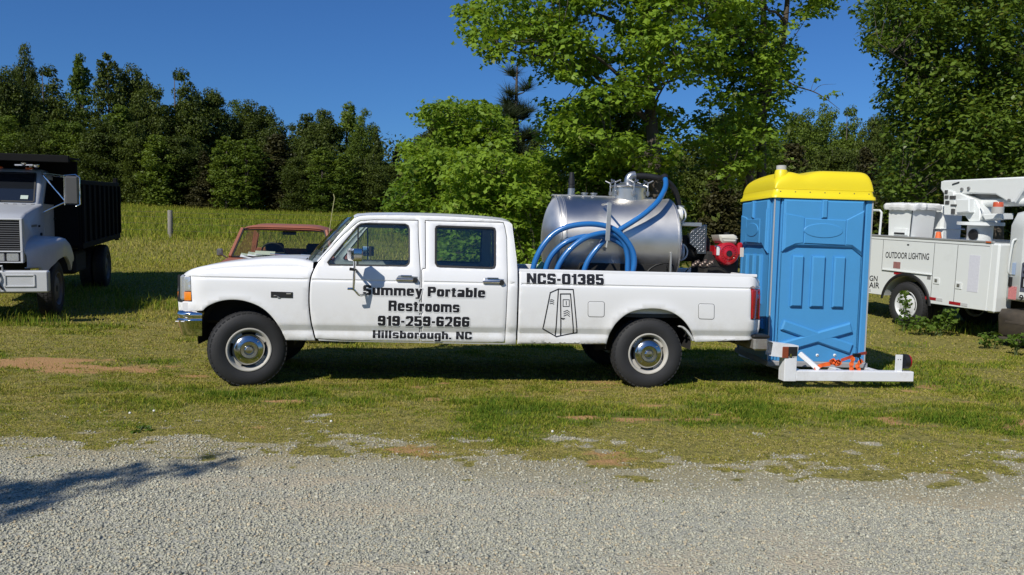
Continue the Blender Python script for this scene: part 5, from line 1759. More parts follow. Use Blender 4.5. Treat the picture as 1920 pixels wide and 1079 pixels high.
for k in range(7):
    P = [cz(900 + 12 * k + rg.uniform(-12, 12), 450 + rg.uniform(-22, 26), ys - .01 * k * .5 + rg.uniform(-.03, .02)) for _ in range(4)]
    kn2 = ribbon(P, .05, .8); kn.add([V(*q) for q in kn2.v], kn2.f)
kn.build('strap_knot', STR, strap)
for P in ([(1105, 400), (1125, 420), (1110, 470), (1108, 510), (1125, 540)], [(1230, 430), (1200, 450), (1175, 490), (1185, 520), (1170, 535)]):
    ribbon([cz(u, v, ys - .01) for u, v in P], .05, .4).build('strap_end', STR, strap)
bk = cz(1165, 375, ys)
MB().box(bk - V(.045, .02, .02), bk + V(.045, .02, .02), .006).tube([bk + V(-.02, 0, 0), bk + V(.03, -.01, -.03), bk + V(.05, -.01, -.09)], .009, 6).build('ratchet_buckle', mat('black_buckle', (.02, .02, .02), .4, metal=.6), strap)
# ------------------------------------------------------------------ white dump truck, cut by the left edge
_p = at(90.8, 600, 13.0)
DF = yaw_frame([_p[0], _p[1], float(ground(_p[0], _p[1]))], math.radians(17.3), 0, .05)
dump = thing('dump_truck', 'white dump truck with black steel bed facing the drive beside the field', 'truck', DF.matrix())
DWH = mat('old_white_paint', (.54, .55, .57), .42, coat=.15, var=.05, vscale=3, dirt=(.36, .33, .28), dirt_amt=.3, dscale=2.5)
DBK = mat('black_steel_bed', (.007, .007, .0075), .85, spec=.2, var=.4, vscale=5)
DW = 2.4
pre = lambda pts, fn, a, b, ch, nm, m_, par, ang=35: MB().prism([V(*p) for p in pts], fn, a, b, ch).build(nm, m_, par, ang)
yz = lambda p, q, d: V(d, p, q)                                # profile in (Y, Z), extruded along X
XR, XL = -.40, -DW + .40                                       # hood sides
pre([(.36, .98), (1.72, .98), (1.72, 1.93), (1.2, 1.88), (.62, 1.80), (.40, 1.74), (.34, 1.66)], yz, XL, XR, .05, 'hood', DWH, dump, 50)
pre([(1.70, .80), (3.0, .80), (3.04, 1.7), (2.98, 2.44), (2.88, 2.52), (2.22, 2.55), (2.12, 2.50), (1.72, 1.94), (1.70, 1.9)], yz, -DW + .47, -.47, .06, 'cab', DWH, dump, 50)
def gl(y, z, x): return V(x, y, z)
wsn = V(0, -.56, .40); wsn = norm(V(0, -(2.50 - 1.94), (2.12 - 1.72)))
a0, a1 = V(0, 1.73, 1.96) + wsn * .005, V(0, 2.10, 2.47) + wsn * .005
wl, wr = -DW + .56, -.56
DG = mat('dark_truck_glass', (.012, .014, .018), .04, coat=1.0)
wsb_ = MB().prism([V(wl + .0, 0), V(wr, 0), V(wr - .04, 1), V(wl + .04, 1)], lambda a, b, d: a0 + (a1 - a0) * b + V(a, 0, 0) + wsn * d, -.01, .006, 0).build('windshield', DG, dump)
n4 = 4; Pq = [V(wl, 0), V(wr, 0), V(wr - .04, 1), V(wl + .04, 1)]
sl_ = MB()
cr_ = [a0 + (a1 - a0) * q[1] + V(q[0], 0, 0) + wsn * .008 for q in Pq]
for i in range(4): sl_.bar(cr_[i], cr_[(i + 1) % 4], .03, .012, wsn, .003)
sl_.build('windshield_seal', BLACK, wsb_)
MB().box((wr - .22, 0, 0), (wr - .10, .003, .08), 0, lambda p: V(p[0], 0, 0) + a0 + wsn * (.012 + p[1]) + norm(a1 - a0) * (.05 + p[2])).build('inspection_sticker', mat('pale_green_sticker', (.45, .52, .45), .6), wsb_)
MB().tube([V(wl + .75, 1.70, 1.98), V(wl + .2, 1.80, 2.16)], .010, 6).tube([V(wr - .65, 1.68, 1.95), V(wr - 1.0, 1.78, 2.12)], .010, 6).build('wiper', CHROME, wsb_)
ve = MB()
for k in range(9): ve.box((XR - .12 - .14 * k, 1.60, 1.916), (XR - .18 - .14 * k, 1.63, 1.926))
ve.build('cowl_vent', BLACK, dump)
door = pre([(1.98, .98), (2.86, .98), (2.90, 1.75), (2.84, 2.42), (2.18, 2.44), (1.86, 1.98)], yz, -.48, -.455, .01, 'door', DWH, dump)
pre([(1.93, 1.93), (2.78, 1.90), (2.80, 2.0), (2.74, 2.36), (2.22, 2.38)], yz, -.46, -.448, .004, 'door_window', DG, door)
MB().box((-.455, 2.62, 1.62), (-.42, 2.80, 1.66), .008).build('door_handle', BLACK, door)
for (y, z, r) in ((1.30, 1.55, .02), (1.42, 1.40, .03), (1.50, 1.33, .035), (.72, 1.28, .02)):
    MB().cyl((XR - .01, y, z), (XR + .025, y, z), r, seg=10).build('hood_latch', BLACK, dump)
MB().box((XR - .002, .85, 1.545), (XR + .006, 1.18, 1.585), .002).build('hood_badge', mat('dull_badge', (.12, .12, .13), .5), dump)
# grille
gb = MB().box((XL + .05, .33, 1.18), (XR - .04, .40, 1.68), .01).build('grille_backing', BLACK, dump)
for k in range(13):
    z = 1.205 + .036 * k
    MB().box((XL + .06, .315, z), (XR - .05, .335, z + .011), .003).build('grille_slat', mat('grey_plastic_slat', (.13, .13, .14), .4), dump)
for x0, x1, z0, z1 in ((XL + .0, XR, 1.68, 1.71), (XL, XR, 1.155, 1.18), (XL, XL + .05, .985, 1.69), (XR - .04, XR, .985, 1.69), (XL, XR, .98, 1.0)):
    MB().box((x0, .30, z0), (x1, .40, z1), .008).build('grille_surround', DWH, dump)
MB().box((XL + .05, .33, 1.0), (XR - .04, .39, 1.155), .01).build('headlight_panel', BLACK, dump)
for x in (XR - .16, XR - .36, XL + .16, XL + .36):
    MB().box((x - .085, .315, 1.015), (x + .085, .335, 1.14), .015).build('headlight', HL, dump)
# fenders
for side in (0, 1):
    x0, x1 = (-.44, .02) if side == 0 else (-DW + .44, -DW - .02)
    so = 1 if side == 0 else -1; mxf = lambda x: x if side == 0 else -DW - x
    rows = []
    for y in list(np.linspace(.37, 1.05, 9)) + list(np.linspace(1.12, 1.86, 9)):
        xo = float(np.interp(y, [.37, .55, .8, 1.05], [-.36, -.20, -.04, .02]))
        zt = float(np.interp(y, [.37, .5, .8, 1.1, 1.4, 1.7, 1.86], [1.20, 1.28, 1.36, 1.38, 1.36, 1.26, 1.10]))
        d = (y - 1.14) / .62; zb = .46 + .58 * math.sqrt(max(0, 1 - d * d)) if abs(d) < 1 else .90
        zb = min(zt - .10, max(zb, .90 if y < .60 else (.80 if y > 1.74 else 0)))
        rows.append([V(mxf(-.44), y, zt + .02), V(mxf(max(-.42, xo - .12)), y, zt), V(mxf(xo - .03), y, zt - .03), V(mxf(xo), y, zt - .09), V(mxf(xo + .005), y, (zt - .09 + zb) / 2), V(mxf(xo), y, zb), V(mxf(xo - .04), y, zb + .004)])
    solidify(MB().loft(rows), lambda p: (p[0] - so * .012, p[1], p[2] - .012)).build('front_fender', DWH, dump, 50)
# bumper in two white boards with raised fog-light frame
MB().box((-DW, -.02, .53), (0.02, .14, .88), .02).build('front_bumper', DWH, dump)
for x in (-.60, -DW + .14):
    fo = MB()
    for q in ((x, .62, x + .44, .645), (x, .80, x + .44, .825), (x, .62, x + .025, .825), (x + .415, .62, x + .44, .825)): fo.box((q[0], -.035, q[1]), (q[2], -.018, q[3]), .004)
    fo.build('bumper_frame', DWH, dump)
MB().box((-.69, -.028, .54), (-.672, -.015, .87)).build('bumper_joint', BLACK, dump)
for z in (.56, .62): MB().cyl((-.71, -.03, z), (-.71, -.015, z), .014, seg=8).build('bumper_bolt', DARK, dump)
MB().tube(spline([V(-.67, -.03, .86), V(-.66, -.05, .78), V(-.68, -.05, .70), V(-.62, -.04, .58)], 5), .014, 6).build('tow_chain', BLACK, dump)
MB().tube([V(-.78, -.01, .88), V(-.78, -.03, .96), V(-.62, -.03, .96), V(-.62, -.01, .88)], .014, 6).build('tow_loop', DWH, dump)
# mirrors on chrome arms
for s in (1, -1):
    mx_ = lambda x: x if s == 1 else -DW - x
    mm = MB().box((mx_(-.05), 1.66, 1.93), (mx_(.17), 1.72, 2.44), .025).build('side_mirror', mat('mirror_back', (.20, .19, .18), .35, metal=.7), dump)
    MB().tube([V(mx_(-.06), 1.70, 1.92), V(mx_(-.06), 1.70, 2.45), V(mx_(.12), 1.70, 2.47), V(mx_(.19), 1.70, 2.42), V(mx_(.19), 1.70, 1.94), V(mx_(.12), 1.70, 1.90)], .014, 8).build('mirror_frame', CHROME, mm)
    for P in (((-.50, 2.05, 2.50), (-.06, 1.70, 2.45)), ((-.48, 2.0, 2.47), (-.06, 1.70, 2.0)), ((-.40, 1.62, 1.78), (-.06, 1.70, 1.97)), ((-.47, 2.3, 2.46), (-.06, 1.72, 2.42))):
        MB().tube([V(mx_(P[0][0]), *P[0][1:]), V(mx_(P[1][0]), *P[1][1:])], .013, 8).build('mirror_arm', CHROME, mm)
# marker lamps and horn on the roof corner
for x in (-.72, -1.2, -1.68):
    MB().box((x - .06, 2.12, 2.545), (x + .06, 2.22, 2.59), .02).build('roof_marker', mat('orange_marker', (.50, .10, .02), .2, coat=.5), dump)
MB().tube([V(-.95, 2.2, 2.63), V(-.60, 2.15, 2.64)], .035, 10).ball((-.60, 2.14, 2.63), .06).ball((-.80, 2.14, 2.66), .05).cyl((-.7, 2.2, 2.54), (-.7, 2.2, 2.63), .03).build('air_horn', CHROME, dump)
# steel body with cab shield and upright ribs
MB().box((-DW + .04, 2.66, 1.12), (-.04, 2.74, 2.74), .01).build('bed_front_wall', DBK, dump)
MB().box((-DW - .02, 1.72, 2.68), (.02, 1.80, 2.81), .01).box((-DW + .0, 1.80, 2.755), (.0, 2.72, 2.785)).build('cab_shield', DBK, dump)
for s in (0, 1):
    x = -.04 if s == 0 else -DW
    MB().box((x, 2.70, 1.14), (x + .04, 6.95, 2.30), .008).box((x - .03, 2.68, 2.30), (x + .07, 6.98, 2.39), .01).box((x - .03, 2.68, 1.06), (x + .07, 6.98, 1.18), .01).build('bed_side', DBK, dump)
    xo = x + .04 if s == 0 else x - .05
    for k in range(9):
        y = 2.74 + k * .52
        MB().box((xo, y, 1.18), (xo + .05, y + .09, 2.30), .01).build('side_rib', DBK, dump)
MB().box((-DW, 6.90, 1.06), (0, 6.98, 2.38), .01).build('tailgate', DBK, dump)
MB().box((-DW + .05, 2.7, 1.08), (-.05, 6.9, 1.14)).build('bed_floor', DBK, dump)
for x in (-.10, -DW + .02): MB().box((x, 6.9, 1.0), (x + .08, 7.06, 2.5), .01).build('corner_post', DBK, dump)
fr_ = MB()
for x in (-.85, -1.6): fr_.box((x, .2, .72), (x + .09, 6.9, .98))
fr_.box((-1.7, .5, .55), (-.7, 1.9, 1.2)).build('chassis_frame', DARK, dump)
MB().box((-.62, 2.9, .55), (-.16, 3.9, .98), .05).build('fuel_tank', DARK, dump)
WHR = mat('white_disc_wheel', (.62, .63, .64), .45, dirt=(.30, .26, .2), dirt_amt=.4, dscale=8)
DRIM = mat('dull_dark_wheel', (.16, .15, .14), .6, dirt=(.10, .08, .06), dirt_amt=.5, dscale=8)
for x, y, rz, nm in ((-.20, 1.12, math.pi / 2, 0), (-DW + .20, 1.12, -math.pi / 2, 0), (-.19, 5.75, math.pi / 2, 1), (-DW + .19, 5.75, -math.pi / 2, 1), (-.46, 5.75, math.pi / 2, 1), (-DW + .46, 5.75, -math.pi / 2, 1)):
    make_wheel(dump, (x, y, .47), rz, R=.49, W=.25, rim_r=.29, cap=False, rimmat=DRIM, seg=40)
MB().cyl((-.3, 5.75, .48), (-DW + .3, 5.75, .48), .07).cyl((-.3, 1.12, .44), (-DW + .3, 1.12, .44), .05).build('axle', DARK, dump)

# ------------------------------------------------------------------ old rusty red pickup behind the hood
_p = at(530, 480, 12.7)
RF = yaw_frame([_p[0], _p[1], float(ground(_p[0], _p[1]))], math.radians(5), -.015, .03)
red = thing('old_pickup', 'faded red old pickup with rusty roof half hidden behind white hood', 'truck', RF.matrix())
RED = mat('faded_red_paint', (.34, .115, .070), .55, var=.2, vscale=3, dirt=(.27, .11, .065), dirt_amt=.9, dscale=7, rvar=.1)
ra = lambda u, v, y: RF.at(u, v, 1, y)
x0b, x1b = ra(431, 480, 0)[0], ra(625, 487, 0)[0]
x0t, x1t = ra(455, 432, .42)[0], ra(612, 437, .42)[0]
zb_r, zt_r = ra(520, 484, 0)[2], ra(535, 430.5, .42)[2]
zr_ = ra(530, 422.5, .75)[2]
def rib_pts(x0, x1, y, z): return [V(x, y, z) for x in (x0, x1)]
# roof
rows = []
for y, zc_, inset in ((.40, zt_r, 0), (.37, zt_r + .03, .01), (.43, zt_r + .065, .035), (.60, zr_ - .005, .06), (.95, zr_ + .02, .07), (1.30, zr_ - .01, .06), (1.46, zt_r + .03, .02), (1.48, zt_r - .02, 0)):
    row = []
    for t in np.linspace(0, 1, 15):
        s = abs(2 * t - 1); xx = x0t - .02 + (x1t - x0t + .04) * t
        row.append(V(xx, y + .03 * s ** 3 * (1 if y < .9 else -1), zc_ - (zc_ - zt_r + .02) * s ** 7))
    rows.append(row)
solidify(MB().loft(rows), lambda p: (p[0], p[1], p[2] - .025)).build('roof', RED, red, 50)
for a, b, w_ in (((x0b, .0, zb_r), (x0t, .42, zt_r), .05), ((x1b, .0, zb_r), (x1t, .42, zt_r), .05), ((x0b + .02, 1.50, zb_r), (x0t, 1.46, zt_r), .09), ((x1b - .02, 1.50, zb_r), (x1t, 1.46, zt_r), .09)):
    MB().bar(a, b, w_, .06, (0, 1, 0), .01).build('pillar', RED, red)
RG = glass('old_glass', (.80, .84, .72))
MB().add([V(x0b + .03, .01, zb_r + .01), V(x1b - .03, .01, zb_r + .01), V(x1t - .02, .41, zt_r - .01), V(x0t + .02, .41, zt_r - .01)], [(0, 1, 2, 3)]).build('windshield', RG, red)
for a, b in (((x0b + .03, .0, zb_r + .01), (x1b - .03, .0, zb_r + .01)), ((x0t + .01, .405, zt_r - .015), (x1t - .01, .405, zt_r - .015)), ((x0b + .035, .0, zb_r), (x0t + .03, .40, zt_r)), ((x1b - .035, .0, zb_r), (x1t - .03, .40, zt_r))):
    MB().bar(a, b, .022, .022, (0, 1, 0), .004).build('windshield_seal', BLACK, red)
MB().add([V(x0t + .08, 1.47, zb_r + .10), V(x1t - .08, 1.47, zb_r + .10), V(x1t - .10, 1.46, zt_r - .06), V(x0t + .10, 1.46, zt_r - .06)], [(0, 1, 2, 3)]).build('back_window', RG, red)
MB().box((x0b, 1.47, .5), (x1b, 1.52, zb_r + .09), .01).build('cab_back_panel', RED, red)
for x in (x0b, x1b - .05):
    MB().box((x, .02, .45), (x + .05, 1.5, zb_r), .015).build('door', RED, red)
    xs_s = x + .025
    MB().add([V(xs_s, .12, zb_r), V(xs_s, 1.44, zb_r), V(xs_s + (.16 if x == x0b else -.16), 1.40, zt_r - .02), V(xs_s + (.16 if x == x0b else -.16), .48, zt_r - .02)], [(0, 1, 2, 3)]).build('door_window', RG, red)
for x in (x0b + .30, x1b - .62):
    st_ = MB().box((x - .06, .95, .7), (x + .40, 1.12, zb_r + .06), .05).box((x + .02, 1.0, zb_r + .04), (x + .33, 1.10, zb_r + .20), .04)
    st_.build('seat', SEAT, red)
MB().box((x0b + .05, .10, zb_r - .18), (x1b - .05, .45, zb_r - .01), .03).build('dashboard', PLAST, red)
cw = V(x0b + .55, .60, zb_r + .05); axr = norm(V(0, .85, .5)); sxr, syr, _ = basis(axr)
MB().tube([cw + (sxr * math.cos(t) + syr * math.sin(t)) * .19 for t in np.linspace(0, 2 * math.pi, 25)[:-1]], .013, 8, close=True).bar(cw - sxr * .18, cw + sxr * .18, .03, .02).cyl(cw, cw - axr * .3, .025).build('steering_wheel', PLAST, red)
MB().box(((x0t + x1t) / 2 - .05, .47, zt_r - .09), ((x0t + x1t) / 2 + .17, .50, zt_r - .03), .01).build('rear_view_mirror', BLACK, red)
pp = MB()
for k in range(3):
    q = V(x0b + .16 + .10 * k, .02 + .05 * k, zb_r + .035 + .018 * k)
    pp.bar(q, q + V(.30, .05, -.05 + .02 * k), .20, .004, (0, -.25, 1), .001)
pp.build('papers', mat('crumpled_white_paper', (.70, .72, .74), .8, var=.25, vscale=25), red)
for a in ((.62, .28), (1.10, .8)):
    MB().tube([V(x0b + a[0] + .5, -.04, zb_r + .01), V(x0b + a[0] + .45, -.03, zb_r + .045), V(x0b + a[0], .0, zb_r + .06)], .009, 6).build('wiper', CHROME, red)
wiresq = [V(x1b - .28, -.02, zb_r + .0), V(x1b - .33, .0, zb_r + .08), V(x1b - .26, .0, zb_r + .11)]
mr = ra(411, 475, -.05)
MB().box((mr[0] - .05, -.03, mr[2] - .05), (mr[0] + .045, .02, mr[2] + .07), .02).tube([mr, V(x0b + .01, .05, zb_r - .06)], .012, 6).build('door_mirror', mat('old_chrome_mirror', (.35, .33, .32), .3, metal=.8), red)
# front clip, bed and wheels, mostly behind the white truck
pre([(-1.35, .62), (0, .62), (.02, zb_r - .01), (-.5, zb_r - .06), (-1.2, zb_r - .14), (-1.36, zb_r - .22)], lambda p, q, d: V(d, p, q), x0b - .02, x1b + .02, .05, 'hood', RED, red, 50)
for s in (0, 1):
    x = x0b - .10 if s == 0 else x1b + .02
    MB().box((x, -1.4, .62), (x + .08, .0, zb_r - .20), .03).build('front_fender', RED, red)
    MB().box((x + .0, 1.6, .55), (x + .08, 3.6, zb_r - .06), .03).build('bed_side', RED, red)
    MB().lathe([(.02, 0), (.10, .0), (.10, -.03), (.08, -.035)], (x + .14 if s == 0 else x - .08, -1.38, .92), (0, 1, 0), 20).build('headlight', HL, red)
MB().box((x0b + .05, -1.40, .72), (x1b - .05, -1.36, 1.0), .01).build('grille', BLACK, red)
MB().box((x0b - .1, -1.52, .48), (x1b + .1, -1.42, .64), .02).build('front_bumper', CHROME, red)
MB().box((x0b, 1.55, .6), (x1b, 3.6, .68)).box((x0b, 3.56, .6), (x1b, 3.62, zb_r - .06)).build('bed_floor', RED, red)
MB().box((x0b + .3, -1.2, .42), (x1b - .3, 3.5, .6)).build('chassis_frame', DARK, red)
for x, y, rz in ((x0b + .02, -.72, -math.pi / 2), (x1b - .02, -.72, math.pi / 2), (x0b + .02, 2.55, -math.pi / 2), (x1b - .02, 2.55, math.pi / 2)):
    make_wheel(red, (x, y, .35), rz, R=.36, W=.2, rim_r=.19, seg=32)
aw = [ra(617, 440, .3), ra(621, 410, .3), ra(625, 385, .32), ra(627, 372, .33), ra(625, 364, .34)]
MB().tube([V(aw[0][0] - .02, .3, zb_r - .1)] + spline(aw, 4), .006, 6).build('whip_antenna', mat('faded_yellow_rod', (.40, .38, .18), .5), red)

# ------------------------------------------------------------------ white bucket truck at the right
_a, _b = at(1848, 583, 13.9), at(1632, 553, 16.5)
_ph = math.atan2(-(_b[0] - _a[0]), _b[1] - _a[1])
BF = yaw_frame([_a[0], _a[1], float(ground(_a[0], _a[1]))], _ph, 0, .045)
bkt = thing('bucket_truck', 'white bucket lift truck with outdoor lighting lettering on its side boxes', 'truck', BF.matrix())
BWH = mat('utility_white', (.70, .72, .71), .36, coat=.25, var=.03, vscale=2, dirt=(.42, .42, .38), dirt_amt=.25, dscale=2.0)
zbT, zbB = 1.73, .53
arc_c = (1.84, .44)
arc = [V(arc_c[0] + .57 * math.cos(t), arc_c[1] + .55 * math.sin(t)) for t in np.linspace(.17, math.pi - .17, 19)]
arc = arc[::-1]
sp = [V(.02, zbB + .02), V(arc[0][0], zbB)] + arc[1:-1] + [V(arc[-1][0], zbB + .02), V(3.7, zbB), V(3.7, zbT), V(.0, zbT)]
bx = lambda p, q, d: V(d, p, q)
MB().prism(sp, bx, .55, .0, .008).build('side_box', BWH, bkt)
MB().prism(sp, bx, 1.75, 2.3, .008).build('side_box', BWH, bkt)
for x0_, x1_ in ((.0, .4), (1.9, 2.3)): MB().box((x0_, -.14, zbB), (x1_, .03, zbT), .03).build('front_box', BWH, bkt)
MB().box((.55, .0, .75), (1.75, 3.7, 1.0)).build('deck', BWH, bkt)
MB().box((-.015, -.02, zbT), (.03, 3.7, zbT + .035), .006).build('top_rail', mat('alu_rail', (.6, .6, .6), .3, metal=.6), bkt)
MB().box((-.022, .02, zbT + .002), (-.012, .12, zbT + .03), .002).build('corner_marker', mat('orange_marker', (.5, .1, .02), .2), bkt)
MB().loft([[V(x, arc_c[0] + r_ * math.cos(t), arc_c[1] + (r_ - .02) * math.sin(t)) for x, r_ in ((-.012, .565), (-.02, .575), (-.02, .62), (.0, .635))] for t in np.linspace(.08, math.pi - .08, 25)]).build('arch_trim', BLACK, bkt, 60)
def door_gap(y0, z0, y1, z1, w=.010): return MB().box((-.0015, min(y0, y1), min(z0, z1)), (.002, max(y0, y1) + (w if y0 == y1 else 0), max(z0, z1) + (w if z0 == z1 else 0)))
GAP = mat('panel_gap', (.10, .10, .10), .8)
for q in ((1.22, 1.06, 1.22, 1.68), (1.22, 1.05, 2.50, 1.05), (2.50, 1.06, 2.50, 1.68), (.70, .60, .70, 1.66), (1.22, .62, 1.22, 1.06), (.05, 1.67, 3.7, 1.67)):
    door_gap(*q).build('door_gap', GAP, bkt)
MB().box((-.03, 1.24, 1.06), (.0, 2.48, 1.085), .005).build('drip_ledge', BWH, bkt)
for y, z in ((1.12, .97), (.62, .93)):
    lt = MB().box((-.012, y - .07, z - .06), (.0, y + .07, z + .06), .004).build('latch_plate', BWH, bkt)
    MB().box((-.025, y - .03, z - .02), (-.01, y + .03, z + .035), .004).build('latch', mat('latch_metal', (.35, .34, .32), .4, metal=.7), lt)
MB().box((-.018, 1.83, 1.60), (-.004, 1.88, 1.615), .003).build('latch', BLACK, bkt)
RFX = mat('red_reflector', (.32, .012, .02), .25, coat=.4); WFX = mat('silver_reflector', (.5, .5, .5), .35)
for y, z in ((.55, .575), (1.10, .60), (1.92, 1.00), (2.90, .59)):
    for k, m_ in enumerate((RFX, WFX)):
        y_ = y - (.13 if k else 0) + .0
        MB().box((-.006, y_ - .02 if k else y_, z), (-.0005, y_ + .12 if k else y_ + .25, z + .055), .001).build('reflector', m_, bkt)
MB().box((-.005, 2.02, 1.12), (-.0005, 2.20, 1.25), .001).build('warning_label', mat('red_grey_label', (.30, .14, .13), .5, var=.5, vscale=40), bkt)
MB().box((-.006, 1.26, .98), (-.0005, 1.34, 1.04), .001).build('reflector', mat('dull_reflector', (.2, .2, .2), .4), bkt)
MB().box((-.004, .22, .85), (-.0006, .44, 1.50), .0005).build('faded_poster', mat('faded_decal', (.62, .62, .68), .5, var=.12, vscale=30), bkt)
def side_text(s, uv0, uv1, hpx, nm, bold=.0):
    p0, p1 = BF.at(*uv0, 0, -.004), BF.at(*uv1, 0, -.004); pt = BF.at(uv0[0], uv0[1] - hpx, 0, -.004)
    font_mesh(s, lambda a, b: V(-.004, p0[1] + (p1[1] - p0[1]) * a, p0[2] + (p1[2] - p0[2]) * a + (pt[2] - p0[2]) * b), bold).build(nm, INK, bkt, None, fix=False)
side_text('OUTDOOR LIGHTING', (1660, 483.5), (1741.5, 487.5), 11.2, 'lettering', .012)
side_text('SIGN', (1622.5, 526), (1645, 528), 10, 'lettering', .012)
side_text('REPAIR', (1611, 538.5), (1648.5, 541), 10.5, 'lettering', .012)
# wheels: rear duals, cab to the front (cut by the frame)
for x, y, rz in ((.14, arc_c[0], -math.pi / 2), (2.16, arc_c[0], math.pi / 2), (.40, arc_c[0], -math.pi / 2), (1.9, arc_c[0], math.pi / 2)):
    make_wheel(bkt, (x, y, .43), rz, R=.45, W=.25, rim_r=.27, cap=False, rimmat=WHR, seg=44)
for x, rz in ((.20, -math.pi / 2), (2.1, math.pi / 2)):
    make_wheel(bkt, (x, -2.0, .43), rz, R=.45, W=.25, rim_r=.27, cap=False, rimmat=WHR, seg=32)
frb = MB()
for x in (.7, 1.5): frb.box((x, -2.9, .55), (x + .1, 3.6, .78))
frb.cyl((.3, arc_c[0], .43), (2.0, arc_c[0], .43), .07).cyl((.3, -2.0, .43), (2.0, -2.0, .43), .05).build('chassis_frame', DARK, bkt)
cabp = [V(-.22, .78), V(-.20, 2.05), V(-.30, 2.26), V(-.55, 2.32), V(-1.55, 2.30), V(-2.05, 1.62), V(-3.0, 1.5), V(-3.1, 1.35), V(-3.1, .75)]
MB().prism(cabp, bx, 2.12, .10, .05).build('cab', BWH, bkt, 50)
cdoor = MB().prism([V(-.50, .85), V(-.48, 2.0), V(-.62, 2.18), V(-1.5, 2.16), V(-1.75, 1.62), V(-1.75, .85)], bx, .10, .085, .01).build('door', BWH, bkt)
MB().prism([V(-.58, 1.55), V(-.58, 2.02), V(-.66, 2.10), V(-1.46, 2.08), V(-1.66, 1.60)], bx, .09, .075, .006).build('door_window', DG, cdoor)
MB().tube(spline([V(.09, -.36, 1.82), V(.03, -.35, 1.75), V(.03, -.32, 1.30), V(.09, -.31, 1.22)], 5), .018, 8).build('grab_handle', BWH, bkt)
MB().box((.06, -.30, 1.02), (.10, -.36, 1.18), .01).build('cab_vent', BLACK, bkt)
MB().prism([V(-.52, .95), V(-.52, 1.42), V(-.66, 1.53), V(-1.7, 1.53), V(-1.7, .95)], bx, .082, .076, .002).build('door_sign', mat('slate_blue_sign', (.09, .10, .14), .5), cdoor)
def cab_text(s, y0, y1, z0, h, m_, nm, x=.073):
    font_mesh(s, lambda a, b: V(x, y0 + (y1 - y0) * a, z0 + h * b), .02).build(nm, m_, cdoor, None, fix=False)
cab_text('SO', -.55, -.82, 1.26, .17, INK, 'lettering')
MB().box((.0735, -.54, 1.02), (.0755, -1.6, 1.20)).build('sign_band', INK, cdoor)
cab_text('EL', -.58, -.80, 1.04, .13, mat('grey_letters', (.45, .46, .48), .5), 'lettering', .072)
cab_text('919', -.52, -.76, .80, .10, INK, 'lettering', .083)
MB().box((.078, -.40, 1.22), (.099, -.34, 1.42), .003).build('cab_label', mat('pale_blue_label', (.30, .38, .52), .5), bkt)
MB().box((.09, -.30, .80), (.099, -.45, 1.02), .002).build('cab_label', mat('red_label', (.55, .20, .20), .5, var=.5, vscale=45), bkt)
# fuel tank and step under the cab
BRN = mat('brown_dusty_steel', (.055, .045, .036), .6, var=.3, dirt=(.13, .10, .07), dirt_amt=.6, dscale=5)
MB().prism([V(-.18, .18), V(-.14, .50), V(-.20, .62), V(-1.5, .64), V(-1.5, .14), V(-.30, .12)], bx, .75, .02, .08).build('fuel_tank', BRN, bkt, 60)
MB().box((-.06, -.30, .10), (.12, -1.5, .16), .015).build('cab_step', BRN, bkt)
MB().box((.015, -.35, .40), (.025, -1.4, .44), .004).build('tank_strap', BRN, bkt)
# pedestal, turret, booms
ba = lambda u, v, x: BF.at(u, v, 0, x)
px_ = 1.0
pp0 = ba(1836, 450, px_); yt = pp0[1]
MB().cyl((px_, yt, 1.0), (px_, yt, 2.02), .22, seg=28).build('pedestal', BWH, bkt)
q = ba(1845, 441, px_ - .2); MB().cyl((px_ - .215, yt - .06, q[2]), (px_ - .24, yt - .06, q[2]), .10, seg=20).build('pedestal_port', BLACK, bkt)
MB().cyl((px_, yt, 2.02), (px_, yt, 2.08), .40, seg=32).build('turret_ring', BWH, bkt)
y18 = lambda u, v, x=.75: (lambda p: V(p[1], p[2]))(ba(1620 + u / 6.744, 320 + v / 6.744, x))
y5 = lambda u, v, x=.75: (lambda p: V(p[1], p[2]))(ba(1600 + u / 2.997, 320 + v / 2.997, x))
tw = [y5(525, 130), y5(600, 128), y5(690, 165), y5(712, 215), y5(712, 290), y5(650, 292), y5(625, 255), y5(508, 250)]
MB().prism(tw, bx, 1.25, .75, .02).build('turret', BWH, bkt)
MB().prism([y5(577, 160, .62), y5(650, 160, .62), y5(650, 235, .62), y5(577, 240, .62)], bx, .78, .62, .02).build('control_box', BWH, bkt)
lb = [y5(482, 62), y5(500, 56), y5(960, 34), y5(985, 60), y5(940, 120), y5(900, 182), y5(870, 185), y5(790, 135), y5(650, 130), y5(512, 150), y5(480, 105)]
MB().prism(lb, bx, 1.2, .78, .025).build('lower_boom', BWH, bkt)
MB().prism([y5(508, 110, .74), y5(560, 118, .74), y5(572, 180, .74), y5(566, 252, .74), y5(508, 250, .74)], bx, .80, .74, .01).build('boom_bracket', BWH, bkt)
hb_ = MB()
for (a, b, c_, d_) in ((512, 110, 526, 130), (540, 142, 570, 160), (515, 170, 535, 190), (545, 190, 575, 200), (548, 215, 565, 245), (512, 140, 530, 158)):
    p, q = y5(a, b, .72), y5(c_, d_, .72); hb_.box((.72, p[0], p[1]), (.75, q[0], q[1]), .005)
hb_.build('hydraulic_blocks', mat('hydraulic_grey', (.10, .10, .10), .5, metal=.4), bkt)['kind'] = 'stuff'
a_, b_ = y5(705, 182, .9), y5(800, 182, .9)
MB().cyl((.95, a_[0], a_[1]), (.95, b_[0] - .6, b_[1] + .02), .075, seg=18).build('lift_cylinder', BWH, bkt)
ub0, ub1 = y5(655, 148, 1.0), y5(960, 150, 1.0)
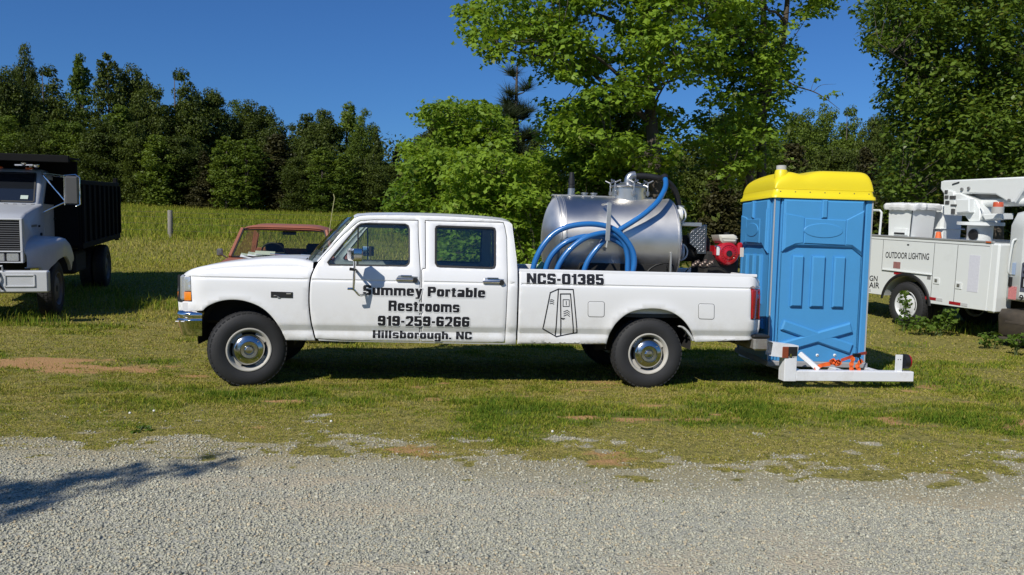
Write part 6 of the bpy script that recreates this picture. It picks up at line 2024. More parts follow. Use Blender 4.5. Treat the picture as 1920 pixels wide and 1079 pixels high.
MB().bar((1.05, ub0[0], ub0[1] - .02), (1.05, ub1[0] - 1.5, ub1[1]), .22, .16).build('upper_boom', mat('shaded_grey_boom', (.22, .22, .22), .5), bkt)
MB().prism([y5(725, 245), y5(840, 240), y5(838, 272), y5(745, 282)], bx, 1.0, .72, .02).build('outrigger_valve', BWH, bkt)
MB().tube(spline([V(.74, *y5(715, 205)), V(.72, *y5(738, 235)), V(.74, *y5(716, 275))], 6), .014, 6).build('hydraulic_hose', WP, bkt)
for (u, v) in ((612, 105), (650, 100), (878, 168)):
    p = y5(u, v, .77); MB().cyl((.775, p[0], p[1]), (.745, p[0], p[1]), .028, seg=12).build('pivot_pin', mat('pin_grey', (.3, .3, .3), .4, metal=.5), bkt)
MB().tube([V(.77, *y5(552, 78)), V(.77, *y5(590, 66))], .012, 6).build('boom_seam', BLACK, bkt)
p0b, p1b = y5(805, 205, .55), y5(848, 178, .55)
bq = (p0b[0] + p1b[0]) / 2
be = MB().cyl((.5, bq, p0b[1] - .12), (.5, bq, p0b[1]), .10, seg=20).build('beacon_base', mat('beacon_clear', (.45, .44, .42), .3), bkt)
MB().lathe([(.085, p0b[1]), (.085, p1b[1] - .015), (.075, p1b[1]), (.002, p1b[1] + .004)], (.5, bq, 0), (0, 0, 1), 20).build('beacon', mat('orange_beacon', (.55, .10, .04), .15, coat=.6), bkt)
MB().box((.35, -.1, p0b[1] - .20), (.95, -1.2, p0b[1] - .11), .02).build('cab_guard', BWH, bkt)
# tail hand rail
hrp = [ba(1630, 394.5, .1), ba(1650, 395, .1), ba(1653, 399, .1), ba(1649, 442, .1)]
MB().tube([V(.1, hrp[0][1] + .55, 1.74), V(.1, hrp[0][1] + .5, hrp[0][2])] + hrp + [V(.1, hrp[3][1], 1.7)], .022, 8).build('hand_rail', BWH, bkt)
# the two buckets with a shrunk white cover
def bucket(u0, u1, vt, vb, x0, dx, cover=True):
    e0, e1 = ba(u0, vb, x0), ba(u1, vb, x0); zt = ba((u0 + u1) / 2, vt, x0)[2]; zb2 = 1.45
    ya, yb = min(e0[1], e1[1]), max(e0[1], e1[1])
    e = bpy.data.objects.new('work_bucket', None); COL.objects.link(e); e.parent = bkt
    fl_ = .05
    rr_ = lambda o, z: [V(x0 - o, ya - o, z), V(x0 - o, yb + o, z), V(x0 + dx + o, yb + o, z), V(x0 + dx + o, ya - o, z)]
    MB().loft([rr_(-fl_, zb2), rr_(-.02, zt - .03), rr_(0, zt)], closed=True, caps=True).build('bucket_shell', BWH, e, 30)
    for cx, cy in ((x0 + .0, ya), (x0, yb)): pass
    MB().box((x0 - .02, ya + .12, zb2 + .32), (x0 + .04, ya + .46, zb2 + .46), .012).build('bucket_step', BWH, e)
    MB().box((x0 - .025, ya + .15, zb2 + .33), (x0 - .015, ya + .43, zb2 + .37), .002).build('step_slot', BLACK, e)
    if cover:
        rows = []; n = 48
        rg2 = np.random.default_rng(3)
        per = []
        base = rr_(.045, 0)
        for i in range(n):
            s = i / n * 4; k = int(s); t = s - k; a, b = base[k], base[(k + 1) % 4]; per.append(a + (b - a) * t)
        c_ = sum(per) / n
        jit = rg2.uniform(-1, 1, n)
        for o, dz, jz_ in ((-.0, -.08, .018), (.02, -.03, .012), (.015, .02, .015), (-.02, .05, .012), (-.25, .055, .02)):
            rows.append([V(p[0], p[1], zt + dz + jz_ * jit[i]) + norm(p - c_) * (o + .018 * jit[(i * 3) % n]) for i, p in enumerate(per)])
        MB().loft(rows, closed=True, caps=True).build('bucket_cover', mat('white_tarp', (.72, .72, .72), .5, bump=.4, bscale=25), e, 25)
        MB().tube([V(x0 - .03, ya - .02, zt - .05), V(x0 - .035, ya - .01, zt - .30), V(x0 - .0, ya + .04, zb2)], .009, 6).build('cover_cord', BLACK, e)
    return e
bucket(1708, 1660, 386, 446, .42, .62)
pb0, pb1 = ba(1755, 440, 1.25), ba(1768, 384, 1.25)
MB().box((1.2, pb0[1] - .18, 1.5), (1.75, pb0[1] + .35, pb1[2]), .05).box((1.15, pb0[1] - .2, ba(1755, 428, 1.2)[2] - .02), (1.8, pb0[1] + .37, ba(1755, 428, 1.2)[2]), .008).build('far_bucket', BWH, bkt)

# traffic cone standing in the bucket truck's deck
cp = ba(1762, 446, .75)
cone = thing('traffic_cone', 'orange traffic cone poking up behind the white lift truck side box', 'cone', Matrix.Translation(Vector(BF.world(V(.75, cp[1], 1.0)))))
zc0 = ba(1762, 436, .75)[2] - 1.0
MB().lathe([(.165, .02), (.16, .03), (.045, zc0), (.03, zc0 + .01), (.002, zc0 + .012)], (0, 0, 0), (0, 0, 1), 24).build('cone_body', mat('cone_orange', (.75, .15, .04), .5), cone)
MB().box((-.2, -.2, 0), (.2, .2, .025), .01).build('cone_base', mat('cone_orange'  , (.75, .15, .04), .5), cone)

# ------------------------------------------------------------------ field fence: one near post, wires, far posts along the wood
WOOD = mat('weathered_post', (.23, .21, .18), .9, var=.3, vscale=14, bump=.5, bscale=40)
fence = None
def fpost(u, v_base, y, h, r, label, grp=None):
    p = at(u, v_base, y); z = float(ground(p[0], p[1]))
    t = thing('fence_post', label, 'fence post', Matrix.Translation((p[0], p[1], z)), grp)
    MB().lathe([(r * 1.02, -.2), (r, .3), (r * .97, h - .012), (r * .90, h), (.002, h + .004)], (0, 0, 0), (0, 0, 1), 14).build('post', WOOD, t, 30)
    return t, V(p[0], p[1], z)
tp0, P0 = fpost(319.5, 447, 32.75, 1.12, .10, 'thick grey wooden fence post standing alone in the tall grass')
WIRE = mat('rusty_wire', (.12, .10, .09), .6, metal=.5)
wf = thing('wire_fence', 'thin wire fence running across the field from the lone grey post', 'fence')
ends = [V(-27, 33.5, 0), P0, V(-4.0, 31.5, 0), V(3.5, 29.0, 0)]
for h in (.30, .58, .84, 1.04):
    P = []
    for a, b in zip(ends[:-1], ends[1:]):
        for t in np.linspace(0, 1, 7)[:-1]:
            q = a + (b - a) * t; P.append(V(q[0], q[1] - .07, float(ground(q[0], q[1])) + h - .03 * math.sin(math.pi * t)))
    MB().tube(P, .004, 4).build('wire', WIRE, wf)
names_far = ['pale thin fence post at wood edge beside dump truck bed', 'pale fence post at wood edge above the red pickup mirror', 'fence post at wood edge above the rusty roof', 'fence post at wood edge beside the white windshield top']
for i, (u, v) in enumerate(((306, 383), (414.5, 386), (534, 395), (664, 404))):
    fpost(u, v, (57.0, 57.0, 57.0, 55.0)[i], 1.15 if i else .9, .10, names_far[i], 'fence posts along the wood edge')
# ------------------------------------------------------------------ trees
BARK = mat('bark', (.085, .070, .055), .95, var=.35, vscale=10, bump=.8, bscale=30)
PALEBARK = mat('pale_bark', (.20, .18, .15), .95, var=.35, vscale=10, bump=.6, bscale=30)
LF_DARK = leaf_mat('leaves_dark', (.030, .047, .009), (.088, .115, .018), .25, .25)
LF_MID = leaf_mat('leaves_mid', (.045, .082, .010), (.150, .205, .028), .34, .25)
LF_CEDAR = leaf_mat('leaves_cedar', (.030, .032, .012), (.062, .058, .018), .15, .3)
LF_BRIGHT = leaf_mat('leaves_bright', (.055, .120, .014), (.255, .375, .042), .44, .6, .45, (.20, .24, .04), .05)
LF_RIGHT = leaf_mat('leaves_glossy', (.048, .100, .014), (.155, .225, .034), .40, .5, .35, (.16, .17, .03), .04)
LF_PINE = leaf_mat('pine_needles', (.020, .036, .016), (.050, .066, .026), .15, .5)
LF_WEED = leaf_mat('weed_leaves', (.05, .11, .015), (.13, .20, .03), .4, 1.5)

LOBED = np.array([[0, -.45, 0], [.42, -.10, .06], [.20, .08, .02], [0, .55, -.04], [-.20, .08, .02], [-.42, -.10, .06]])   # three-lobed leaf outline
OVAL = np.array([[0, -.5, 0], [.26, 0, .05], [0, .5, 0], [-.26, 0, .05]])
NEEDLE = np.array([[-.03, 0, 0], [.03, 0, 0], [0, 1, .02]])


def orient(n, normals, rg):
    """Random frames whose third axis follows the normals."""
    z = normals / (np.linalg.norm(normals, axis=1, keepdims=True) + 1e-9)
    t = rg.normal(0, 1, (n, 3)); x = np.cross(t, z); x /= np.linalg.norm(x, axis=1, keepdims=True) + 1e-9
    y = np.cross(z, x)
    return x, y, z


def leaf_verts(C, normals, size, shape, rg):
    n = len(C); x, y, z = orient(n, normals, rg)
    s = (size * rg.uniform(.65, 1.3, n))[:, None, None]
    return C[:, None, :] + s * (shape[None, :, 0:1] * x[:, None, :] + shape[None, :, 1:2] * y[:, None, :] + shape[None, :, 2:3] * z[:, None, :])


def clump_leaves(centers, radii, per, rg, flat=.6, up=.8):
    k = len(centers); n = k * per
    C = np.repeat(centers, per, 0); R = np.repeat(radii, per)
    d = rg.normal(0, 1, (n, 3)); d /= np.linalg.norm(d, axis=1, keepdims=True)
    rr = rg.uniform(.25, 1, n) ** .5
    off = d * (rr * R)[:, None]; off[:, 2] *= flat
    nn = d * .6 + rg.normal(0, .55, (n, 3)); nn[:, 2] += up
    return C + off, nn


KINDS = {'broad': (.30, .06, lambda z: np.clip(1 - np.abs(2 * (z - .50) / 1.02) ** 2.6, 0, 1) ** .55), 'column': (.16, .06, lambda z: np.clip(1 - np.abs(2 * (z - .48) / 1.06) ** 2.2, 0, 1) ** .6),
         'cone': (.22, .02, lambda z: np.clip(1.02 - z, 0, 1) ** .8), 'open': (.30, .22, lambda z: np.sin(np.pi * np.clip((z - .15) / .87, 0, 1)) ** .8), 'shrub': (.42, .0, lambda z: np.sin(np.pi * np.clip((z + .25) / 1.27, 0, 1)) ** .6)}


def far_tree_meshes(kind, seed, nclump, per, lsize):
    rg = np.random.default_rng(seed)
    R, z0, env = KINDS[kind]
    z = rg.uniform(z0, 1, nclump * 3); w = env(z); keep = rg.uniform(0, 1, len(z)) < w + .08; z = z[keep][:nclump]
    a = rg.uniform(0, 6.283, len(z)); lump = .72 + .30 * np.sin(a * 2 + seed) * np.cos(z * 9 + seed * 2) + .22 * rg.normal(0, 1, len(z))
    r = R * env(z) * np.clip(lump, .25, 1.35) * rg.uniform(.35, 1, len(z)) ** .5
    C = np.stack([r * np.cos(a), r * np.sin(a), z - .02], 1)
    if kind in ('broad', 'open'):                                # several leaders, each with its own feathery top
        nl = 5; la = rg.uniform(0, 6.283, nl); lr = R * rg.uniform(.18, .50, nl); lt = rg.uniform(.76, .97, nl); lr[0] = R * .08; lt[0] = 1.0
        which = rg.integers(0, nl, len(z)); up_ = z > .40
        zz = .40 + (z - .40) / .60 * (lt[which] - .40)
        tap = np.clip((lt[which] - zz) / .20, .42, 1) ** .6
        lx = np.cos(la[which]) * lr[which] + C[:, 0] * .72 * tap; ly = np.sin(la[which]) * lr[which] + C[:, 1] * .72 * tap
        C = np.where(up_[:, None], np.stack([lx, ly, zz - .02], 1), C)
    rad = R * rg.uniform(.18, .38, len(z)) * (1.0 if kind != 'column' else 1.3) * (1 - .3 * np.clip((C[:, 2] - .6) / .4, 0, 1))
    P, nn = clump_leaves(C, rad, per, rg, .7, .5)
    P[:, 2] = np.clip(P[:, 2], 0.005, None)
    me = fast_mesh('crown', leaf_verts(P, nn, lsize, OVAL, rg), 4, [(0, 1, 2, 3)], None)
    tb = MB(); lean = rg.normal(0, .012, 2)
    tb.tube([V(0, 0, -.02), V(lean[0], lean[1], .3), V(lean[0] * 2, lean[1] * 2, .62), V(lean[0] * 2, lean[1] * 3, .95)], [.017, .013, .008, .002], 7)
    for k in rg.choice(len(C), min(14, len(C)), replace=False):
        c = C[k]; zz_ = max(z0 + .05, c[2] - .16 - .3 * math.hypot(c[0], c[1])); tb.tube([V(lean[0], lean[1], zz_), V(c[0] * .5, c[1] * .5, (zz_ + c[2]) / 2 - .01), V(*c)], [.006, .004, .0015], 4, cap=False)
    return me, tb.mesh('trunk', None), R


VAR = {}
for k, sd, nc, per, ls in (('broad', 1, 250, 120, .022), ('broad', 2, 250, 120, .022), ('broad', 3, 240, 120, .023), ('broad', 11, 250, 120, .022), ('broad', 12, 250, 120, .024), ('open', 4, 190, 100, .021), ('column', 5, 130, 65, .026), ('column', 6, 130, 65, .028), ('cone', 7, 170, 70, .025), ('cone', 8, 170, 70, .025), ('shrub', 9, 90, 60, .045), ('shrub', 10, 90, 60, .045)):
    VAR.setdefault(k, []).append(far_tree_meshes(k, sd, nc, per, ls))
TREE_COPIES = {}


def far_tree(u, v, hw, y, kind, m_, label, group, i, name='tree', cat='tree', sink=0.0):
    p = at(u, v, y); g = float(ground(p[0], p[1])); h = p[2] - g
    cm, tm, R = VAR[kind][i % len(VAR[kind])]
    sx = hw / FOC * y / R
    M = Matrix.Translation((p[0], p[1], g - sink)) @ Matrix.Rotation(i * 2.399, 4, 'Z') @ Matrix.Diagonal((sx, sx, h / .985, 1))
    t = thing(name, label, cat, M, group)
    key = (cm.name, m_.name)
    if key not in TREE_COPIES:
        c = cm.copy(); c.materials.clear(); c.materials.append(m_)
        TREE_COPIES[key] = c
    link('crown', TREE_COPIES[key], None, t); link('trunk', tm, BARK, t)
    return t


GW = 'trees of the wood across the field'
far_list = [
    (2, 120, 42, 58, 'broad', 'D', 'dark broad tree at the wood end behind the dump truck cab'),
    (44, 80, 40, 67, 'open', 'D', 'tallest open crowned tree of the wood, above the dump truck windshield'),
    (86, 128, 46, 60, 'broad', 'D', 'dark rounded tree of the wood above the dump truck mirror'),
    (154, 104, 26, 65, 'column', 'M', 'narrow pointed tree of the wood, first of twin spires above dump bed'),
    (200, 104, 26, 62, 'column', 'D', 'narrow pointed tree of the wood, second of twin spires above dump bed'),
    (246, 117, 42, 64, 'broad', 'D', 'full dark tree of the wood just beyond the dump bed tail'),
    (275, 150, 34, 60, 'broad', 'D', 'dark shorter tree of the wood beside the full one past dump bed'),
    (336, 136, 50, 62, 'broad', 'D', 'broad domed tree of the wood above the lone fence post'),
    (388, 158, 38, 65, 'broad', 'D', 'tree of the wood on the falling shoulder beside the domed one'),
    (440, 186, 46, 69, 'open', 'M', 'airy tree of the wood above the red pickup mirror'),
    (478, 186, 42, 67, 'broad', 'D', 'round tree of the wood above the red pickup windshield'),
    (512, 226, 34, 64, 'broad', 'D', 'low dark tree in the dip of the wood skyline'),
    (548, 236, 30, 70, 'broad', 'D', 'lowest tree in the dip of the wood skyline'),
    (578, 214, 28, 65, 'column', 'D', 'slim dark tree of the wood above the rusty roof end'),
    (604, 203, 36, 63, 'broad', 'D', 'dense tree of the wood left of the pale trunked pair'),
    (650, 194, 26, 64, 'column', 'M', 'lighter green spire of the wood above the white windshield'),
    (682, 204, 34, 63, 'open', 'M', 'thin topped tree of the wood over the white cab front'),
    (706, 236, 26, 62, 'cone', 'D', 'sloping dark tree at the right end of the wood skyline'),
    (744, 268, 20, 66, 'cone', 'C', 'small pointed cedar in the skyline gap above the cab roof'),
    (768, 280, 26, 64, 'cone', 'D', 'low pointed tree beside the skyline gap above cab roof'),
    (730, 300, 36, 62, 'broad', 'D', 'low dark tree beneath the skyline gap above cab roof'),
    (20, 215, 46, 56, 'broad', 'M', 'lower leafy tree at wood edge right behind dump truck roof'),
    (72, 225, 36, 56, 'broad', 'D', 'lower dark tree at wood edge behind the cab shield'),
    (128, 220, 42, 57, 'broad', 'M', 'lower tree at wood edge above the dump truck side mirror'),
    (186, 225, 38, 56, 'broad', 'D', 'lower dark tree at wood edge above the dump bed ribs'),
    (222, 200, 32, 58, 'column', 'M', 'greener slim tree at wood edge above the dump bed tail'),
    (262, 225, 36, 56, 'broad', 'D', 'lower dark tree at wood edge past the dump bed'),
    (296, 255, 30, 55, 'column', 'M', 'light green small tree at wood edge above the lone fence post'),
    (345, 250, 44, 57, 'broad', 'D', 'shadowy mid height tree at wood edge beyond the lone post'),
    (384, 282, 36, 56, 'cone', 'C', 'dusky cedar at wood edge left of the light saplings'),
    (424, 258, 28, 55, 'column', 'M', 'light green sapling clump at wood edge above red pickup mirror'),
    (462, 262, 34, 55, 'column', 'M', 'light green upright sapling at wood edge above rusty roof edge'),
    (520, 246, 54, 57, 'cone', 'C', 'wide brownish cedar at wood edge above the rusty roof'),
    (566, 290, 34, 56, 'broad', 'D', 'dark rounded small tree at wood edge beside the wide cedar'),
    (606, 278, 28, 55, 'column', 'M', 'green small tree at wood edge behind the whip antenna'),
    (646, 290, 28, 55, 'column', 'M', 'bright small tree at wood edge above the white windshield'),
    (690, 292, 36, 56, 'broad', 'D', 'dark small tree at wood edge above the front door window'),
]
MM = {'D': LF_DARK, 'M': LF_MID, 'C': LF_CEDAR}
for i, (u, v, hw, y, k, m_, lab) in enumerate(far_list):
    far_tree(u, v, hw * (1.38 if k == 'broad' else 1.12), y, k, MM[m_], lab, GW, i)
# second line that fills the wood behind and the dark wood to the right
GR = 'trees of the wood behind the toilet and bucket truck'
right_list = [
    (1352, 200, 55, 44, 'broad', 'M', 'tree of the back wood seen between the two near trunks'),
    (1440, 232, 50, 48, 'broad', 'M', 'low tree of the back wood left of the yellow toilet roof'),
    (1500, 200, 46, 52, 'broad', 'M', 'rounded tree of the back wood above the toilet vent pipe'),
    (1545, 192, 44, 55, 'broad', 'M', 'highest rounded tree of the back wood above yellow roof'),
    (1592, 204, 44, 52, 'broad', 'M', 'rounded tree of the back wood above yellow roof end'),
    (1640, 205, 40, 46, 'broad', 'D', 'dark tree of the back wood right of the yellow roof'),
    (1290, 260, 60, 30, 'broad', 'D', 'dark thicket tree behind the tank hatch'),
    (1352, 290, 52, 27, 'cone', 'C', 'dark brownish cedar behind the red engine'),
    (1420, 300, 55, 29, 'broad', 'D', 'dark thicket tree behind the toilet left wall'),
    (1490, 262, 55, 33, 'cone', 'C', 'dusky cedar behind the yellow toilet roof'),
    (1560, 270, 58, 34, 'broad', 'D', 'dark broad tree behind the yellow toilet roof'),
    (1625, 268, 46, 28, 'cone', 'C', 'brown shaded cedar beside the toilet and bucket truck'),
    (1680, 230, 60, 30, 'broad', 'D', 'deep shaded tree behind the covered work bucket'),
    (1770, 190, 70, 31, 'broad', 'D', 'deep shaded tree behind the white lift boom'),
    (1870, 150, 75, 31, 'broad', 'D', 'deep shaded tree behind the bucket truck cab'),
    (1950, 170, 70, 30, 'broad', 'D', 'deep shaded tree at the right border behind bucket truck'),
    (1180, 250, 62, 27, 'broad', 'D', 'dark thicket tree behind the tank middle'),
    (1090, 250, 60, 28, 'broad', 'D', 'dark thicket tree behind the tank front end'),
    (1000, 250, 60, 29, 'broad', 'D', 'dark thicket tree behind the pine above the cab rear'),
    (905, 205, 58, 31, 'broad', 'D', 'dark tree behind bright saplings above rear door'),
    (838, 195, 52, 32, 'broad', 'D', 'dark tree behind bright saplings above the cab middle'),
    (790, 250, 40, 33, 'broad', 'C', 'brownish dark tree at the left edge of near thicket'),
]
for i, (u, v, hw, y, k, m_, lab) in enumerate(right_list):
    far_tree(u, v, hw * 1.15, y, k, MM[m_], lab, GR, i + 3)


def undergrowth(name, n, fx, ht, rad, lsize, m_, seed):
    rg = np.random.default_rng(seed)
    C = np.zeros((n, 3))
    for i in range(n):
        x, y = fx(rg); C[i] = (x, y, float(ground(x, y)) + rg.uniform(.0, 1) ** 1.3 * ht(x))
    P, nn = clump_leaves(C, rad * rg.uniform(.6, 1.3, n), 40, rg, .8, .4)
    me = fast_mesh(name, leaf_verts(P, nn, lsize, OVAL, rg), 4, [(0, 1, 2, 3)], m_)
    return tag(link(name, me, None), kind='stuff')


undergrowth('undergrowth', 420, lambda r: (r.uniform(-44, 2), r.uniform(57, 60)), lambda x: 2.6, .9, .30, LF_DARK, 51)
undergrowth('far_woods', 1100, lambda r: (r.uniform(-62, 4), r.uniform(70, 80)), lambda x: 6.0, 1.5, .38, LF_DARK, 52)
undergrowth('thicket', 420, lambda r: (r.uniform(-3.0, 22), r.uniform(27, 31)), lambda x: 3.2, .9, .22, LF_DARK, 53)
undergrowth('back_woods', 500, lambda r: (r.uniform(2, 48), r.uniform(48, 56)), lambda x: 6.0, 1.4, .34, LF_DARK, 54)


# --- near trees: sprays of lobed leaves on a limb skeleton
def sample_poly(poly, n, rg, gaps=()):
    P = [V(*p) for p in poly]; A = np.array(poly, float); out = []
    while len(out) < n:
        u = rg.uniform(A[:, 0].min(), A[:, 0].max(), n); v = rg.uniform(A[:, 1].min(), A[:, 1].max(), n)
        ok = pip(P, u, v)
        for g in gaps: ok &= np.hypot((u - g[0]) / g[2], (v - g[1]) / g[3]) > 1
        out += list(zip(u[ok], v[ok]))
    return out[:n]


def near_tree(name, label, trunk, y, spread, crown, n, m_, seed, leaf=.125, spray=(.30, .62), per=70, limbs=12, gaps=(), bark=None, shape=LOBED, r0=.16, ybias=0.0, group=None, flat=.30, extra=()):
    """trunk: (u, v) points upward at distance y; crown: outline(s) the sprays fill through a depth of +-spread."""
    rg = np.random.default_rng(seed)
    T = [at(u, v, y) for u, v in trunk]
    g0 = float(ground(T[0][0], T[0][1])); T[0] = V(T[0][0], T[0][1], g0 - .1)
    t = thing(name, label, 'tree', Matrix.Translation(Vector(T[0])), group)
    o = V(*T[0])
    tb = MB(); TS = spline(T, 6)
    m = len(TS)
    tb.tube([p - o for p in TS], [r0 * (1 - .75 * i / (m - 1)) for i in range(m)], 10)
    polys = crown if isinstance(crown[0][0], (tuple, list)) else [crown]
    ar = [0.5 * abs(sum(p[i][0] * p[i - 1][1] - p[i - 1][0] * p[i][1] for i in range(len(p)))) for p in polys]
    uv = []
    for p, a in zip(polys, ar): uv += sample_poly(p, int(n * a / sum(ar)), rg, gaps)
    uv = np.array(uv); depth = y + ybias + rg.uniform(-spread, spread, len(uv))
    S = np.array([at(a, b, d) for (a, b), d in zip(uv, depth)])
    gz = ground(S[:, 0], S[:, 1]); S = S[S[:, 2] > gz + .15]
    pick = [int(rg.integers(len(S)))]
    for _ in range(limbs - 1):                                    # spread the main limbs
        d = np.min(np.linalg.norm(S[:, None] - S[pick][None], axis=2), 1); pick.append(int(np.argmax(d * rg.uniform(.7, 1, len(S)))))
    nodes = [p for p in TS[2:]]; nodes_r = [.02] * len(nodes)
    TA = np.array(TS)
    for k in pick:
        s = S[k]; hd = np.hypot(TA[:, 0] - s[0], TA[:, 1] - s[1]); tgt = s[2] - .45 * hd
        j = int(np.argmin(np.abs(TA[:, 2] - tgt) + .15 * hd)); j = max(1, j)
        b = TA[j]; mid = (b + s) / 2 + V(*rg.normal(0, .12, 3)) + V(0, 0, .10 * np.linalg.norm(s - b) * rg.uniform(-.3, 1))
        L = spline([b, b + (mid - b) * .5 + V(0, 0, .05), mid, s], 5); rr_ = min(r0 * .45, .018 + .016 * np.linalg.norm(s - b))
        tb.tube([p - o for p in L], [rr_ * (1 - .85 * i / (len(L) - 1)) for i in range(len(L))], 6, cap=False)
        nodes += L[3:]
    NA = np.array(nodes)
    for s in S:
        d = np.linalg.norm(NA - s, axis=1) + np.maximum(0, NA[:, 2] - s[2]) * 1.0
        b = NA[int(np.argmin(d))]
        tb.tube([b - o, (b + s) / 2 - o + V(*rg.normal(0, .05, 3)), s - o], [.012, .008, .003], 3, cap=False)
    tb.build('trunk', bark or BARK, t, None, fix=False)
    rad = rg.uniform(spray[0], spray[1], len(S))
    P, nn = clump_leaves(S - o, rad, per, rg, flat, 1.0)
    tilt = np.repeat(rg.normal(0, .35, (len(S), 2)), per, 0)
    rel = P - np.repeat(S - o, per, 0); P[:, 2] += rel[:, 0] * tilt[:, 0] + rel[:, 1] * tilt[:, 1] - .25 * (rel[:, 0] ** 2 + rel[:, 1] ** 2)
    me = fast_mesh('crown', leaf_verts(P, nn, leaf, shape, rg), len(shape), [tuple(range(len(shape)))], m_)
    link('crown', me, None, t)
    return t


big = [(846, 42), (878, 8), (930, -20), (1000, -90), (1400, -90), (1390, 30), (1330, 120), (1300, 200), (1250, 300), (1180, 330), (1100, 300), (1030, 260), (1030, 205), (1120, 165), (1150, 150), (1075, 148), (1010, 128), (960, 92), (905, 100), (868, 62)]
near_tree('sweetgum_tree', 'tall leafy tree with one long bough reaching over the cab roof', [(1236, 480), (1228, 330), (1216, 150), (1214, 30), (1206, -110)], 16.5, 1.9, big, 340, LF_BRIGHT, 101, leaf=.120, per=92, limbs=16, r0=.17,
          gaps=[(1150, 132, 40, 22), (1262, 165, 45, 45), (1010, 15, 50, 14), (1120, 40, 40, 22), (1375, 100, 30, 40), (1160, 90, 22, 14), (1310, 40, 40, 35), (1290, 215, 30, 20)])
second = [(1300, 160), (1330, 60), (1352, 20), (1400, 30), (1430, -90), (1590, -90), (1588, 12), (1530, 20), (1500, 60), (1498, 90), (1470, 115), (1470, 160), (1455, 215), (1462, 240), (1440, 300), (1380, 330), (1320, 300), (1285, 230)]
near_tree('leaning_tree', 'slimmer tree with bare dark leaning trunk above the engine and toilet', [(1398, 480), (1404, 330), (1412, 250), (1462, 110), (1478, -20), (1484, -110)], 17.5, 1.5, second, 165, LF_BRIGHT, 102, leaf=.118, per=85, limbs=13, r0=.12,
          gaps=[(1340, 150, 26, 24), (1300, 175, 30, 20), (1470, 30, 45, 40), (1330, 200, 26, 16)])
near_tree('straight_tree', 'straight dark trunked tree just left of the leaning one', [(1424, 480), (1428, 300), (1430, 120), (1432, -20), (1432, -110)], 18.5, 1.0, [(1380, 20), (1400, -90), (1470, -90), (1470, 40), (1480, 130), (1440, 220), (1380, 200), (1370, 100)], 34, LF_BRIGHT, 103, per=50, limbs=8, r0=.13)
# bare snag with few leaves pointing right
bt = thing('dead_bough', 'bare thin dead bough hanging in the sky gap over yellow roof', 'branch', Matrix.Translation(Vector(at(1478, 160, 17.5))))
_o = at(1478, 160, 17.5); bm_ = MB()
for P, r_ in (([(1440, 130), (1490, 160), (1525, 172), (1548, 185), (1575, 206)], .022), ([(1525, 172), (1540, 160), (1568, 158)], .008), ([(1548, 185), (1560, 178), (1580, 180)], .007), ([(1520, 171), (1524, 158), (1530, 146)], .006)):
    L = spline([at(u, v, 17.5) - _o for u, v in P], 5); bm_.tube(L, [r_ * (1 - .8 * i / (len(L) - 1)) for i in range(len(L))], 5)
bm_.build('bough', BARK, bt, None)
rgb = np.random.default_rng(8)
Cb = np.array([at(u, v, 17.5) - _o for u, v in ((1545, 183), (1560, 178), (1572, 176), (1530, 150), (1500, 152), (1496, 148))])
Pb, nb = clump_leaves(Cb, np.full(len(Cb), .14), 8, rgb, .5)
link('leaf_spray', fast_mesh('leaf_spray', leaf_verts(Pb, nb, .11, LOBED, rgb), 6, [tuple(range(6))], LF_BRIGHT), None, bt)

near_tree('young_maple', 'bright green young tree directly behind the steel tank', [(1120, 480), (1118, 330), (1130, 200)], 18.5, 1.4, [(1015, 215), (1075, 175), (1150, 165), (1215, 230), (1262, 330), (1280, 420), (1260, 500), (1000, 505), (1005, 330)], 270, LF_BRIGHT, 104, leaf=.120, per=82, limbs=14, r0=.09)
near_tree('young_maple', 'bright green sapling rising behind the rear door and cab back', [(930, 500), (928, 400), (915, 300)], 16.5, 1.2, [(850, 320), (880, 285), (960, 280), (1010, 310), (1030, 420), (1010, 510), (930, 515), (845, 500), (815, 440), (845, 380)], 180, LF_BRIGHT, 105, leaf=.112, per=82, limbs=12, r0=.07)
near_tree('young_maple', 'green sapling rising above the roof between the two doors', [(800, 480), (806, 390), (815, 300)], 21.0, 1.5, [(765, 310), (800, 280), (860, 290), (880, 360), (860, 420), (780, 425), (735, 410), (745, 360)], 130, LF_BRIGHT, 106, leaf=.125, per=80, limbs=10, r0=.07)
near_tree('bushy_tree', 'bushy rounded tree forming the thicket top left of the pine', [(858, 480), (855, 350), (860, 220)], 23.5, 1.8, [(768, 285), (785, 215), (822, 192), (880, 190), (925, 200), (950, 250), (940, 320), (860, 350), (790, 330)], 190, LF_BRIGHT, 107, leaf=.13, per=80, limbs=12, r0=.12, gaps=[(800, 255, 24, 30), (880, 290, 30, 22)])
near_tree('leafy_tree', 'large dark glossy leaved tree overhanging the bucket truck boom', [(1870, 500), (1862, 300), (1840, 100), (1830, -120)], 22.0, 2.4, [(1618, 92), (1640, 55), (1625, 10), (1660, -30), (1680, -90), (1980, -90), (1980, 340), (1900, 350), (1800, 345), (1760, 330), (1730, 400), (1670, 390), (1655, 320), (1705, 265), (1675, 230), (1660, 185), (1680, 150), (1672, 95)], 720, LF_RIGHT, 108, leaf=.145, spray=(.40, .80), per=90, limbs=22, r0=.24, shape=OVAL, flat=.5)

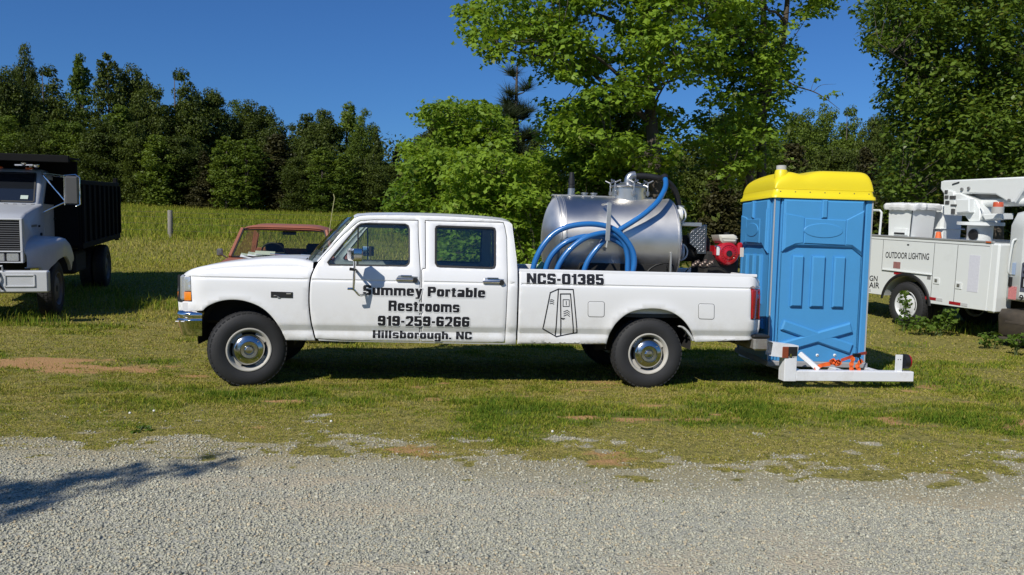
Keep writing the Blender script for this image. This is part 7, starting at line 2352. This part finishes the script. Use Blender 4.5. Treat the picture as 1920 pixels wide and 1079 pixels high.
# pine with long needles
PT = [at(975, 480, 25), at(972, 330, 25), at(968, 200, 25), at(970, 118, 25)]
PT[0][2] = float(ground(PT[0][0], PT[0][1])) - .1
pine = thing('pine_tree', 'dark long needled pine poking up above the thicket beside tank', 'tree', Matrix.Translation(Vector(PT[0])))
o = PT[0].copy(); tb = MB(); tb.tube([p - o for p in spline(PT, 5)], [.13 * (1 - .85 * i / 15) for i in range(16)], 8)
rgp = np.random.default_rng(77); tips = []
for (u, v) in sample_poly([(945, 190), (950, 140), (968, 112), (985, 130), (1000, 190), (1012, 260), (1005, 320), (930, 320), (915, 260), (925, 215)], 46, rgp):
    s = at(u, v, 25 + rgp.uniform(-.8, .8)); b = V(o[0], o[1], 0) + V(0, 0, s[2] - .4); tk_ = PT[3][2]
    b = V(PT[2][0] + .02, PT[2][1], min(s[2] - .25, tk_ - .3)); tb.tube([b - o, (b + s) / 2 - o - V(0, 0, .04), s - o], [.025, .016, .006], 4, cap=False)
    tips += [b + (s - b) * w for w in (.55, .78, 1.0)]
tb.build('trunk', BARK, pine, None, fix=False)
tips = np.array(tips); k = 80; C = np.repeat(tips - o, k, 0); d = rgp.normal(0, 1, (len(C), 3)); d[:, 2] = np.abs(d[:, 2]) * .9 + .15
d /= np.linalg.norm(d, axis=1, keepdims=True); sd_ = np.cross(d, rgp.normal(0, 1, (len(C), 3))); sd_ /= np.linalg.norm(sd_, axis=1, keepdims=True)
Ln = rgp.uniform(.30, .58, len(C))[:, None]
link('needles', fast_mesh('needles', np.stack([C - sd_ * .008, C + sd_ * .008, C + d * Ln], 1), 3, [(0, 1, 2)], LF_PINE), None, pine)

# tree behind the camera's left shoulder: its shadow lies on the gravel
sx_t, sy_t = -9.35, -3.95
sg_t = float(ground(sx_t, sy_t))
sh = thing('roadside_tree', 'leafy tree beside the gravel drive that throws the dappled shade', 'tree', Matrix.Translation((sx_t, sy_t, sg_t)))
_c = VAR['broad'][1][0].copy(); _c.materials.clear(); _c.materials.append(LF_MID)
for o in (link('crown', _c, None, sh), link('trunk', VAR['broad'][1][1], BARK, sh)): o.scale = (9.6, 9.6, 8.9)
BP = spline([V(0, 0, 4.6), V(.7, 1.0, 5.3), V(1.6, 2.0, 5.7), V(2.9, 3.0, 6.0)], 5)
MB().tube(BP, [.06 * (1 - .05 * i) for i in range(len(BP))], 6).build('bough', BARK, sh, None)
rgs = np.random.default_rng(44)
Cs = np.array([BP[k] + rgs.normal(0, .16, 3) for k in range(5, len(BP)) for _ in range(3)])
Ps, ns = clump_leaves(Cs, np.full(len(Cs), .28), 34, rgs, .5)
link('bough_leaves', fast_mesh('bough_leaves', leaf_verts(Ps, ns, .16, OVAL, rgs), 4, [(0, 1, 2, 3)], LF_MID), None, sh)
undergrowth('roadside_woods', 700, lambda r: (r.uniform(-60, 60), r.uniform(-38, -30)), lambda x: 11.0, 1.9, .6, LF_MID, 56)


# ------------------------------------------------------------------ weeds and small plants
def weed(label, spots, y, seed, leaf=.085, per=26, rad=.13, group='weeds along the bucket truck', m_=LF_WEED):
    rg = np.random.default_rng(seed)
    S = np.array([at(u, v, y + rg.uniform(-.15, .15)) for u, v in spots])
    base = S[:, :2].mean(0); g = float(ground(base[0], base[1])); o = V(base[0], base[1], g)
    t = thing('weed_plant', label, 'plant', Matrix.Translation(Vector(o)), group)
    st = MB()
    for s in S:
        b = V(o[0] + (s[0] - o[0]) * .4, o[1], g - .02); st.tube([b - o, (b + s) / 2 - o + V(.02, 0, .05), s - o], [.008, .006, .003], 4, cap=False)
    st.build('stem', mat('green_stem', (.10, .13, .04), .7), t, None, fix=False)
    P, nn = clump_leaves(S - o, np.full(len(S), rad), per, rg, .8, .7)
    P[:, 2] = np.maximum(P[:, 2], .01)
    link('leaves', fast_mesh('leaves', leaf_verts(P, nn, leaf, LOBED, rg), 6, [tuple(range(6))], m_), None, t)
weed('leafy vine climbing over the white rim of the lift truck wheel', [(1697, 550), (1692, 562), (1700, 570), (1694, 582), (1698, 594), (1690, 600)], 15.0, 1, .08, 22, .10)
weed('wide leafy weed clump below the side boxes beside lift truck wheel', [(1712, 605), (1725, 600), (1738, 606), (1748, 612), (1760, 600), (1770, 590), (1782, 586), (1790, 598), (1772, 610), (1755, 614), (1735, 615), (1715, 612)], 14.6, 2, .085, 26, .13)
weed('low weed tuft in front of the brown fuel tank', [(1842, 632), (1855, 638), (1865, 630), (1850, 643), (1875, 640)], 13.2, 3, .07, 22, .10)
weed('bright seedling near the right border below the cab step', [(1897, 636), (1908, 640), (1903, 650), (1912, 632)], 12.4, 4, .08, 20, .09)
weed('dark low weed in the grass at the gravel edge', [(262, 812), (272, 815), (282, 812), (255, 818)], 6.25, 5, .035, 16, .035, 'weeds at the gravel edge')
rgw = np.random.default_rng(19)
def tuft_field(name, boxes, n, hh, ww, seed):
    rg = np.random.default_rng(seed); B = []
    for (u0, u1, y0, y1) in boxes:
        y = rg.uniform(y0, y1, n); u = rg.uniform(u0, u1, n); x = (u - 960) / FOC * y
        B.append(blades(x, y, hh * rg.uniform(.4, 1.3, n), ww * rg.uniform(.7, 1.3, n), np.abs(rg.normal(.4, .25, n)), .25 + rg.normal(0, .2, n), rg))
    grass_object(name, B)
tuft_field('weeds', [(-40, 130, 12.7, 14.0), (120, 250, 14.8, 18), (215, 345, 15.0, 16.2), (1680, 1920, 14.6, 16)], 450, .19, .011, 5)
for i, (u, v, yy) in enumerate(((243, 797, 6.6), (288, 790, 6.7), (1035, 806, 6.4), (620, 800, 6.5))):
    p = at(u, v, yy); g = float(ground(p[0], p[1]))
    fl_ = thing('clover_flower', ('white clover flower at the gravel edge ahead of the front tyre, first of two', 'white clover flower ahead of the front tyre, second of two', 'white clover flower in the grass before the rear tyre', 'white clover flower in the grass before the front door')[i], 'flower', Matrix.Translation((p[0], p[1], g)), 'white clover flowers in the grass')
    MB().tube([V(0, 0, 0), V(.004, 0, .05)], .0015, 4).build('stem', mat('green_stem', (.10, .13, .04), .7), fl_)
    MB().ball((.004, 0, .056), (.011, .011, .010), 8, 6).build('flower_head', mat('clover_white', (.75, .74, .68), .8), fl_)
